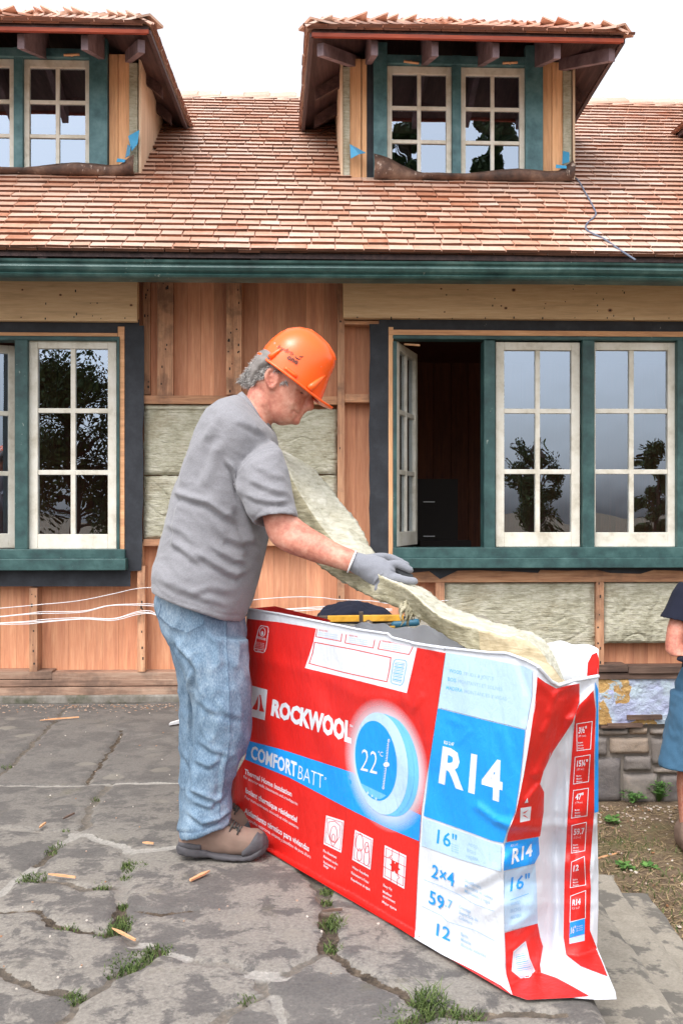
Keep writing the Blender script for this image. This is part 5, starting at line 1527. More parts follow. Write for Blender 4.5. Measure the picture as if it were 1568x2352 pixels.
# ---- batts inside the bag
def soft_slab(name, rails, label, mats, disp=.006, seed=0, sub=3, cat='insulation', group=None, ends=True, rough=1.0, tan_from=None):
    """slab along stations; each station = 4 corners (Vectors) in order. corners are rounded by subdivision, faces roughened"""
    K = 10
    rings = []
    for st in rails:
        ring = []
        for k in range(4):
            a, b = st[k], st[(k + 1) % 4]
            for t in range(K): ring.append(a.lerp(b, t / K))
        rings.append(ring)
    # resample lengthwise with catmull-rom
    out = []
    for i in range(len(rings) - 1):
        r0, r1, r2, r3 = rings[max(i - 1, 0)], rings[i], rings[i + 1], rings[min(i + 2, len(rings) - 1)]
        for s_ in range(sub):
            t = s_ / sub
            out.append([.5 * ((2 * b) + (c - a) * t + (2 * a - 5 * b + 4 * c - d) * t * t + (3 * b - a - 3 * c + d) * t ** 3) for a, b, c, d in zip(r0, r1, r2, r3)])
    out.append(rings[-1])
    n = 4 * K; vs = []; fs = []; mi = []
    for i, ring in enumerate(out):
        c = sum(ring, Vector()) / n
        for j, p in enumerate(ring):
            kk = j % K
            corner = 1 - min(kk, K - kk) / (K / 2)
            d = (p - c); q = c + d * (1 - .045 * corner ** 6)
            nz = mnoise.fractal(Vector((q.x * 14 + seed, q.y * 14, q.z * 14)), 1, 2, 4) * disp + mnoise.fractal(Vector((q.x * 60 + seed, q.y * 60, q.z * 60)), 1, 2, 3) * disp * .6 * rough
            if corner > .7: nz += R() * disp * 1.2 * rough
            vs.append(q + d.normalized() * nz)
    m_ = MB()
    for i in range(len(out) - 1):
        for j in range(n):
            k = (j + 1) % n
            m_.add([], [], 0); fs.append((i * n + j, i * n + k, (i + 1) * n + k, (i + 1) * n + j)); mi.append(2 if (tan_from is not None and i >= tan_from * sub and j // K in (1, 2)) else mats[1][j // K])
    o0 = len(m_.v); m_.v.extend([tuple(v) for v in vs]); m_.f = fs; m_.r = [.5] * len(fs); m_.m = mi; m_.sm = [True] * len(fs)
    for end, idx in ((0, list(range(n))), (len(out) - 1, list(range(n)))):
        m_.f.append(tuple(end * n + j for j in (idx if end else idx[::-1]))); m_.r.append(.5); m_.m.append(mats[2]); m_.sm.append(False)
    o = m_.build(name, mats[0], origin=sum(rails[-1], Vector()) / 4)
    return tag(o, label, cat, group)
WM = [M['woolnew'], M['woolgrey'], M['wooltan']]
# the slab being pulled out: rails r1 (far top edge), r2 (near top edge), r3 (near bottom edge)
def st(r1, d1, r2, d2, r3, d3):
    a, b, c = P(*r1, d1), P(*r2, d2), P(*r3, d3)
    return [a, b, c, c + (a - b)]
rails = [st((652, 1036), 3.50, (640, 1044), 3.24, (600, 1080), 3.24),
         st((700, 1062), 3.49, (662, 1084), 3.24, (614, 1120), 3.24),
         st((728, 1086), 3.48, (684, 1126), 3.22, (636, 1164), 3.22),
         st((758, 1120), 3.46, (707, 1164), 3.20, (658, 1206), 3.20),
         st((789, 1160), 3.42, (734, 1204), 3.18, (686, 1250), 3.18),
         st((819, 1200), 3.36, (764, 1240), 3.13, (718, 1290), 3.14),
         st((847, 1244), 3.28, (800, 1272), 3.05, (762, 1322), 3.08),
         st((874, 1290), 3.18, (842, 1302), 2.95, (812, 1352), 3.00),
         st((908, 1322), 3.10, (884, 1328), 2.87, (866, 1378), 2.91),
         st((940, 1338), 3.03, (921, 1344), 2.80, (922, 1398), 2.84),
         st((978, 1354), 2.95, (958, 1372), 2.72, (968, 1424), 2.76),
         st((1025, 1388), 2.87, (996, 1406), 2.66, (1010, 1452), 2.69),
         st((1080, 1411), 2.80, (1044, 1430), 2.61, (1062, 1484), 2.63),
         st((1135, 1430), 2.74, (1098, 1446), 2.58, (1104, 1512), 2.58),
         st((1184, 1441), 2.70, (1150, 1460), 2.545, (1140, 1546), 2.54),
         st((1226, 1456), 2.67, (1198, 1466), 2.52, (1176, 1580), 2.51),
         st((1264, 1490), 2.63, (1246, 1502), 2.49, (1210, 1610), 2.48),
         st((1296, 1560), 2.59, (1282, 1572), 2.47, (1240, 1650), 2.46)]
random.seed(4)
soft_slab('insulation_batt', rails, 'long bent cream stone wool batt the man is lifting out of the bag', (WM, [0, 1, 0, 1], 0), seed=3, sub=8, disp=.008, tan_from=len(rails) - 5)
# loose tuft hanging where the batt bends
m_ = MB(); random.seed(6)
for k in range(24):
    a = P(U(922, 952), U(1376, 1402), 2.80); l = U(.015, .05)
    b = a + Vector((U(-.02, .02), U(-.02, .02), -l)); m_.tube([a, (a + b) / 2 + Vector((U(-.01, .01), 0, 0)), b], [.007, .004, .001], 5)
tf = m_.build('wool_tuft', M['woolgrey'], bpy.data.objects['insulation_batt.004'] if 'insulation_batt.004' in bpy.data.objects else None)
def in_bag(s0, s1, e0, e1, prof, label, seed):
    rl = []
    for s_, z in prof:
        p = Vector((BN[0], BN[1], 0)) + u3 * s_
        rl.append([p + e3 * e1 + Vector((0, 0, z)), p + e3 * e0 + Vector((0, 0, z)), p + e3 * e0 + Vector((0, 0, .625 if s_ < .42 else z - .5)), p + e3 * e1 + Vector((0, 0, .625 if s_ < .42 else z - .5))])
    soft_slab('insulation_batt', rl, label, (WM, [2, 2, 2, 2], 2), seed=seed, sub=4, disp=.003, rough=.3, group=None)
in_bag(0, 1, .085, .150, [(-.02, .66), (.0, .69), (.04, .722), (.10, .732), (.2, .71), (.41, .69), (.43, .69), (.9, .64)], 'tan stone wool batt showing in the open bag at its near right end', 31)
in_bag(0, 1, .020, .080, [(.03, .645), (.06, .65), (.2, .66), (.41, .64), (.43, .64), (.9, .6)], 'stone wool batt inside the bag just behind its printed front', 37)
in_bag(0, 1, .155, .215, [(.02, .65), (.06, .68), (.2, .69), (.41, .66), (.43, .66), (.9, .62)], 'stone wool batt inside the bag against its white back sheet', 41)
# ================================================================== PEOPLE
def pxring(L, Rr, Y, r, rz=0.0, n=36, ex=2.0, sc=1.0, off=(0, 0, 0)):
    a, b = P(L[0], L[1], Y), P(Rr[0], Rr[1], Y)
    C = (a + b) / 2 + Vector(off); h = (b - a) / 2 * sc; out = []
    for i in range(n):
        t = 2 * math.pi * i / n; c, s_ = math.cos(t), math.sin(t)
        c = math.copysign(abs(c) ** (2 / ex), c); s2 = math.copysign(abs(s_) ** (2 / ex), s_)
        out.append(C + h * c + Vector((0, r * sc * s2, -rz * s2)))
    return out
def loftY(mbx, stations, cap=True, mi=0, n=36, sub=3):
    rings = [pxring(*s[:4], **(s[4] if len(s) > 4 else {}), n=n) for s in stations]
    out = []
    for i in range(len(rings) - 1):
        r0, r1, r2, r3 = rings[max(i - 1, 0)], rings[i], rings[i + 1], rings[min(i + 2, len(rings) - 1)]
        for k in range(sub):
            t = k / sub
            out.append([.5 * ((2 * b) + (c - a) * t + (2 * a - 5 * b + 4 * c - d) * t * t + (3 * b - a - 3 * c + d) * t ** 3) for a, b, c, d in zip(r0, r1, r2, r3)])
    out.append(rings[-1])
    mbx.ring_loft(out, cap, .5, mi)
def remeshed(mbx, name, mat, parent, voxel, smooth=4, post=None, fac=.6, sh=True):
    o = mbx.build('tmp', M['dark'], None, origin=(0, 0, 0))
    md = o.modifiers.new('r', 'REMESH'); md.mode = 'VOXEL'; md.voxel_size = voxel; md.adaptivity = 0
    if smooth:
        s_ = o.modifiers.new('s', 'SMOOTH'); s_.iterations = smooth; s_.factor = fac
    dg = bpy.context.evaluated_depsgraph_get(); dg.update()
    me = bpy.data.meshes.new_from_object(o.evaluated_get(dg)); me.name = name
    bpy.data.objects.remove(o)
    n = len(me.vertices)
    co = np.empty(n * 3); me.vertices.foreach_get('co', co); co = co.reshape(-1, 3)
    no = np.empty(n * 3); me.vertex_normals.foreach_get('vector', no); no = no.reshape(-1, 3)
    attrs = None
    if post is not None:
        r_ = post(co, no)
        if isinstance(r_, tuple): co, attrs = r_
        else: co = r_
    org = np.array(parent['_w']) if parent is not None else np.zeros(3)
    me.vertices.foreach_set('co', (co - org).reshape(-1))
    me.materials.clear()
    for m in (mat if isinstance(mat, list) else [mat]): me.materials.append(m)
    me.polygons.foreach_set('use_smooth', [True] * len(me.polygons))
    me.polygons.foreach_set('material_index', [0] * len(me.polygons))
    if attrs:
        for k, v in attrs.items():
            at = me.attributes.new(k, 'FLOAT', 'POINT'); at.data.foreach_set('value', v.astype(np.float32))
    me.update()
    o = bpy.data.objects.new(name, me); COL.objects.link(o); o.parent = parent
    o['_w'] = tuple(org)
    return o
def topx(co):
    return 784 + co[:, 0] / co[:, 1] * FPX, 1176 - (co[:, 2] - CAMH) / co[:, 1] * FPX
def vnoise(co, s, sd=0.0):
    return np.array([mnoise.noise(Vector((c[0] * s + sd, c[1] * s, c[2] * s))) for c in co])
def folds(px, py, front, lines):
    D = np.zeros_like(px)
    for pts, wd, am in lines:
        best = np.full_like(px, 1e9); side = np.zeros_like(px); tt = np.zeros_like(px); n = len(pts) - 1
        for i, (a, b) in enumerate(zip(pts[:-1], pts[1:])):
            d_, t = seg_dist(px, py, a[0], a[1], b[0], b[1])
            sg = ((b[0] - a[0]) * (py - a[1]) - (b[1] - a[1]) * (px - a[0])) / math.hypot(b[0] - a[0], b[1] - a[1])
            up = d_ < best; best = np.where(up, d_, best); side = np.where(up, sg, side); tt = np.where(up, (i + t) / n, tt)
        tap = np.clip(np.minimum(tt, 1 - tt) * 5, 0.12, 1)
        q = side / wd
        D += am * tap * (np.exp(-(best / wd) ** 2) - .85 * np.exp(-((best / wd) ** 2 - q * q) - (q - 1.5) ** 2))
    return D * front
def c6(x, y): return (313.6 + .32 * x, 721.3 + .32 * y)
def c6b(x, y): return (533.1 + .18 * x, 721.3 + .18 * y)
def c5a(x, y): return (627.2 + .28 * x, 1191.7 + .28 * y)
def ck(x, y): return (.4 * x, 1254.4 + .4 * y)
def fl(conv, s, wd, am): return ([conv(*q) for q in cp(lambda a, b: (a, b), s)], wd, am)

man = thing('person', 'man in a grey T-shirt, light jeans and orange hard hat bending over the open bag', 'person', (-.40, 3.22, 0))
# --- head frame: a forwards along the hat rim, c up
HA = Vector((.794, .607)); HC = Vector((.607, -.794)); HO = Vector((678, 872))
YH = 3.24
def hpx(a, c): return (HO.x + HA.x * a + HC.x * c, HO.y + HA.y * a + HC.y * c)
body = MB()
# head stations: c level, back a, front a, half width (px in the head frame)
def head_ring(c, b, f, w, ex=2.2, dy=0):
    return (hpx(b, c), hpx(f, c), YH + dy, w, {'ex': ex})
S_ = 1 / 705.0
loftY(body, [head_ring(60, -66, 30, 40 * S_), head_ring(40, -84, 48, 52 * S_), head_ring(15, -94, 56, 56 * S_), head_ring(-8, -97, 52, 57 * S_),
             head_ring(-22, -97, 47, 56 * S_), head_ring(-36, -95, 52, 54 * S_), head_ring(-52, -88, 57, 52 * S_), head_ring(-66, -74, 58, 48 * S_),
             head_ring(-80, -50, 58, 43 * S_), head_ring(-92, -24, 50, 36 * S_), head_ring(-101, -4, 42, 27 * S_), head_ring(-107, 8, 32, 15 * S_)], sub=4)
# chin, lips, nose, brow as blended lumps
def blob(c_px, Y, rx, ry, rz, rot=0, n=16, k=10):
    C = P(c_px[0], c_px[1], Y); rings = []
    for j in range(1, k):
        ph = math.pi * j / k; ring = []
        for i in range(n):
            th = 2 * math.pi * i / n
            x, y, z = rx * math.sin(ph) * math.cos(th), ry * math.sin(ph) * math.sin(th), rz * math.cos(ph)
            ring.append(C + Vector((x * math.cos(rot) - z * math.sin(rot), y, x * math.sin(rot) + z * math.cos(rot))))
        rings.append(ring)
    body.ring_loft(rings)
blob(c6b(800, 1350), YH, .020, .024, .016, -.9)      # chin
blob(c6b(845, 1305), YH, .012, .022, .009, -.7)      # lower lip
blob(c6b(868, 1272), YH, .012, .022, .008, -.7)      # upper lip
blob(c6b(900, 1215), YH, .016, .020, .014, -.6)
# nose: from the bridge under the brim to the tip
rg = []
for (x, y, w, dpt) in ((940, 960, .010, .022), (975, 1040, .011, .026), (985, 1110, .015, .030), (985, 1165, .020, .030), (980, 1200, .018, .024), (955, 1222, .010, .014)):
    cpt = P(*c6b(x, y), YH); a2 = Vector((.86, 0, -.5)).normalized()
    rg.append([cpt + a2 * math.cos(2 * math.pi * i / 14) * dpt * .62 + Vector((0, w * math.sin(2 * math.pi * i / 14), 0)) for i in range(14)])
body.ring_loft(rg)
blob(c6b(950, 1185), YH - .013, .011, .008, .009); blob(c6b(950, 1185), YH + .013, .011, .008, .009)
blob(c6b(900, 960), YH - .018, .014, .022, .014, -.6); blob(c6b(900, 960), YH + .018, .014, .022, .014, -.6)   # brow
blob(c6b(720, 1120), YH - .050, .022, .014, .022); blob(c6b(720, 1120), YH + .050, .022, .014, .022)          # cheeks
# neck
loftY(body, [(c6b(190, 1050), c6b(500, 1420), YH, .060), (c6b(215, 960), c6b(560, 1330), YH, .062), (c6b(300, 850), c6b(640, 1230), YH, .060), (c6b(380, 760), c6b(680, 1120), YH, .05)], sub=3)
loftY(body, [((530, 1010), (615, 1045), 3.25, .11), ((552, 922), (622, 990), 3.25, .085), (c6b(190, 1050), c6b(500, 1420), YH, .058)], sub=3)
# torso core and legs under the clothes
loftY(body, [((395, 1440), (540, 1440), 3.25, .12), ((400, 1300), (560, 1320), 3.25, .14), ((450, 1100), (600, 1150), 3.25, .14), ((510, 980), (605, 1030), 3.25, .13), ((540, 945), (605, 1000), 3.25, .09)], sub=2)
for yy, dx in ((3.17, 0), (3.34, -14)):
    loftY(body, [((420 + dx, 1420), (530 + dx, 1430), yy, .06), ((455 + dx, 1650), (545 + dx, 1660), yy, .05), ((450 + dx, 1880), (505 + dx, 1880), yy, .035), ((450 + dx, 1930), (500 + dx, 1930), yy, .03)], sub=2)
# right arm
def arm(dY, dxs=0, dy=0):
    s = lambda x: x + dxs; i0 = len(body.v)
    loftY(body, [((s(580), 1050), (s(625), 1045), 3.12 + dY, .035), ((s(592), 1110), (s(646), 1100), 3.08 + dY, .042), ((s(598), 1160), (s(660), 1142), 3.06 + dY, .047), ((s(603), 1190), (s(672), 1168), 3.04 + dY, .050),
                 ((s(611), 1222), (s(681), 1186), 3.035 + dY, .049), ((s(624), 1246), (s(702), 1203), 3.03 + dY, .050), ((s(652), 1266), (s(716), 1213), 3.02 + dY, .050), ((s(688), 1280), (s(738), 1226), 3.01 + dY, .047),
                 ((s(724), 1292), (s(764), 1242), 3.0 + dY, .043), ((s(760), 1302), (s(790), 1254), 2.985 + dY, .037), ((s(796), 1312), (s(814), 1264), 2.97 + dY, .031), ((s(822), 1322), (s(838), 1276), 2.96 + dY, .028)], sub=4)
arm(0)
i0_ = len(body.v); arm(.40, -22)
for k in range(i0_, len(body.v)):
    x, y, z = body.v[k]; w_ = max(0, min(1, (1.35 - z) / .25)); body.v[k] = (x, y, z + .055 * w_)
# ears
def ear(Ye, sg):
    pts = [(530, 700), (575, 740), (592, 820), (570, 880), (540, 920), (505, 955), (480, 930), (455, 880), (432, 820), (440, 745), (480, 706)]
    c0 = P(*c6b(510, 825), Ye)
    rim = [P(*c6b(*q), Ye) for q in pts]
    for i in range(len(rim)):
        a, b = rim[i], rim[(i + 1) % len(rim)]
        body.tube([a + Vector((0, sg * .004, 0)), b + Vector((0, sg * .004, 0))], .0062, 8)
    body.prism([c0 + (q - c0) * .95 for q in rim], Vector((0, -sg * .012, 0)))
    body.tube([P(*c6b(500, 780), Ye) + Vector((0, sg * .003, 0)), P(*c6b(545, 800), Ye) + Vector((0, sg * .003, 0)), P(*c6b(530, 870), Ye) + Vector((0, sg * .003, 0))], .005, 8)
ear(YH - .076, -1); ear(YH + .076, 1)
def skin_post(co, no):
    px, py = topx(co)
    face = (co[:, 1] < YH + .02) & (py < 1000)
    d = np.zeros(len(co))
    # mouth line, nasolabial fold, eye socket, jaw shading in real relief
    L_ = [fl(c6b, '790,1236 830,1262 872,1288', 2.0, -.0045), fl(c6b, '868,1130 800,1190 770,1260', 4, -.0025), fl(c6b, '845,975 880,1000 905,1012', 4, -.006),
          fl(c6b, '850,1000 885,1020', 2, .003), fl(c6b, '900,1160 930,1200 950,1205', 2.0, -.003), fl(c6b, '380,1180 430,1290 480,1400', 5, -.003), fl(c6b, '440,1180 500,1330', 4, -.002),
          fl(c6b, '560,1240 640,1330 720,1370', 8, .002)]
    for pts, wd, am in L_:
        best = np.full_like(px, 1e9)
        for a, b in zip(pts[:-1], pts[1:]): best = np.minimum(best, seg_dist(px, py, a[0], a[1], b[0], b[1])[0])
        d += am * np.exp(-(best / wd) ** 2)
    d *= face
    nz = vnoise(co, 45) * .0008 + vnoise(co, 14) * .0016
    return co + no * (d + nz)[:, None]
bd = remeshed(body, 'body', M['skin'], man, .0042, 5, skin_post)

# eye line: a dark lash strip
m_ = MB(); q = [P(*c6b(*k), YH - .052 + .004 * i) for i, k in enumerate(((858, 996), (880, 1006), (902, 1012)))]
m_.tube(q, [.001, .002, .001], 6); m_.build('eyelash', M['lace'], man)
m_ = MB(); random.seed(8)
for k in range(60):
    t = R(); a = P(*c6b(830 + 90 * t, 925 + 60 * t), YH - .052 + .02 * t); m_.tube([a, a + Vector((.008, -.002, -.003 + U(-.003, .003)))], [.0009, .0003], 4)
m_.build('eyebrow', M['hair'], man)

# --- hair: short curly strands below the hat
m_ = MB(); random.seed(12)
base_pts = []
for k in range(5200):
    # region behind the ear and round the nape, in the head frame
    a = U(-99, -30); c = U(-80, 10)
    if a > -52 and c < -14: continue
    if c < -46 and a > -60 - (c + 46) * -.1: continue
    px, py = hpx(a, c)
    # depth on the head surface (ellipse)
    b_ = np.interp(c, [-80, -66, -52, -36, -8, 15], [-52, -74, -88, -95, -97, -94]); f_ = 52
    cx = (b_ + f_) / 2; hx_ = (f_ - b_) / 2
    u = (a - cx) / hx_
    if abs(u) >= 1: u = math.copysign(.995, u)
    w = 56 * S_ * math.sqrt(max(0, 1 - abs(u) ** 2.2)) 
    sg = -1 if R() < .7 else 1
    p = P(px, py, YH) + Vector((0, sg * w, 0))
    n_ = Vector((u * .8, sg * math.sqrt(max(0, 1 - u * u)) * .9, 0)); n_ = Vector((n_.x * HA.x, n_.y, -n_.x * HA.y)).normalized()
    dirv = Vector((-HC.x, 0, HC.y)) * .9 + Vector((-.5, 0, -.1))
    l = U(.008, .021); cur = p - n_ * .002; pts = [cur]
    dv = (n_ * .8 + dirv * .4 + Vector((U(-.5, .5), U(-.5, .5), U(-.5, .5)))).normalized(); curl = Vector((U(-1, 1), U(-1, 1), U(-1, 1)))
    for j in range(4):
        cur = cur + dv * l / 4; pts.append(cur); dv = (dv + curl * .35 + dirv * .25 - n_ * .22).normalized()
    m_.tube(pts, [.0009, .0010, .0009, .0007, .0004], 3, rnd=R(), cap=False)
for sg in (-1, 1):   # sideburn
    for k in range(160):
        px, py = c6b(U(590, 700), U(760, 890)); p = P(px, py, YH + sg * .0765)
        m_.tube([p, p + Vector((U(.002, .008), sg * .002, -U(.006, .014)))], [.0008, .0004], 3, rnd=R(), cap=False)
t = NT('curly_grey_hair'); hc_ = t.mix(t.attr('rnd'), srgb(92, 84, 80), srgb(206, 202, 198)); M['hair2'] = t.done(hc_, .5, spec=.4)
m_.build('hair', M['hair2'], man, fix=False)
# scalp cap below the strands
sc_ = MB()
for sg in (0,):
    loftY(sc_, [(hpx(-99, 12), hpx(-34, 12), YH, 59 * S_), (hpx(-101, -8), hpx(-36, -8), YH, 59 * S_), (hpx(-100, -26), hpx(-54, -26), YH, 55 * S_), (hpx(-95, -44), hpx(-60, -44), YH, 50 * S_), (hpx(-84, -62), hpx(-60, -62), YH, 40 * S_)], sub=3)
def hair_post(co, no): return co + no * (vnoise(co, 90) * .002 + vnoise(co, 40) * .003)[:, None]
remeshed(sc_, 'scalp_hair', M['hair'], man, .004, 2, hair_post)

# --- hard hat
hat = MB()
def hat_ring(c, b, f, w, ex=2.0): return (hpx(b, c), hpx(f, c), YH, w, {'ex': ex})
outer = [(-6, -96, 77, 75), (10, -98, 73, 74), (30, -98, 67, 72), (50, -96, 60, 69), (68, -90, 56, 63), (84, -80, 51, 55), (97, -68, 38, 44), (106, -54, 18, 31), (111, -40, -2, 17)]
rings = [pxring(*hat_ring(c, b, f, w * S_)[:4], n=56, ex=2.15) for c, b, f, w in outer]
top_c = sum(rings[-1], Vector()) / 56
dome = MB()
allr = []
for i in range(len(rings) - 1):
    r0, r1, r2, r3 = rings[max(i - 1, 0)], rings[i], rings[i + 1], rings[min(i + 2, len(rings) - 1)]
    for k in range(4):
        t_ = k / 4; allr.append([.5 * ((2 * b) + (c - a) * t_ + (2 * a - 5 * b + 4 * c - d) * t_ * t_ + (3 * b - a - 3 * c + d) * t_ ** 3) for a, b, c, d in zip(r0, r1, r2, r3)])
allr.append(rings[-1]); 
in_r = [[top_c * .0 + (sum(r, Vector()) / 56) + (p - sum(r, Vector()) / 56) * .955 for p in r] for r in allr[::-1]]
vs = [q for r in allr for q in r] + [top_c + Vector((.607, 0, .794)) * .006]
nR = len(allr); fs = []
for i in range(nR - 1):
    for j in range(56): k = (j + 1) % 56; fs.append((i * 56 + j, i * 56 + k, (i + 1) * 56 + k, (i + 1) * 56 + j))
for j in range(56): fs.append(((nR - 1) * 56 + j, (nR - 1) * 56 + (j + 1) % 56, nR * 56))
dome.add(vs, fs, .5, 0, True)
# ridges over the crown and raised blocks on the sides
upv = Vector((HC.x, 0, -HC.y)) * 1.0; upv = Vector((.607, 0, .794)); fwd = Vector((.794, 0, -.607))
def on_hat(a, c, side=-1):
    """point of the shell surface at forward a, height c"""
    cs = [o[0] for o in outer]; b = np.interp(c, cs, [o[1] for o in outer]); f = np.interp(c, cs, [o[2] for o in outer]); w = np.interp(c, cs, [o[3] for o in outer])
    u = (a - (b + f) / 2) / ((f - b) / 2); u = max(-.999, min(.999, u))
    yy = w * S_ * (1 - abs(u) ** 2.15) ** (1 / 2.15)
    p = P(*hpx(a, c), YH); return p + Vector((0, side * yy, 0))
for sd_ in (-1, 1):
    for (a0, c0, a1, c1, wd) in ((44, -4, 52, 44, .013), (-68, 0, -58, 34, .011)):
        pts = [on_hat(a0 + (a1 - a0) * t_, c0 + (c1 - c0) * t_, sd_) for t_ in (0, .25, .5, .75, 1)]
        dome.tube(pts, [wd, wd * .95, wd * .8, wd * .55, wd * .25], 10)
    pts = [on_hat(a, c, sd_) for a, c in ((-26, 1), (-20, 1), (-2, 1), (8, 1))]; dome.tube(pts, [.006] * 4, 8)
for yo, wd in ((0, .012), (-.022, .006), (.022, .006)):
    pts = []
    for (x, y) in ((600, 818), (614, 795), (628, 780), (646, 766), (664, 757.5), (688, 755), (713, 760), (734, 775), (752, 793), (765, 815), (769, 828)):
        p = P(x, y, YH); inw = (P(690, 850, YH) - p).normalized()
        pts.append(p + inw * (.010 if wd < .01 else .006) + Vector((0, yo, 0)))
    dome.tube(pts, wd, 8)
# brim: a lip all round, long at the front
N_ = 72; br = []
for i in range(N_):
    t_ = 2 * math.pi * i / N_; c, s_ = math.cos(t_), math.sin(t_)
    fr = max(0, c); 
    ain = -10 + 86 * c; ext = 8 + 24 * fr ** 3 + (4 if c < -.8 else 0)
    yin = 73 * s_
    yl = (73 + (6 if c < 0 else 9)) * s_
    aout = -10 + (86 + ext) * c if c > 0 else -10 + (86 + 9) * c
    drop_ = -6 + 8 * fr ** 6 + (4 if c < -.7 else 0)
    pin = P(*hpx(ain * 1.0, -4), YH) + Vector((0, yin * S_, 0)); pout = P(*hpx(aout, drop_), YH) + Vector((0, yl * S_, 0))
    pin2 = P(*hpx(ain, -9), YH) + Vector((0, yin * S_ * .97, 0)); pout2 = P(*hpx(aout, drop_ - 5), YH) + Vector((0, yl * S_, 0))
    br.append([pin, pout, pout2, pin2])
vs = [q for r in br for q in r]; fs = []
for i in range(N_):
    for j in range(4): fs.append((i * 4 + j, i * 4 + (j + 1) % 4, ((i + 1) % N_) * 4 + (j + 1) % 4, ((i + 1) % N_) * 4 + j))
dome.add(vs, fs, .5, 0, True)
hh = dome.build('hard_hat', M['hardhat'], man)
# lettering on the hat
def hat_text(s, a, b, h, bold, mat):
    vs, fs = text_mesh(s, bold); x0 = min(v[0] for v in vs); x1 = max(v[0] for v in vs); m_ = MB(); out = []
    for x, y in vs:
        t_ = (x - x0) / (x1 - x0); v = y / CAPH
        px = a[0] + (b[0] - a[0]) * t_; py = a[1] + (b[1] - a[1]) * t_
        dx, dy = (b[0] - a[0]), (b[1] - a[1]); L = math.hypot(dx, dy); px += dy / L * h * v; py += -dx / L * h * v
        r = Vector((px, py)) - HO; aa, cc = r.dot(HA), r.dot(HC)
        p = on_hat(aa, cc, -1); out.append(p + Vector((0, -.0032, 0)))
    m_.add(out, fs, .5); m_.build('hat_lettering', mat, hh, fix=False, origin=man['_w'])
hh['_w'] = tuple(man['_w'])
hat_text('hydro', c6b(598, 492), c6b(790, 590), 10, 0.0, M['hatprint'])
hat_text('one', c6b(716, 628), c6b(846, 706), 12, .03, M['hatprint'])
m_ = MB()
def hat_arc(pts, wd):
    q = []
    for x, y in pts:
        r = Vector(c6b(x, y)) - HO; q.append(on_hat(r.dot(HA), r.dot(HC), -1) + Vector((0, -.0005, 0)))
    m_.tube(q, wd, 5)
hat_arc([(822, 590), (835, 620), (862, 636), (895, 632)], [.001, .0022, .0022, .0008]); 
m_.build('hat_emblem', M['hatprint'], hh, origin=man['_w'])
m_ = MB(); hat_arc([(872, 603), (900, 606), (924, 604)], [.0015, .0022, .001]); m_.build('hat_emblem', M['hatprint'], hh, origin=man['_w'])
# suspension strap at the back of the head
m_ = MB(); q = []
for k in range(9):
    a = -100 + k * 7.5; u = (a + 22) / 80; yy = 60 * S_ * math.sqrt(max(0.02, 1 - min(1, abs(u)) ** 2.2)); q.append(P(*hpx(a, -13 + 5 * (k / 8)), YH) + Vector((0, -yy, 0)))
vs = []
for p in q: vs += [p + upv * .009, p - upv * .009, p - upv * .009 + Vector((0, .003, 0)), p + upv * .009 + Vector((0, .003, 0))]
m_.add(vs, [(4 * i + j, 4 * i + (j + 1) % 4, 4 * i + 4 + (j + 1) % 4, 4 * i + 4 + j) for i in range(8) for j in range(4)], .5)
m_.build('hat_strap', M['strap'], hh, origin=man['_w'])

# --- T-shirt
sh = MB()
loftY(sh, [((352, 1352), (562, 1424), 3.25, .205, {'ex': 2.3}), ((355, 1307), (582, 1372), 3.25, .208, {'ex': 2.3}), ((366, 1272), (598, 1318), 3.25, .205), ((382, 1195), (616, 1245), 3.25, .20), ((406, 1105), (626, 1165), 3.25, .20),
           ((432, 1038), (636, 1092), 3.25, .205), ((466, 957), (640, 1036), 3.25, .215), ((495, 927), (636, 1004), 3.25, .19), ((522, 913), (630, 990), 3.25, .135), ((546, 906), (623, 984), 3.25, .088)], sub=4, n=64)
def sleeve(dY, dxs=0):
    s = lambda x: x + dxs
    lo = [((s(530), 1075), (s(628), 1010), 3.12 + dY, .05), ((s(545), 1090), (s(646), 1036), 3.09 + dY, .078), ((s(550), 1122), (s(660), 1080), 3.065 + dY, .080), ((s(558), 1152), (s(671), 1128), 3.055 + dY, .082),
          ((s(568), 1178), (s(679), 1158), 3.05 + dY, .083), ((s(581), 1203), (s(687), 1189), 3.04 + dY, .085, {'rz': .020})]
    inn = [((s(590), 1203), (s(677), 1191), 3.04 + dY, .073, {'rz': .020}), ((s(592), 1180), (s(662), 1164), 3.045 + dY, .062, {}), ((s(590), 1160), (s(650), 1150), 3.05 + dY, .045, {})]
    rings = [pxring(*q[:4], **(q[4] if len(q) > 4 else {}), n=48) for q in lo + inn]
    sh.ring_loft(rings)
sleeve(0); sleeve(.40, -26)
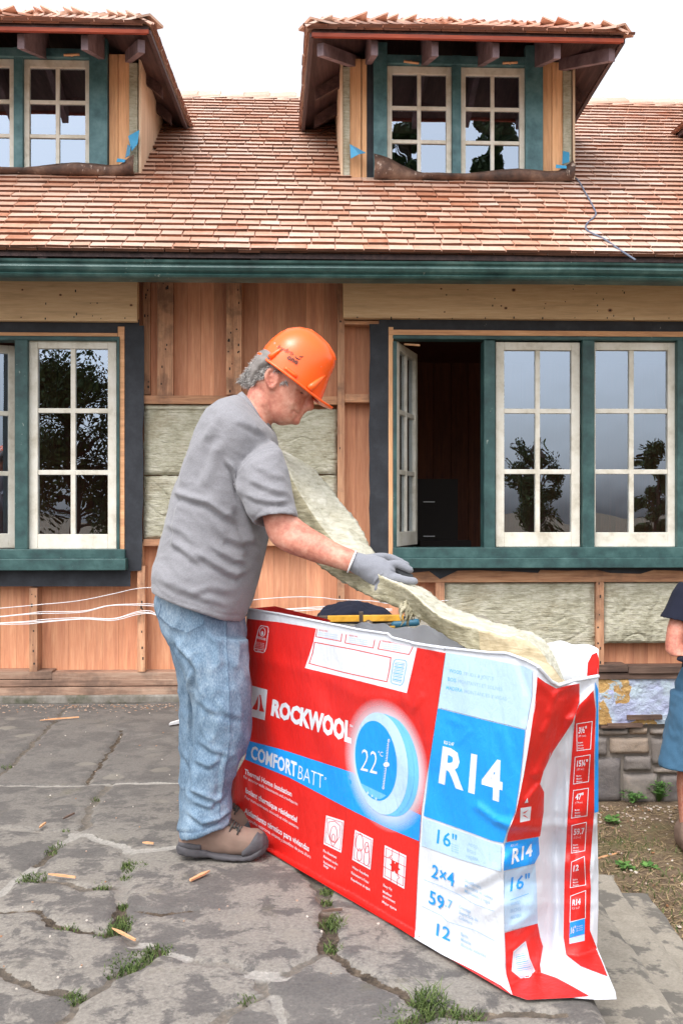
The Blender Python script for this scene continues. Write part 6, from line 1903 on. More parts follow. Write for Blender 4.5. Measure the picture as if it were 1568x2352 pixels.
shirt_folds = [fl(c6, '250,1270 310,1290 430,1330 520,1350 640,1440 760,1500', 8, .012), fl(c6, '240,1630 330,1680 400,1740 480,1800', 8, .010), fl(c6, '400,1700 480,1740 560,1790 700,1870 800,1830', 8, .010),
               fl(c6, '520,1640 620,1720 700,1760 790,1770', 7, .008), fl(c6, '330,1280 300,1420 285,1560 260,1680', 7, .007), fl(c6, '640,1040 700,1120 735,1220 760,1340', 5, .014), fl(c6, '740,1350 790,1500 850,1680 880,1800', 11, .012),
               fl(c6, '660,880 570,990 520,1150 470,1260', 14, .008), fl(c6, '440,900 360,1100 320,1260', 10, .006), fl(c6, '700,760 820,800 940,860', 8, .005), fl(c6, '620,700 560,800 480,920', 10, .005),
               fl(c6, '800,1180 900,1230 1000,1270 1090,1290', 7, .007), fl(c6, '770,1270 860,1330 1000,1350 1100,1335', 6, .007), fl(c6, '860,1090 960,1150 1080,1180', 8, .005),
               fl(c6, '150,1880 300,1960 500,2040 680,2090', 10, .006), fl(c6, '200,1500 330,1560 420,1640', 8, .005), fl(c6, '560,1500 640,1600 760,1640 860,1600', 9, .007), fl(c6, '360,2010 520,1960 700,2000', 9, .005),
               fl(c6, '1050,985 960,975 880,1005 800,1070 720,1160', 2.4, .0045)]
hemline = [(352, 1340), (365, 1357), (387, 1373), (419, 1385), (467, 1399), (512, 1410), (558, 1414)]
cuffline = [c6(832, 1476), c6(900, 1400), c6(1000, 1362), c6(1080, 1384), c6(1160, 1452)]
def shirt_post(co, no):
    px, py = topx(co); front = np.clip(-no[:, 1] * 1.6 + .15, 0, 1)
    d = folds(px, py, front, shirt_folds)
    wr_ = 1 - np.abs(vnoise(co * np.array([1.0, 1, 1.6]), 11, 21)) * 2; d += .0022 * np.clip(wr_, 0, 1) ** 3 * front; wr_ = 1 - np.abs(vnoise((co @ np.array([[.8, 0, .6], [0, 1, 0], [-.6, 0, .8]])) * np.array([.7, 1, 2.2]), 17, 33)) * 2; d += .0015 * np.clip(wr_, 0, 1) ** 3 * front
    d += vnoise(co, 9, 3) * .0045 + vnoise(co, 24, 7) * .0016 + vnoise(co * np.array([1, 1, .45]), 16, 11) * .003
    for ln in (hemline, cuffline):
        b = np.full_like(px, 1e9)
        for a_, b_ in zip(ln[:-1], ln[1:]): b = np.minimum(b, seg_dist(px, py, a_[0], a_[1], b_[0], b_[1])[0])
        d -= .003 * np.exp(-(b / 2.2) ** 2) * (no[:, 1] < .2)
    return co + no * d[:, None]
remeshed(sh, 't_shirt', M['tshirt'], man, .0058, 4, shirt_post)
# ribbed collar
m_ = MB(); q = []
ring = pxring((553, 903), (622, 981), 3.25, .072, n=40)
ring2 = pxring((546, 909), (622, 986), 3.25, .082, n=40); ring3 = pxring((557, 901), (620, 975), 3.25, .062, n=40)
m_.ring_loft([ring2, ring, ring3], cap=False); cl_ = m_.build('collar', M['tshirt'], man, fix=False); so_ = cl_.modifiers.new('s', 'SOLIDIFY'); so_.thickness = .006; so_.offset = 0

# --- jeans
je = MB()
loftY(je, [((368, 1330), (555, 1390), 3.25, .165), ((358, 1380), (562, 1428), 3.25, .170), ((370, 1425), (566, 1470), 3.25, .172), ((392, 1475), (560, 1500), 3.25, .16)], sub=3, n=48)
loftY(je, [((376, 1430), (568, 1470), 3.18, .10), ((402, 1500), (570, 1528), 3.165, .10), ((430, 1560), (575, 1590), 3.155, .10), ((441, 1620), (577, 1650), 3.15, .096), ((442, 1700), (571, 1706), 3.15, .09),
           ((437, 1760), (550, 1755), 3.15, .084), ((430, 1812), (530, 1806), 3.15, .080), ((419, 1862), (533, 1850), 3.145, .080), ((411, 1924), (530, 1886), 3.14, .082)], sub=4, n=48)
loftY(je, [((384, 1440), (530, 1470), 3.33, .10), ((396, 1500), (525, 1520), 3.34, .10), ((410, 1580), (520, 1590), 3.35, .096), ((414, 1660), (505, 1660), 3.35, .09), ((414, 1760), (495, 1760), 3.35, .084), ((414, 1840), (490, 1836), 3.35, .08), ((408, 1902), (492, 1888), 3.345, .08)], sub=4, n=48)
jl = [fl(ck, '1000,530 1050,600 1100,650 1140,740', 7, .010), fl(ck, '1115,690 1100,800 1105,950 1100,1098', 4, -.012), fl(ck, '1180,480 1240,560 1260,700', 8, .005), fl(ck, '1240,880 1300,950 1400,990', 8, .006), fl(ck, '1120,860 1200,930 1290,960', 8, .005),
      fl(ck, '1150,600 1140,760 1170,900', 9, .006), fl(ck, '1300,640 1380,700 1420,780', 9, .005),
      fl(c3, '870,230 930,262 1020,300', 6, .010), fl(c3, '850,330 930,395 1010,372 1060,330', 6, .010), fl(c3, '890,100 960,130 1020,90', 7, .006), fl(c3, '880,290 960,320 1040,250', 6, .007), fl(c3, '900,10 980,60 1060,80', 7, .005), fl(c3, '840,60 880,140 900,260', 6, .007),
      fl(c3, '1040,60 1020,160 1010,300', 5, .004), fl(ck, '900,420 960,520 1000,640', 7, .006)]
sl_ = [fl(ck, '1290,420 1303,560 1312,760 1322,1098', 1.2, 1), fl(c3, '1058,0 1040,120 1015,260 1005,390', 1.2, 1), fl(ck, '985,460 1030,480 1080,497 1130,470 1170,450', 1.0, 1), fl(ck, '1160,392 1170,450', 1.0, 1), fl(ck, '925,330 920,400 985,460', 1.0, 1), fl(ck, '1190,412 1290,430', 1., 1)]
hem_j = [(414, 1911), (440, 1912), (470, 1905), (500, 1893), (529, 1869)]
def jean_post(co, no):
    px, py = topx(co); front = np.clip(-no[:, 1] * 1.6 + .2, 0, 1)
    d = folds(px, py, front, jl) + vnoise(co, 10, 30) * .004 + vnoise(co, 26, 40) * .003 + .004 * np.clip(1 - np.abs(vnoise(co * np.array([1.6, 1, .8]), 12, 51)) * 2.2, 0, 1) ** 2
    seam = np.zeros(len(co))
    for pts, wd, am in sl_:
        b = np.full_like(px, 1e9)
        for a_, b_ in zip(pts[:-1], pts[1:]): b = np.minimum(b, seg_dist(px, py, a_[0], a_[1], b_[0], b_[1])[0])
        seam = np.maximum(seam, np.exp(-(b / 2.0) ** 2) * (front > .2)); d += .0025 * np.exp(-(b / 2.4) ** 2) * front
    b = np.full_like(px, 1e9)
    for a_, b_ in zip(hem_j[:-1], hem_j[1:]): b = np.minimum(b, seg_dist(px, py, a_[0], a_[1], b_[0], b_[1])[0])
    d -= .004 * np.exp(-(b / 2.5) ** 2); seam = np.maximum(seam, .8 * np.exp(-(b / 3.0) ** 2))
    return co + no * d[:, None], {'seam': seam}
remeshed(je, 'jeans', M['denim'], man, .0058, 4, jean_post)

# --- boots
def cb(x, y): return (376.3 + .18 * x, 1850.2 + .18 * y)
def boot(dx, Yb, parent, sc=1.0):
    def Q(x, y): 
        p = P(*cb(x, y), 3.14); return Vector((p.x + dx, Yb, (p.z)))
    def ringv(x, yt, yb, w, n=24, ex=2.4):
        t_, b_ = Q(x, yt), Q(x, yb); b_.z = max(b_.z, .003); C = (t_ + b_) / 2; h = (t_.z - b_.z) / 2; out = []
        for i in range(n):
            a = 2 * math.pi * i / n; c, s_ = math.cos(a), math.sin(a); c = math.copysign(abs(c) ** (2 / ex), c); s_ = math.copysign(abs(s_) ** (2 / ex), s_)
            out.append(C + Vector((0, w * s_, h * c)))
        return out
    so = MB()
    so.ring_loft([ringv(x, a, b, w, ex=3.5) for x, a, b, w in ((172, 490, 560, .016), (200, 452, 590, .032), (300, 452, 622, .038), (430, 470, 630, .038), (560, 520, 622, .036), (700, 560, 650, .044), (860, 578, 668, .050), (1000, 584, 668, .051), (1120, 566, 652, .048), (1220, 500, 622, .042), (1300, 430, 570, .030), (1338, 440, 520, .014))])
    remeshed(so, 'sole', M['rubber'], parent, .0035, 2, lambda co, no: co + no * (vnoise(co, 60) * .0022)[:, None])
    up = MB()
    st_ = [(205, 330, 520, .026), (260, 250, 560, .034), (400, 180, 580, .038), (560, 130, 590, .040), (700, 130, 600, .041), (820, 170, 610, .042), (900, 222, 615, .044), (1000, 268, 620, .046), (1100, 290, 620, .046), (1200, 300, 600, .042), (1275, 345, 560, .034), (1318, 410, 520, .018)]
    up.ring_loft([ringv(x, a, b, w, ex=2.3) for x, a, b, w in st_])
    remeshed(up, 'boot_upper', M['suede'], parent, .0035, 3, lambda co, no: co + no * (vnoise(co, 30) * .003)[:, None])
    tc = MB(); tc.ring_loft([ringv(x, a, b, w, ex=2.3) for x, a, b, w in ((1010, 500, 622, .049), (1080, 400, 622, .050), (1140, 330, 624, .049), (1200, 296, 604, .045), (1278, 340, 564, .037), (1326, 408, 524, .020))])
    remeshed(tc, 'toe_cap', M['rubber'], parent, .0035, 3)
    tc = MB(); tc.ring_loft([ringv(x, a, b, w, ex=2.3) for x, a, b, w in ((200, 395, 520, .028), (260, 380, 520, .0365), (380, 400, 540, .041), (500, 410, 540, .042))])
    remeshed(tc, 'heel_counter', M['rubber'], parent, .0035, 3)
    lc = MB()
    for k in range(5):
        x = 850 + 32 * k; y = 195 + 22 * k
        a = Q(x, y) + Vector((0, -.030, -.002)); b = Q(x + 22, y - 4) + Vector((0, 0, .004)); c = Q(x, y) + Vector((0, .030, -.002))
        lc.tube([a, b, c], .0028, 6)
    a = Q(930, 250) + Vector((0, -.02, .0)); lc.tube([a, a + Vector((-.012, -.012, .008)), a + Vector((-.02, -.014, -.012))], .0026, 6); lc.tube([a, a + Vector((.012, -.012, .004)), a + Vector((.006, -.02, -.016))], .0026, 6)
    lc.build('bootlace', M['lace'], parent, origin=man['_w'])
def part_empty(name, parent):
    m_ = MB(); 
    return parent
boot(0, 3.135, man); boot(-.03, 3.34, man)

# --- gloved right hand
gl = MB()
Yg = 2.94
loftY(gl, [(c5a(612, 425), c5a(676, 275), 2.965, .036), (c5a(700, 470), c5a(760, 290), 2.955, .035), (c5a(770, 520), c5a(850, 305), 2.945, .036), (c5a(830, 560), c5a(920, 330), 2.935, .038), (c5a(880, 600), c5a(985, 390), 2.925, .036), (c5a(930, 630), c5a(1010, 440), 2.92, .030)], sub=4, n=32)
def finger(pts, Ys, rs): 
    q = [P(*c5a(*p), y) for p, y in zip(pts, Ys)]
    sm = []; rr = []
    for i in range(len(q) - 1):
        p0 = q[max(i - 1, 0)]; p1 = q[i]; p2 = q[i + 1]; p3 = q[min(i + 2, len(q) - 1)]
        for k in range(5):
            t_ = k / 5; sm.append(.5 * ((2 * p1) + (p2 - p0) * t_ + (2 * p0 - 5 * p1 + 4 * p2 - p3) * t_ * t_ + (3 * p1 - p0 - 3 * p2 + p3) * t_ ** 3)); rr.append(rs[i] + (rs[i + 1] - rs[i]) * t_)
    sm.append(q[-1]); rr.append(rs[-1]); sm.append(q[-1] + (q[-1] - sm[-2]).normalized() * rs[-1] * .7); rr.append(rs[-1] * .5)
    gl.tube(sm, rr, 14)
finger([(880, 400), (1000, 372), (1075, 395), (1125, 425)], [2.93, 2.925, 2.92, 2.92], [.018, .0125, .0115, .0105])      # index
finger([(900, 480), (1020, 492), (1110, 505), (1165, 515)], [2.915, 2.895, 2.885, 2.88], [.018, .0125, .0115, .0105])     # middle
finger([(880, 540), (980, 560), (1040, 610), (1048, 650)], [2.92, 2.89, 2.875, 2.88], [.018, .0125, .0115, .0105])         # ring
finger([(850, 560), (930, 600), (985, 650), (990, 668)], [2.925, 2.905, 2.89, 2.89], [.017, .0115, .0105, .0095])          # little
finger([(760, 340), (880, 318), (985, 330), (1090, 380)], [2.97, 2.99, 3.0, 2.99], [.018, .0145, .0125, .0115])             # thumb, behind
def glove_post(co, no): 
    px, py = topx(co)
    d = folds(px, py, np.ones(len(co)), [fl(c5a, '820,540 870,470 900,440', 2.2, .003), fl(c5a, '960,420 1010,440 1060,450', 2.0, -.004), fl(c5a, '940,600 980,620', 2., -.004), fl(c5a, '700,320 690,400 700,460', 2.5, .002)])
    return co + no * (d + vnoise(co, 50) * .0018)[:, None]
remeshed(gl, 'glove', M['glove'], man, .003, 2, glove_post)
gp = MB(); gl2 = gl; gl = gp
finger([(930, 350), (985, 400), (1060, 448), (1135, 470)], [2.945, 2.94, 2.935, 2.93], [.007, .0095, .0095, .007])
remeshed(gp, 'palm_coating', M['glovepalm'], man, .003, 2)
m_ = MB()
loftY(m_, [(c5a(606, 432), c5a(672, 268), 2.967, .0385), (c5a(618, 436), c5a(684, 272), 2.964, .0385)], sub=1, n=32, cap=False)
gc = m_.build('glove_cuff', M['cable'], man, fix=False); so_ = gc.modifiers.new('s', 'SOLIDIFY'); so_.thickness = .004
# hidden left hand, also gloved, under the batt
gl = MB(); ofs = Vector((-.075, .40, 0))
n0 = len(gl.v)
loftY(gl, [((772, 1314), (790, 1264), 3.36, .034), ((800, 1330), (822, 1274), 3.35, .036), ((826, 1342), (850, 1290), 3.34, .034)], sub=3, n=24)
for k in range(4):
    a = P(832 + 2 * k, 1336 - 12 * k, 3.33); gl.tube([a, a + Vector((.035, -.01, -.012)), a + Vector((.055, -.03, .004))], [.012, .011, .009], 10)
a = P(812, 1284, 3.33); gl.tube([a, a + Vector((.03, -.02, .02))], [.013, .010], 10)
remeshed(gl, 'glove', M['glove'], man, .0035, 2)

# ---------------------------------------------------------------- worker at the right edge
wk = thing('person', 'worker in a black T-shirt, blue shorts and brown boots cut off by the right edge', 'person', (1.86, 5.02, GZ))
X0, Y0 = 1.90, 5.02
def ringz(cx, cy, z, rx, ry, n=28): return [Vector((cx + rx * math.cos(2 * math.pi * i / n), cy + ry * math.sin(2 * math.pi * i / n), z)) for i in range(n)]
wb_ = MB()
zz = GZ
wb_.ring_loft([ringz(X0, Y0, zz + .80, .13, .10), ringz(X0, Y0, zz + 1.05, .13, .10), ringz(X0 + .05, Y0, zz + 1.28, .15, .10), ringz(X0 + .12, Y0, zz + 1.36, .09, .07), ringz(X0 + .22, Y0 - .0, zz + 1.36, .055, .055), ringz(X0 + .32, Y0, zz + 1.36, .055, .06)])
for k in range(1): 
    hd = [(1.50, .04), (1.53, .065), (1.58, .078), (1.64, .082), (1.70, .075), (1.745, .045), (1.755, .02)]
    wb_.ring_loft([ringz(X0 + .40, Y0, zz + h - .30, r * .95, r * 1.1) for h, r in hd])
for s in (-1, 1):
    lx = X0 + s * .10
    if s < 0: lx = X0 - .155
    wb_.ring_loft([ringz(X0 + s * .07, Y0, zz + .84, .07, .08), ringz(lx, Y0, zz + .72, .07, .08), ringz(lx - s * .0, Y0, zz + .50, .055, .058), ringz(lx, Y0, zz + .44, .050, .052), ringz(lx, Y0 + .01, zz + .33, .052, .058), ringz(lx, Y0 + .01, zz + .12, .036, .040), ringz(lx, Y0 + .01, zz + .06, .040, .045)])
def wring(L, Rr, Y, r): return pxring(L, Rr, Y, r, n=24)
wb_.ring_loft([wring((1566, 1366), (1596, 1368), 5.0, .035), wring((1544, 1404), (1574, 1404), 4.97, .042), wring((1532, 1440), (1570, 1440), 4.95, .046), wring((1527, 1478), (1566, 1474), 4.93, .044), wring((1528, 1496), (1572, 1490), 4.92, .044), wring((1540, 1508), (1584, 1492), 4.90, .042), wring((1590, 1508), (1600, 1474), 4.82, .03), wring((1612, 1496), (1620, 1466), 4.78, .028)])
wb_.ring_loft([ringz(X0 + .19, Y0, zz + 1.34, .05, .05), ringz(X0 + .22, Y0 - .03, zz + 1.1, .045, .045), ringz(X0 + .20, Y0 - .08, zz + 1.02, .045, .045), ringz(X0 + .06, Y0 - .26, zz + 1.0, .03, .03)])
remeshed(wb_, 'body', M['skin'], wk, .006, 5)
g_ = MB(); 
g_.ring_loft([wring((1552, 1516), (1580, 1494), 4.86, .036), wring((1566, 1522), (1596, 1500), 4.83, .038), wring((1598, 1520), (1612, 1488), 4.80, .03)])
for k in range(4): a = P(1606 + 3 * k, 1506 - 6 * k, 4.78); g_.tube([a, a + Vector((.03, -.02, -.01)), a + Vector((.04, -.045, -.02))], [.011, .010, .008], 8)
a = P(1600, 1492, 4.78); g_.tube([a, a + Vector((.02, -.03, .012))], [.012, .009], 8)
remeshed(g_, 'glove', M['navy'], wk, .004, 2)
ts = MB()
ts.ring_loft([ringz(X0, Y0, zz + .84, .185, .14), ringz(X0, Y0, zz + .95, .18, .14), ringz(X0, Y0, zz + 1.2, .20, .14), ringz(X0 + .04, Y0, zz + 1.32, .18, .12), ringz(X0 + .12, Y0, zz + 1.38, .12, .085), ringz(X0 + .16, Y0, zz + 1.41, .07, .065)])
ts.ring_loft([wring((1562, 1336), (1612, 1350), 5.01, .06), wring((1548, 1356), (1604, 1370), 5.0, .078), wring((1530, 1390), (1592, 1400), 4.98, .082), wring((1516, 1418), (1582, 1430), 4.96, .085), wring((1524, 1416), (1576, 1428), 4.96, .07), wring((1540, 1396), (1580, 1402), 4.97, .05)])
ts.ring_loft([ringz(X0 + .17, Y0, zz + 1.38, .07, .07), ringz(X0 + .24, Y0, zz + 1.15, .075, .08), ringz(X0 + .235, Y0, zz + 1.15, .06, .06), ringz(X0 + .2, Y0, zz + 1.3, .04, .04)])
remeshed(ts, 't_shirt', M['navy'], wk, .007, 4, lambda co, no: co + no * (vnoise(co, 9) * .008 + vnoise(co, 25) * .002)[:, None])
sp = MB()
sp.ring_loft([ringz(X0, Y0, zz + .93, .185, .13), ringz(X0, Y0, zz + .84, .205, .15), ringz(X0, Y0, zz + .72, .21, .155), ringz(X0, Y0, zz + .66, .215, .155)])
for s in (-1, 1):
    lx = X0 + (.115 if s > 0 else -.135)
    sp.ring_loft([ringz(lx, Y0, zz + .80, .10, .13), ringz(lx + s * .02, Y0, zz + .55, .125, .135), ringz(lx + s * .03, Y0, zz + .43, .132, .135), ringz(lx + s * .03, Y0, zz + .43, .115, .12), ringz(lx, Y0, zz + .55, .09, .09)])
remeshed(sp, 'shorts', M['shorts'], wk, .007, 4, lambda co, no: co + no * (vnoise(co * np.array([1, 1, .5]), 12) * .018 + vnoise(co, 30) * .004)[:, None])
for s in (-1, 1):
    bx_ = MB(); lx = X0 + (.10 if s > 0 else -.165); yb_ = Y0 - .03
    def fr(y, z0, z1, w): return [Vector((lx - s * -.0 + w * math.copysign(abs(math.cos(a)) ** .8, math.cos(a)), y, GZ + (z0 + z1) / 2 + (z1 - z0) / 2 * math.sin(a))) for a in [2 * math.pi * i / 20 for i in range(20)]]
    bx_.ring_loft([fr(yb_ + .12, .0, .10, .025), fr(yb_ + .09, .0, .15, .042), fr(yb_ + .0, .0, .16, .048), fr(yb_ - .06, .0, .12, .050), fr(yb_ - .14, .0, .09, .052), fr(yb_ - .20, .0, .07, .045), fr(yb_ - .235, .01, .05, .02)])
    remeshed(bx_, 'boot', M['suede'], wk, .005, 3, lambda co, no: co + no * (vnoise(co, 30) * .003)[:, None])

# ================================================================== TABLE AND TOOLS BEHIND THE BAG
TZ = .62
tb = thing('work_table', 'low table of grey weathered planks standing between the bag and the wall', 'table', (.28, 4.1, 0))
random.seed(17)
yb0, yb1 = 3.62, 4.52
for i in range(7):
    m_ = MB(); y0 = yb0 + i * (yb1 - yb0) / 7
    m_.box((-.16 + U(-.02, .02), y0 + .006, TZ - .03), (.66 + U(-.02, .02), y0 + (yb1 - yb0) / 7 - .003, TZ + U(-.002, .002)))
    m_.build('plank', M['oldplank'], tb, bevel=.003)
for x in (-.10, .52):
    for y in (3.70, 4.42):
        m_ = MB(); m_.box((x, y, 0), (x + .04, y + .04, TZ - .031)); m_.build('leg', M['oldplank'], tb)
# dark jacket in a heap
jk = MB(); random.seed(5)
cpts = [(735, 1416), (770, 1402), (800, 1393), (840, 1390), (880, 1394), (915, 1400), (930, 1410)]
rings = []
for i in range(16):
    t_ = i / 15; x = 728 + 210 * t_
    h = .075 * math.sin(math.pi * min(1, t_ * 1.15 + .02)) ** .6 * (1 - .25 * t_) + .008
    c = P(x, 1418, 4.32); c.z = TZ
    rings.append([Vector((c.x, c.y + .13 * math.cos(a) * (.5 + .5 * math.sin(math.pi * min(1, t_ + .1))), TZ + .002 + max(0, math.sin(a)) * h)) for a in [2 * math.pi * k / 24 for k in range(24)]])
jk.ring_loft(rings)
def jack_post(co, no):
    d = .018 * vnoise(co * np.array([1, 1, 2.5]), 13, 2) + .008 * vnoise(co, 30, 5)
    q = co + no * d[:, None]; q[:, 2] = np.maximum(q[:, 2], TZ + .003); return q
tmp = thing('x', 'x', 'x', (.15, 4.32, TZ)); 
jo = remeshed(jk, 'jacket', M['navy'], tmp, .006, 3, jack_post)
jo.parent = None; jo.location = tmp['_w']; bpy.data.objects.remove(tmp)
tag(jo, 'dark navy jacket lying crumpled on the plank table behind the tools', 'jacket')
# yellow bar, pry tool with teal handle, hammer head, wire tangle
def tool(name, label, cat, loc): return thing(name, label, cat, loc)
a, b = P(752, 1424, 4.12), P(926, 1421, 4.16); a.z = b.z = TZ + .028
t1 = tool('spirit_level', 'long yellow bar with chipped paint lying along the table in front of the jacket', 'tool', tuple(a))
m_ = MB(); n_ = Vector((0, .011, 0)); u_ = Vector((0, 0, .013)); m_.hexa([a - n_ - u_, b - n_ - u_, b + n_ - u_, a + n_ - u_, a - n_ + u_, b - n_ + u_, b + n_ + u_, a + n_ + u_], .5); m_.build('bar', M['yellow'], t1, bevel=.003)
m_ = MB(); c = a.lerp(b, -.12); m_.hexa([c - n_ - u_, a - n_ - u_, a + n_ - u_, c + n_ - u_, c - n_ + u_, a - n_ + u_, a + n_ + u_, c + n_ + u_], .5); m_.build('end_block', M['steel'], t1, bevel=.002)
a, b, c = P(846, 1432, 3.98), P(898, 1431, 3.98), P(962, 1424, 3.98)
for q in (a, b, c): q.z = TZ + .018
c.z += .012
t2 = tool('hammer', 'hammer with a teal rubber handle and rusty head on the plank table', 'hammer', tuple(a))
m_ = MB(); m_.tube([b, b.lerp(c, .1), b.lerp(c, .5), b.lerp(c, .9), c], [.008, .014, .0125, .015, .012], 12); m_.build('handle', M['bluegrip'], t2)
m_ = MB(); m_.tube([a, b], .006, 8); m_.build('shaft', M['steel'], t2)
m_ = MB(); m_.tube([a + Vector((0, -.03, .004)), a + Vector((0, .03, .004)), a + Vector((-.015, .075, -.008))], [.016, .014, .004], 10); m_.tube([a + Vector((0, -.055, .004)), a + Vector((0, -.03, .004))], .019, 12); m_.build('head', M['steel'], t2)
a = P(829, 1432, 3.95); a.z = TZ + .001
t3 = tool('saw_bracket', 'rusty upright steel bracket with a thin yellow bent rod on the table', 'tool', tuple(a))
m_ = MB(); m_.box((a.x - .008, a.y - .012, TZ), (a.x + .008, a.y + .012, TZ + .075), .5); m_.build('bracket', M['steel'], t3, bevel=.002)
m_ = MB(); p0 = P(846, 1450, 3.8); p0.z = TZ + .01; p1 = P(862, 1437, 3.85); p1.z = TZ + .02; p2 = P(905, 1434, 3.9); p2.z = TZ + .02; m_.tube([p0, p1, p2], .005, 8); m_.build('rod', M['yellow'], t3)
random.seed(2); m_ = MB(); c = P(890, 1456, 3.72); c.z = TZ + .012
for k in range(26):
    an = U(0, 6.28); r1_ = U(.02, .07); pts = [c + Vector((r1_ * math.cos(an + j * .7) + U(-.01, .01), r1_ * .6 * math.sin(an + j * .7), U(-.008, .014))) for j in range(6)]
    m_.tube(pts, .0016, 4)
tag(m_.build('wire_tangle', M['steel'], origin=c), 'small tangle of thin grey wire mesh on the table, nearest the bag', 'wire')
# grey-blue clear plastic lining seen inside the bag's mouth
m_ = MB(); vs = []
for i in range(41):
    s_ = .20 + .36 * i / 40; p = Vector((BN[0], BN[1], 0)) + u3 * s_ + e3 * (.21 + .01 * math.sin(s_ * 30))
    vs += [p + Vector((0, 0, .5)), p + e3 * .006 * math.sin(s_ * 50) + Vector((0, 0, .700 + .01 * math.sin(s_ * 19) + .01 * math.sin(s_ * 47)))]
m_.add(vs, [(2 * i, 2 * i + 2, 2 * i + 3, 2 * i + 1) for i in range(40)], .5, 0, True); li = m_.build('plastic_lining', M['clear'], bag, fix=False); so_ = li.modifiers.new('s', 'SOLIDIFY'); so_.thickness = .001

# ================================================================== SMALL GROWTH AND LITTER
def blades(mbx, c, n, r, h, lean=.5, w=.0016, elong=1.0):
    for k in range(n):
        an = U(0, 6.283); rr = r * math.sqrt(R()); b = Vector((c[0] + rr * math.cos(an) * elong, c[1] + rr * math.sin(an), c[2]))
        hh_ = h * U(.4, 1); l = Vector((U(-1, 1), U(-1, 1), 0)) * lean * hh_; sd_ = Vector((U(-1, 1), U(-1, 1), 0)).normalized() * w
        m1 = b + l * .35 + Vector((0, 0, hh_ * .6)); t_ = b + l + Vector((0, 0, hh_ * U(.7, 1)))
        mbx.add([b - sd_, b + sd_, m1 + sd_ * .8, m1 - sd_ * .8, t_], [(0, 1, 2, 3), (3, 2, 4)], R())
random.seed(40)
gb = MB()
T3 = [(620, 590, 150, .05), (600, 575, 60, .03), (160, 635, 110, .045), (130, 650, 60, .04), (560, 840, 110, .04), (545, 870, 120, .035), (480, 890, 60, .04), (600, 1020, 170, .06), (560, 1060, 130, .05), (650, 1000, 90, .04), (730, 970, 130, .045),
      (340, 1190, 130, .03), (470, 680, 60, .03), (310, 872, 40, .03), (438, 280, 24, .02), (260, 490, 30, .03), (230, 520, 30, .03), (30, 130, 25, .03), (1130, 1200, 40, .03), (1500, 700, 60, .025), (1500, 750, 50, .02), (300, 425, 25, .02), (575, 640, 40, .02), (570, 770, 60, .02)]
for x, y, n, r in T3:
    p = G(*c3(x, y)); blades(gb, (p.x, p.y, -.012), n, r * .9, .020, .9)
for x, y, n, r, h in ((190, 120, 140, .030, .045), (160, 140, 60, .03, .04), (190, 260, 100, .025, .03), (740, 560, 200, .035, .06), (640, 660, 220, .06, .03), (720, 620, 120, .045, .04), (820, 640, 140, .05, .04), (1000, 645, 60, .03, .03), (560, 690, 160, .05, .035), (930, 655, 80, .04, .03)):
    p = G(*c7(x, y)); blades(gb, (p.x, p.y, -.012), int(n * .7), r, h * .8, 1.1, .0015)
tag(gb.build('grass', M['grass'], fix=False), 'green grass growing in the joints of the flagstones', 'grass', kind='stuff')
gb = MB()
for k in range(9000):      # lawn remnants on the dirt to the right
    x = U(.9, 3.2); y = U(2.8, 5.75)
    g_ = fbm(x, y, 1.6, 3)
    if x < 1.27 and y < 4.0: continue
    if g_ < -.02 and R() > .12: continue
    if y > 5.2 and R() > .4: continue
    blades(gb, (x, y, dirt_h(x, y)), 1, .01, .035, 1.1, .0022)
tag(gb.build('lawn_grass', M['grass'], fix=False), 'thin patchy green grass on the bare ground right of the steps', 'grass', kind='stuff')
gb = MB()
for k in range(9000):
    x = U(.8, 3.2); y = U(2.8, 5.75)
    if x < 1.27 and y < 4.0: continue
    z = dirt_h(x, y) + .004; an = U(0, 6.28); l = U(.015, .07); a = Vector((x, y, z)); d_ = Vector((math.cos(an), math.sin(an), U(-.05, .15))) * l; sd_ = Vector((-math.sin(an), math.cos(an), 0)) * .0022
    gb.add([a - sd_, a + sd_, a + d_ + sd_ * .5 + Vector((0, 0, .002)), a + d_ - sd_ * .5 + Vector((0, 0, .002))], [(0, 1, 2, 3)], R())
tag(gb.build('dry_straw', M['straw'], fix=False), 'dry pale grass and pine needles littering the ground', 'straw', kind='stuff')
gb = MB()
for k in range(800):
    near_wall = R() < .6
    x = U(.6, 3.4); y = (5.78 - abs(random.gauss(0, .22))) if near_wall else U(4.0, 5.75)
    z = dirt_h(x, y) + .005; s_ = U(.003, .014); an = U(0, 6.28)
    gb.hexa([Vector((x + math.cos(an + q) * s_ * U(.5, 1), y + math.sin(an + q) * s_ * U(.5, 1), z + dz + U(0, .004))) for dz in (0, .004) for q in (0, 1.57, 3.14, 4.71)], R())
for k in range(260):
    x = U(-3, .5); y = U(2.2, 5.7); s_ = U(.0015, .005); an = U(0, 6.28); z = .006
    gb.hexa([Vector((x + math.cos(an + q) * s_ * U(.5, 1), y + math.sin(an + q) * s_ * U(.5, 1), z + dz)) for dz in (0, .003) for q in (0, 1.57, 3.14, 4.71)], R())
for k in range(240):
    x, _ = hp(U(-60, 420), 1600, 5.7); y = 5.66 - abs(random.gauss(0, .10)); s_ = U(.002, .010); an = U(0, 6.28); z = .006
    gb.hexa([hw(x + math.cos(an + q) * s_ * U(.5, 1), y + math.sin(an + q) * s_ * U(.3, .6), z + dz) for dz in (0, .003) for q in (0, 1.57, 3.14, 4.71)], R() * .5)
tag(gb.build('debris_chips', M['chips'], fix=False), 'small chips of wood and old paint scattered on the ground and paving', 'debris', kind='stuff')
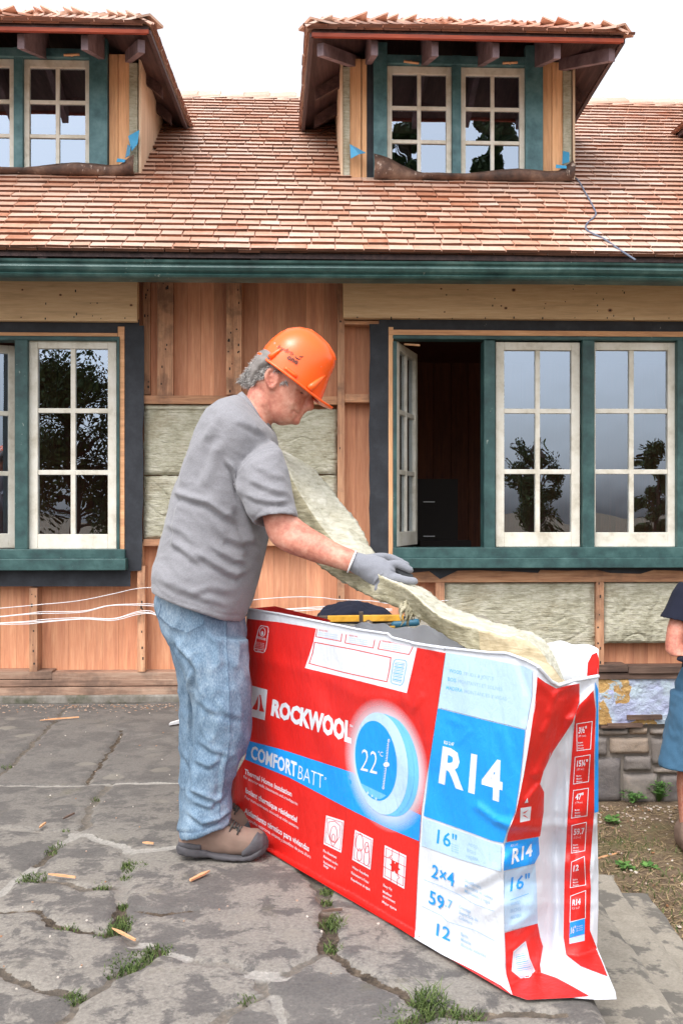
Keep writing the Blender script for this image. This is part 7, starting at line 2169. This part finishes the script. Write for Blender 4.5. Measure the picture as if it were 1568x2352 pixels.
# leafy weeds at the foundation and in the lawn
def weed(px, py, n, r, h, label, z=GZ, leaf=.016):
    p = G(px, py, z); root = thing('weed_plant', label, 'plant', (p.x, p.y, z), 'leafy weeds on the bare ground')
    m_ = MB(); st__ = MB()
    for k in range(n):
        an = U(0, 6.28); rr = r * R(); hh_ = h * U(.3, 1); t_ = Vector((p.x + math.cos(an) * rr, p.y + math.sin(an) * rr, z + hh_))
        st__.tube([Vector((p.x, p.y, z)), (Vector((p.x, p.y, z)) + t_) / 2 + Vector((0, 0, .01)), t_], .0012, 4)
        for q in range(3):
            a2 = an + q * 2.1; l = leaf * U(.7, 1.3); d_ = Vector((math.cos(a2), math.sin(a2), U(-.2, .5))).normalized(); sd_ = d_.cross(Vector((0, 0, 1))).normalized() * l * .45
            m_.add([t_, t_ + d_ * l * .5 + sd_, t_ + d_ * l, t_ + d_ * l * .5 - sd_], [(0, 1, 2), (0, 2, 3)], R())
    m_.build('leaves', M['leaf'], root, fix=False); st__.build('stems', M['leaf'], root, fix=False)
random.seed(50)
weed(1512, 1842, 60, .07, .13, 'dense leafy green weed growing against the stone foundation, the taller one')
weed(1452, 1845, 34, .10, .07, 'low leafy weed by the foundation beside a yellow chip', leaf=.02)
weed(1408, 1892, 9, .06, .03, 'flat round leaved weed just right of the bag', leaf=.034)
weed(1432, 2020, 9, .05, .03, 'broad leaved weed near the top of the steps', leaf=.034) if False else None
weed(1446, 2001, 9, .06, .03, 'broad leaved pale green weed in the dirt above the steps', leaf=.034)
weed(1490, 1993, 5, .04, .02, 'small pair of green leaves right of the broad leaved weed', leaf=.034)
# splinters of wood lying about
def splinter(p0, p1, w, label, mat='rawwoodx', plane=0.0):
    w *= .55
    a, b = G(*p0, plane), G(*p1, plane); d_ = (b - a).normalized(); sd_ = Vector((-d_.y, d_.x, 0)) * w
    m_ = MB(); up_ = Vector((0, 0, .006)); z0 = Vector((0, 0, .004)); m1 = a.lerp(b, .35)
    m_.add([a + z0, m1 - sd_ + z0, b - sd_ * .6 + z0, b + sd_ * .5 + z0, m1 + sd_ + z0, a + up_ + z0 * .5, m1 - sd_ + up_ + z0, b - sd_ * .6 + up_ + z0, b + sd_ * .5 + up_ + z0, m1 + sd_ + up_ + z0],
           [(0, 4, 3, 2, 1), (5, 6, 7, 8, 9), (0, 1, 6, 5), (1, 2, 7, 6), (2, 3, 8, 7), (3, 4, 9, 8), (4, 0, 5, 9)], .8)
    tag(m_.build('wood_splinter', M[mat], origin=(a + b) / 2), label, 'splinter', 'wood splinters lying on the ground')
splinter(c3(965, 622), c3(875, 668), .012, 'short orange wood splinter on the big flagstone in front of the boot')
splinter(c3(222, 638), c3(348, 654), .006, 'thin pale wood splinter beside the grass tuft at the left')
splinter(c3(515, 888), c3(622, 944), .006, 'thin pale wood splinter lying across the joint below the grass')
splinter((92, 1657), (182, 1650), .010, 'long pale wood splinter on the paving near the wall at the left')
splinter(c3(655, 492), c3(706, 497), .006, 'tiny wood splinter on the white mortar joint left of the boot')
splinter(c3(180, 425), c3(210, 402), .007, 'small wood splinter at the far left on a mortar joint')
splinter(c3(290, 383), c3(342, 358), .006, 'dark weathered twig on the flagstone left of the joint', 'dplate')
splinter((1360, 1978), (1420, 1962), .014, 'pale broken lath on the dirt right of the bag', plane=GZ)
splinter(c7(125, 70), c7(240, 62), .008, 'brown curled bark splinter at the grass tuft below the bag', 'dplate')
m_ = MB(); a, b = G(390, 1666), G(414, 1662); m_.hexa([a + Vector((0, -.02, .004)), b + Vector((0, -.02, .004)), b + Vector((0, .02, .004)), a + Vector((0, .02, .004)), a + Vector((0, -.02, .012)), b + Vector((0, -.02, .02)), b + Vector((0, .02, .02)), a + Vector((0, .02, .012))], .5)
tag(m_.build('plastic_offcut', M['cable'], origin=a), 'small white plastic offcut on the paving just left of the jeans', 'offcut')

# ================================================================== TREES BEHIND THE VIEWPOINT (mirrored in the panes)
def tree(x, y, h, cr, zc, n, label, seed, lf=.22):
    random.seed(seed); root = thing('broadleaf_tree', label, 'tree', (x, y, GZ), 'trees behind the photographer')
    tr_ = MB(); tr_.tube([Vector((x, y, GZ)), Vector((x + .1, y, zc * .5)), Vector((x - .1, y + .1, zc)), Vector((x, y, h * .9))], [.22, .17, .11, .03], 10)
    cl_ = []
    for k in range(26):
        an = U(0, 6.28); rr = cr * U(.2, .95); c = Vector((x + rr * math.cos(an), y + rr * math.sin(an) * .7, zc + (h - zc) * U(-.75, .95)))
        sh_ = 1 - abs((c.z - zc) / (h - zc)) * .55; c.x = x + (c.x - x) * sh_; cl_.append((c, cr * U(.22, .40)))
        tr_.tube([Vector((x, y, min(c.z, h) * .75)), (Vector((x, y, c.z)) + c) / 2, c], [.06, .04, .01], 5)
    tr_.build('trunk', M['bark'], root)
    m_ = MB()
    for k in range(n):
        c, r_ = random.choice(cl_); v = Vector((random.gauss(0, 1), random.gauss(0, 1), random.gauss(0, .8))).normalized() * r_ * U(.3, 1.05); p = c + v
        a = Vector((U(-1, 1), U(-1, 1), U(-1, 1))).normalized(); b = a.orthogonal().normalized(); s_ = lf * U(.5, 1)
        m_.add([p - a * s_ * .5, p + b * s_ * .3, p + a * s_ * .5, p - b * s_ * .3], [(0, 1, 2, 3)], R())
    m_.build('crown', M['treeleaf'], root, fix=False)
def mirrored(px, D):
    """where a thing must stand for the house's panes to show it at picture column px and total path D"""
    x, y = (px - 784) / FPX * D, D
    xl = CT * x + ST * (y - 5.8); yl = 5.8 - ST * x + CT * (y - 5.8)
    q = hw(xl, 2 * 5.82 - yl, 0); return q.x, q.y
def mz(py, D): return CAMH + (1176 - py) / FPX * D
def mtree(px, D, ptop, pmid, halfw, n, label, seed, lf):
    x, y = mirrored(px, D); tree(x, y, mz(ptop, D), halfw / FPX * D, mz(pmid, D), n, label, seed, lf)
mtree(1238, 48, 985, 1120, 82, 7000, 'slender tree mirrored in the middle panes of the right window', 61, .2)
mtree(1492, 48, 1015, 1130, 55, 6000, 'tree mirrored at the edge of the rightmost casement', 62, .2)
mtree(170, 34, 860, 1060, 230, 22000, 'big dark tree mirrored in the left window', 63, .20)
mtree(-120, 38, 800, 1030, 200, 12000, 'second dark tree mirrored in the left window', 64, .34)
mtree(925, 75, 215, 330, 46, 5000, 'tall loose tree mirrored in the left panes of the right dormer', 65, .55)
mtree(1124, 75, 225, 350, 80, 9000, 'tall tree mirrored in the right panes of the right dormer', 66, .55)
for o in bpy.data.objects:
    if '_w' in o: del o['_w']
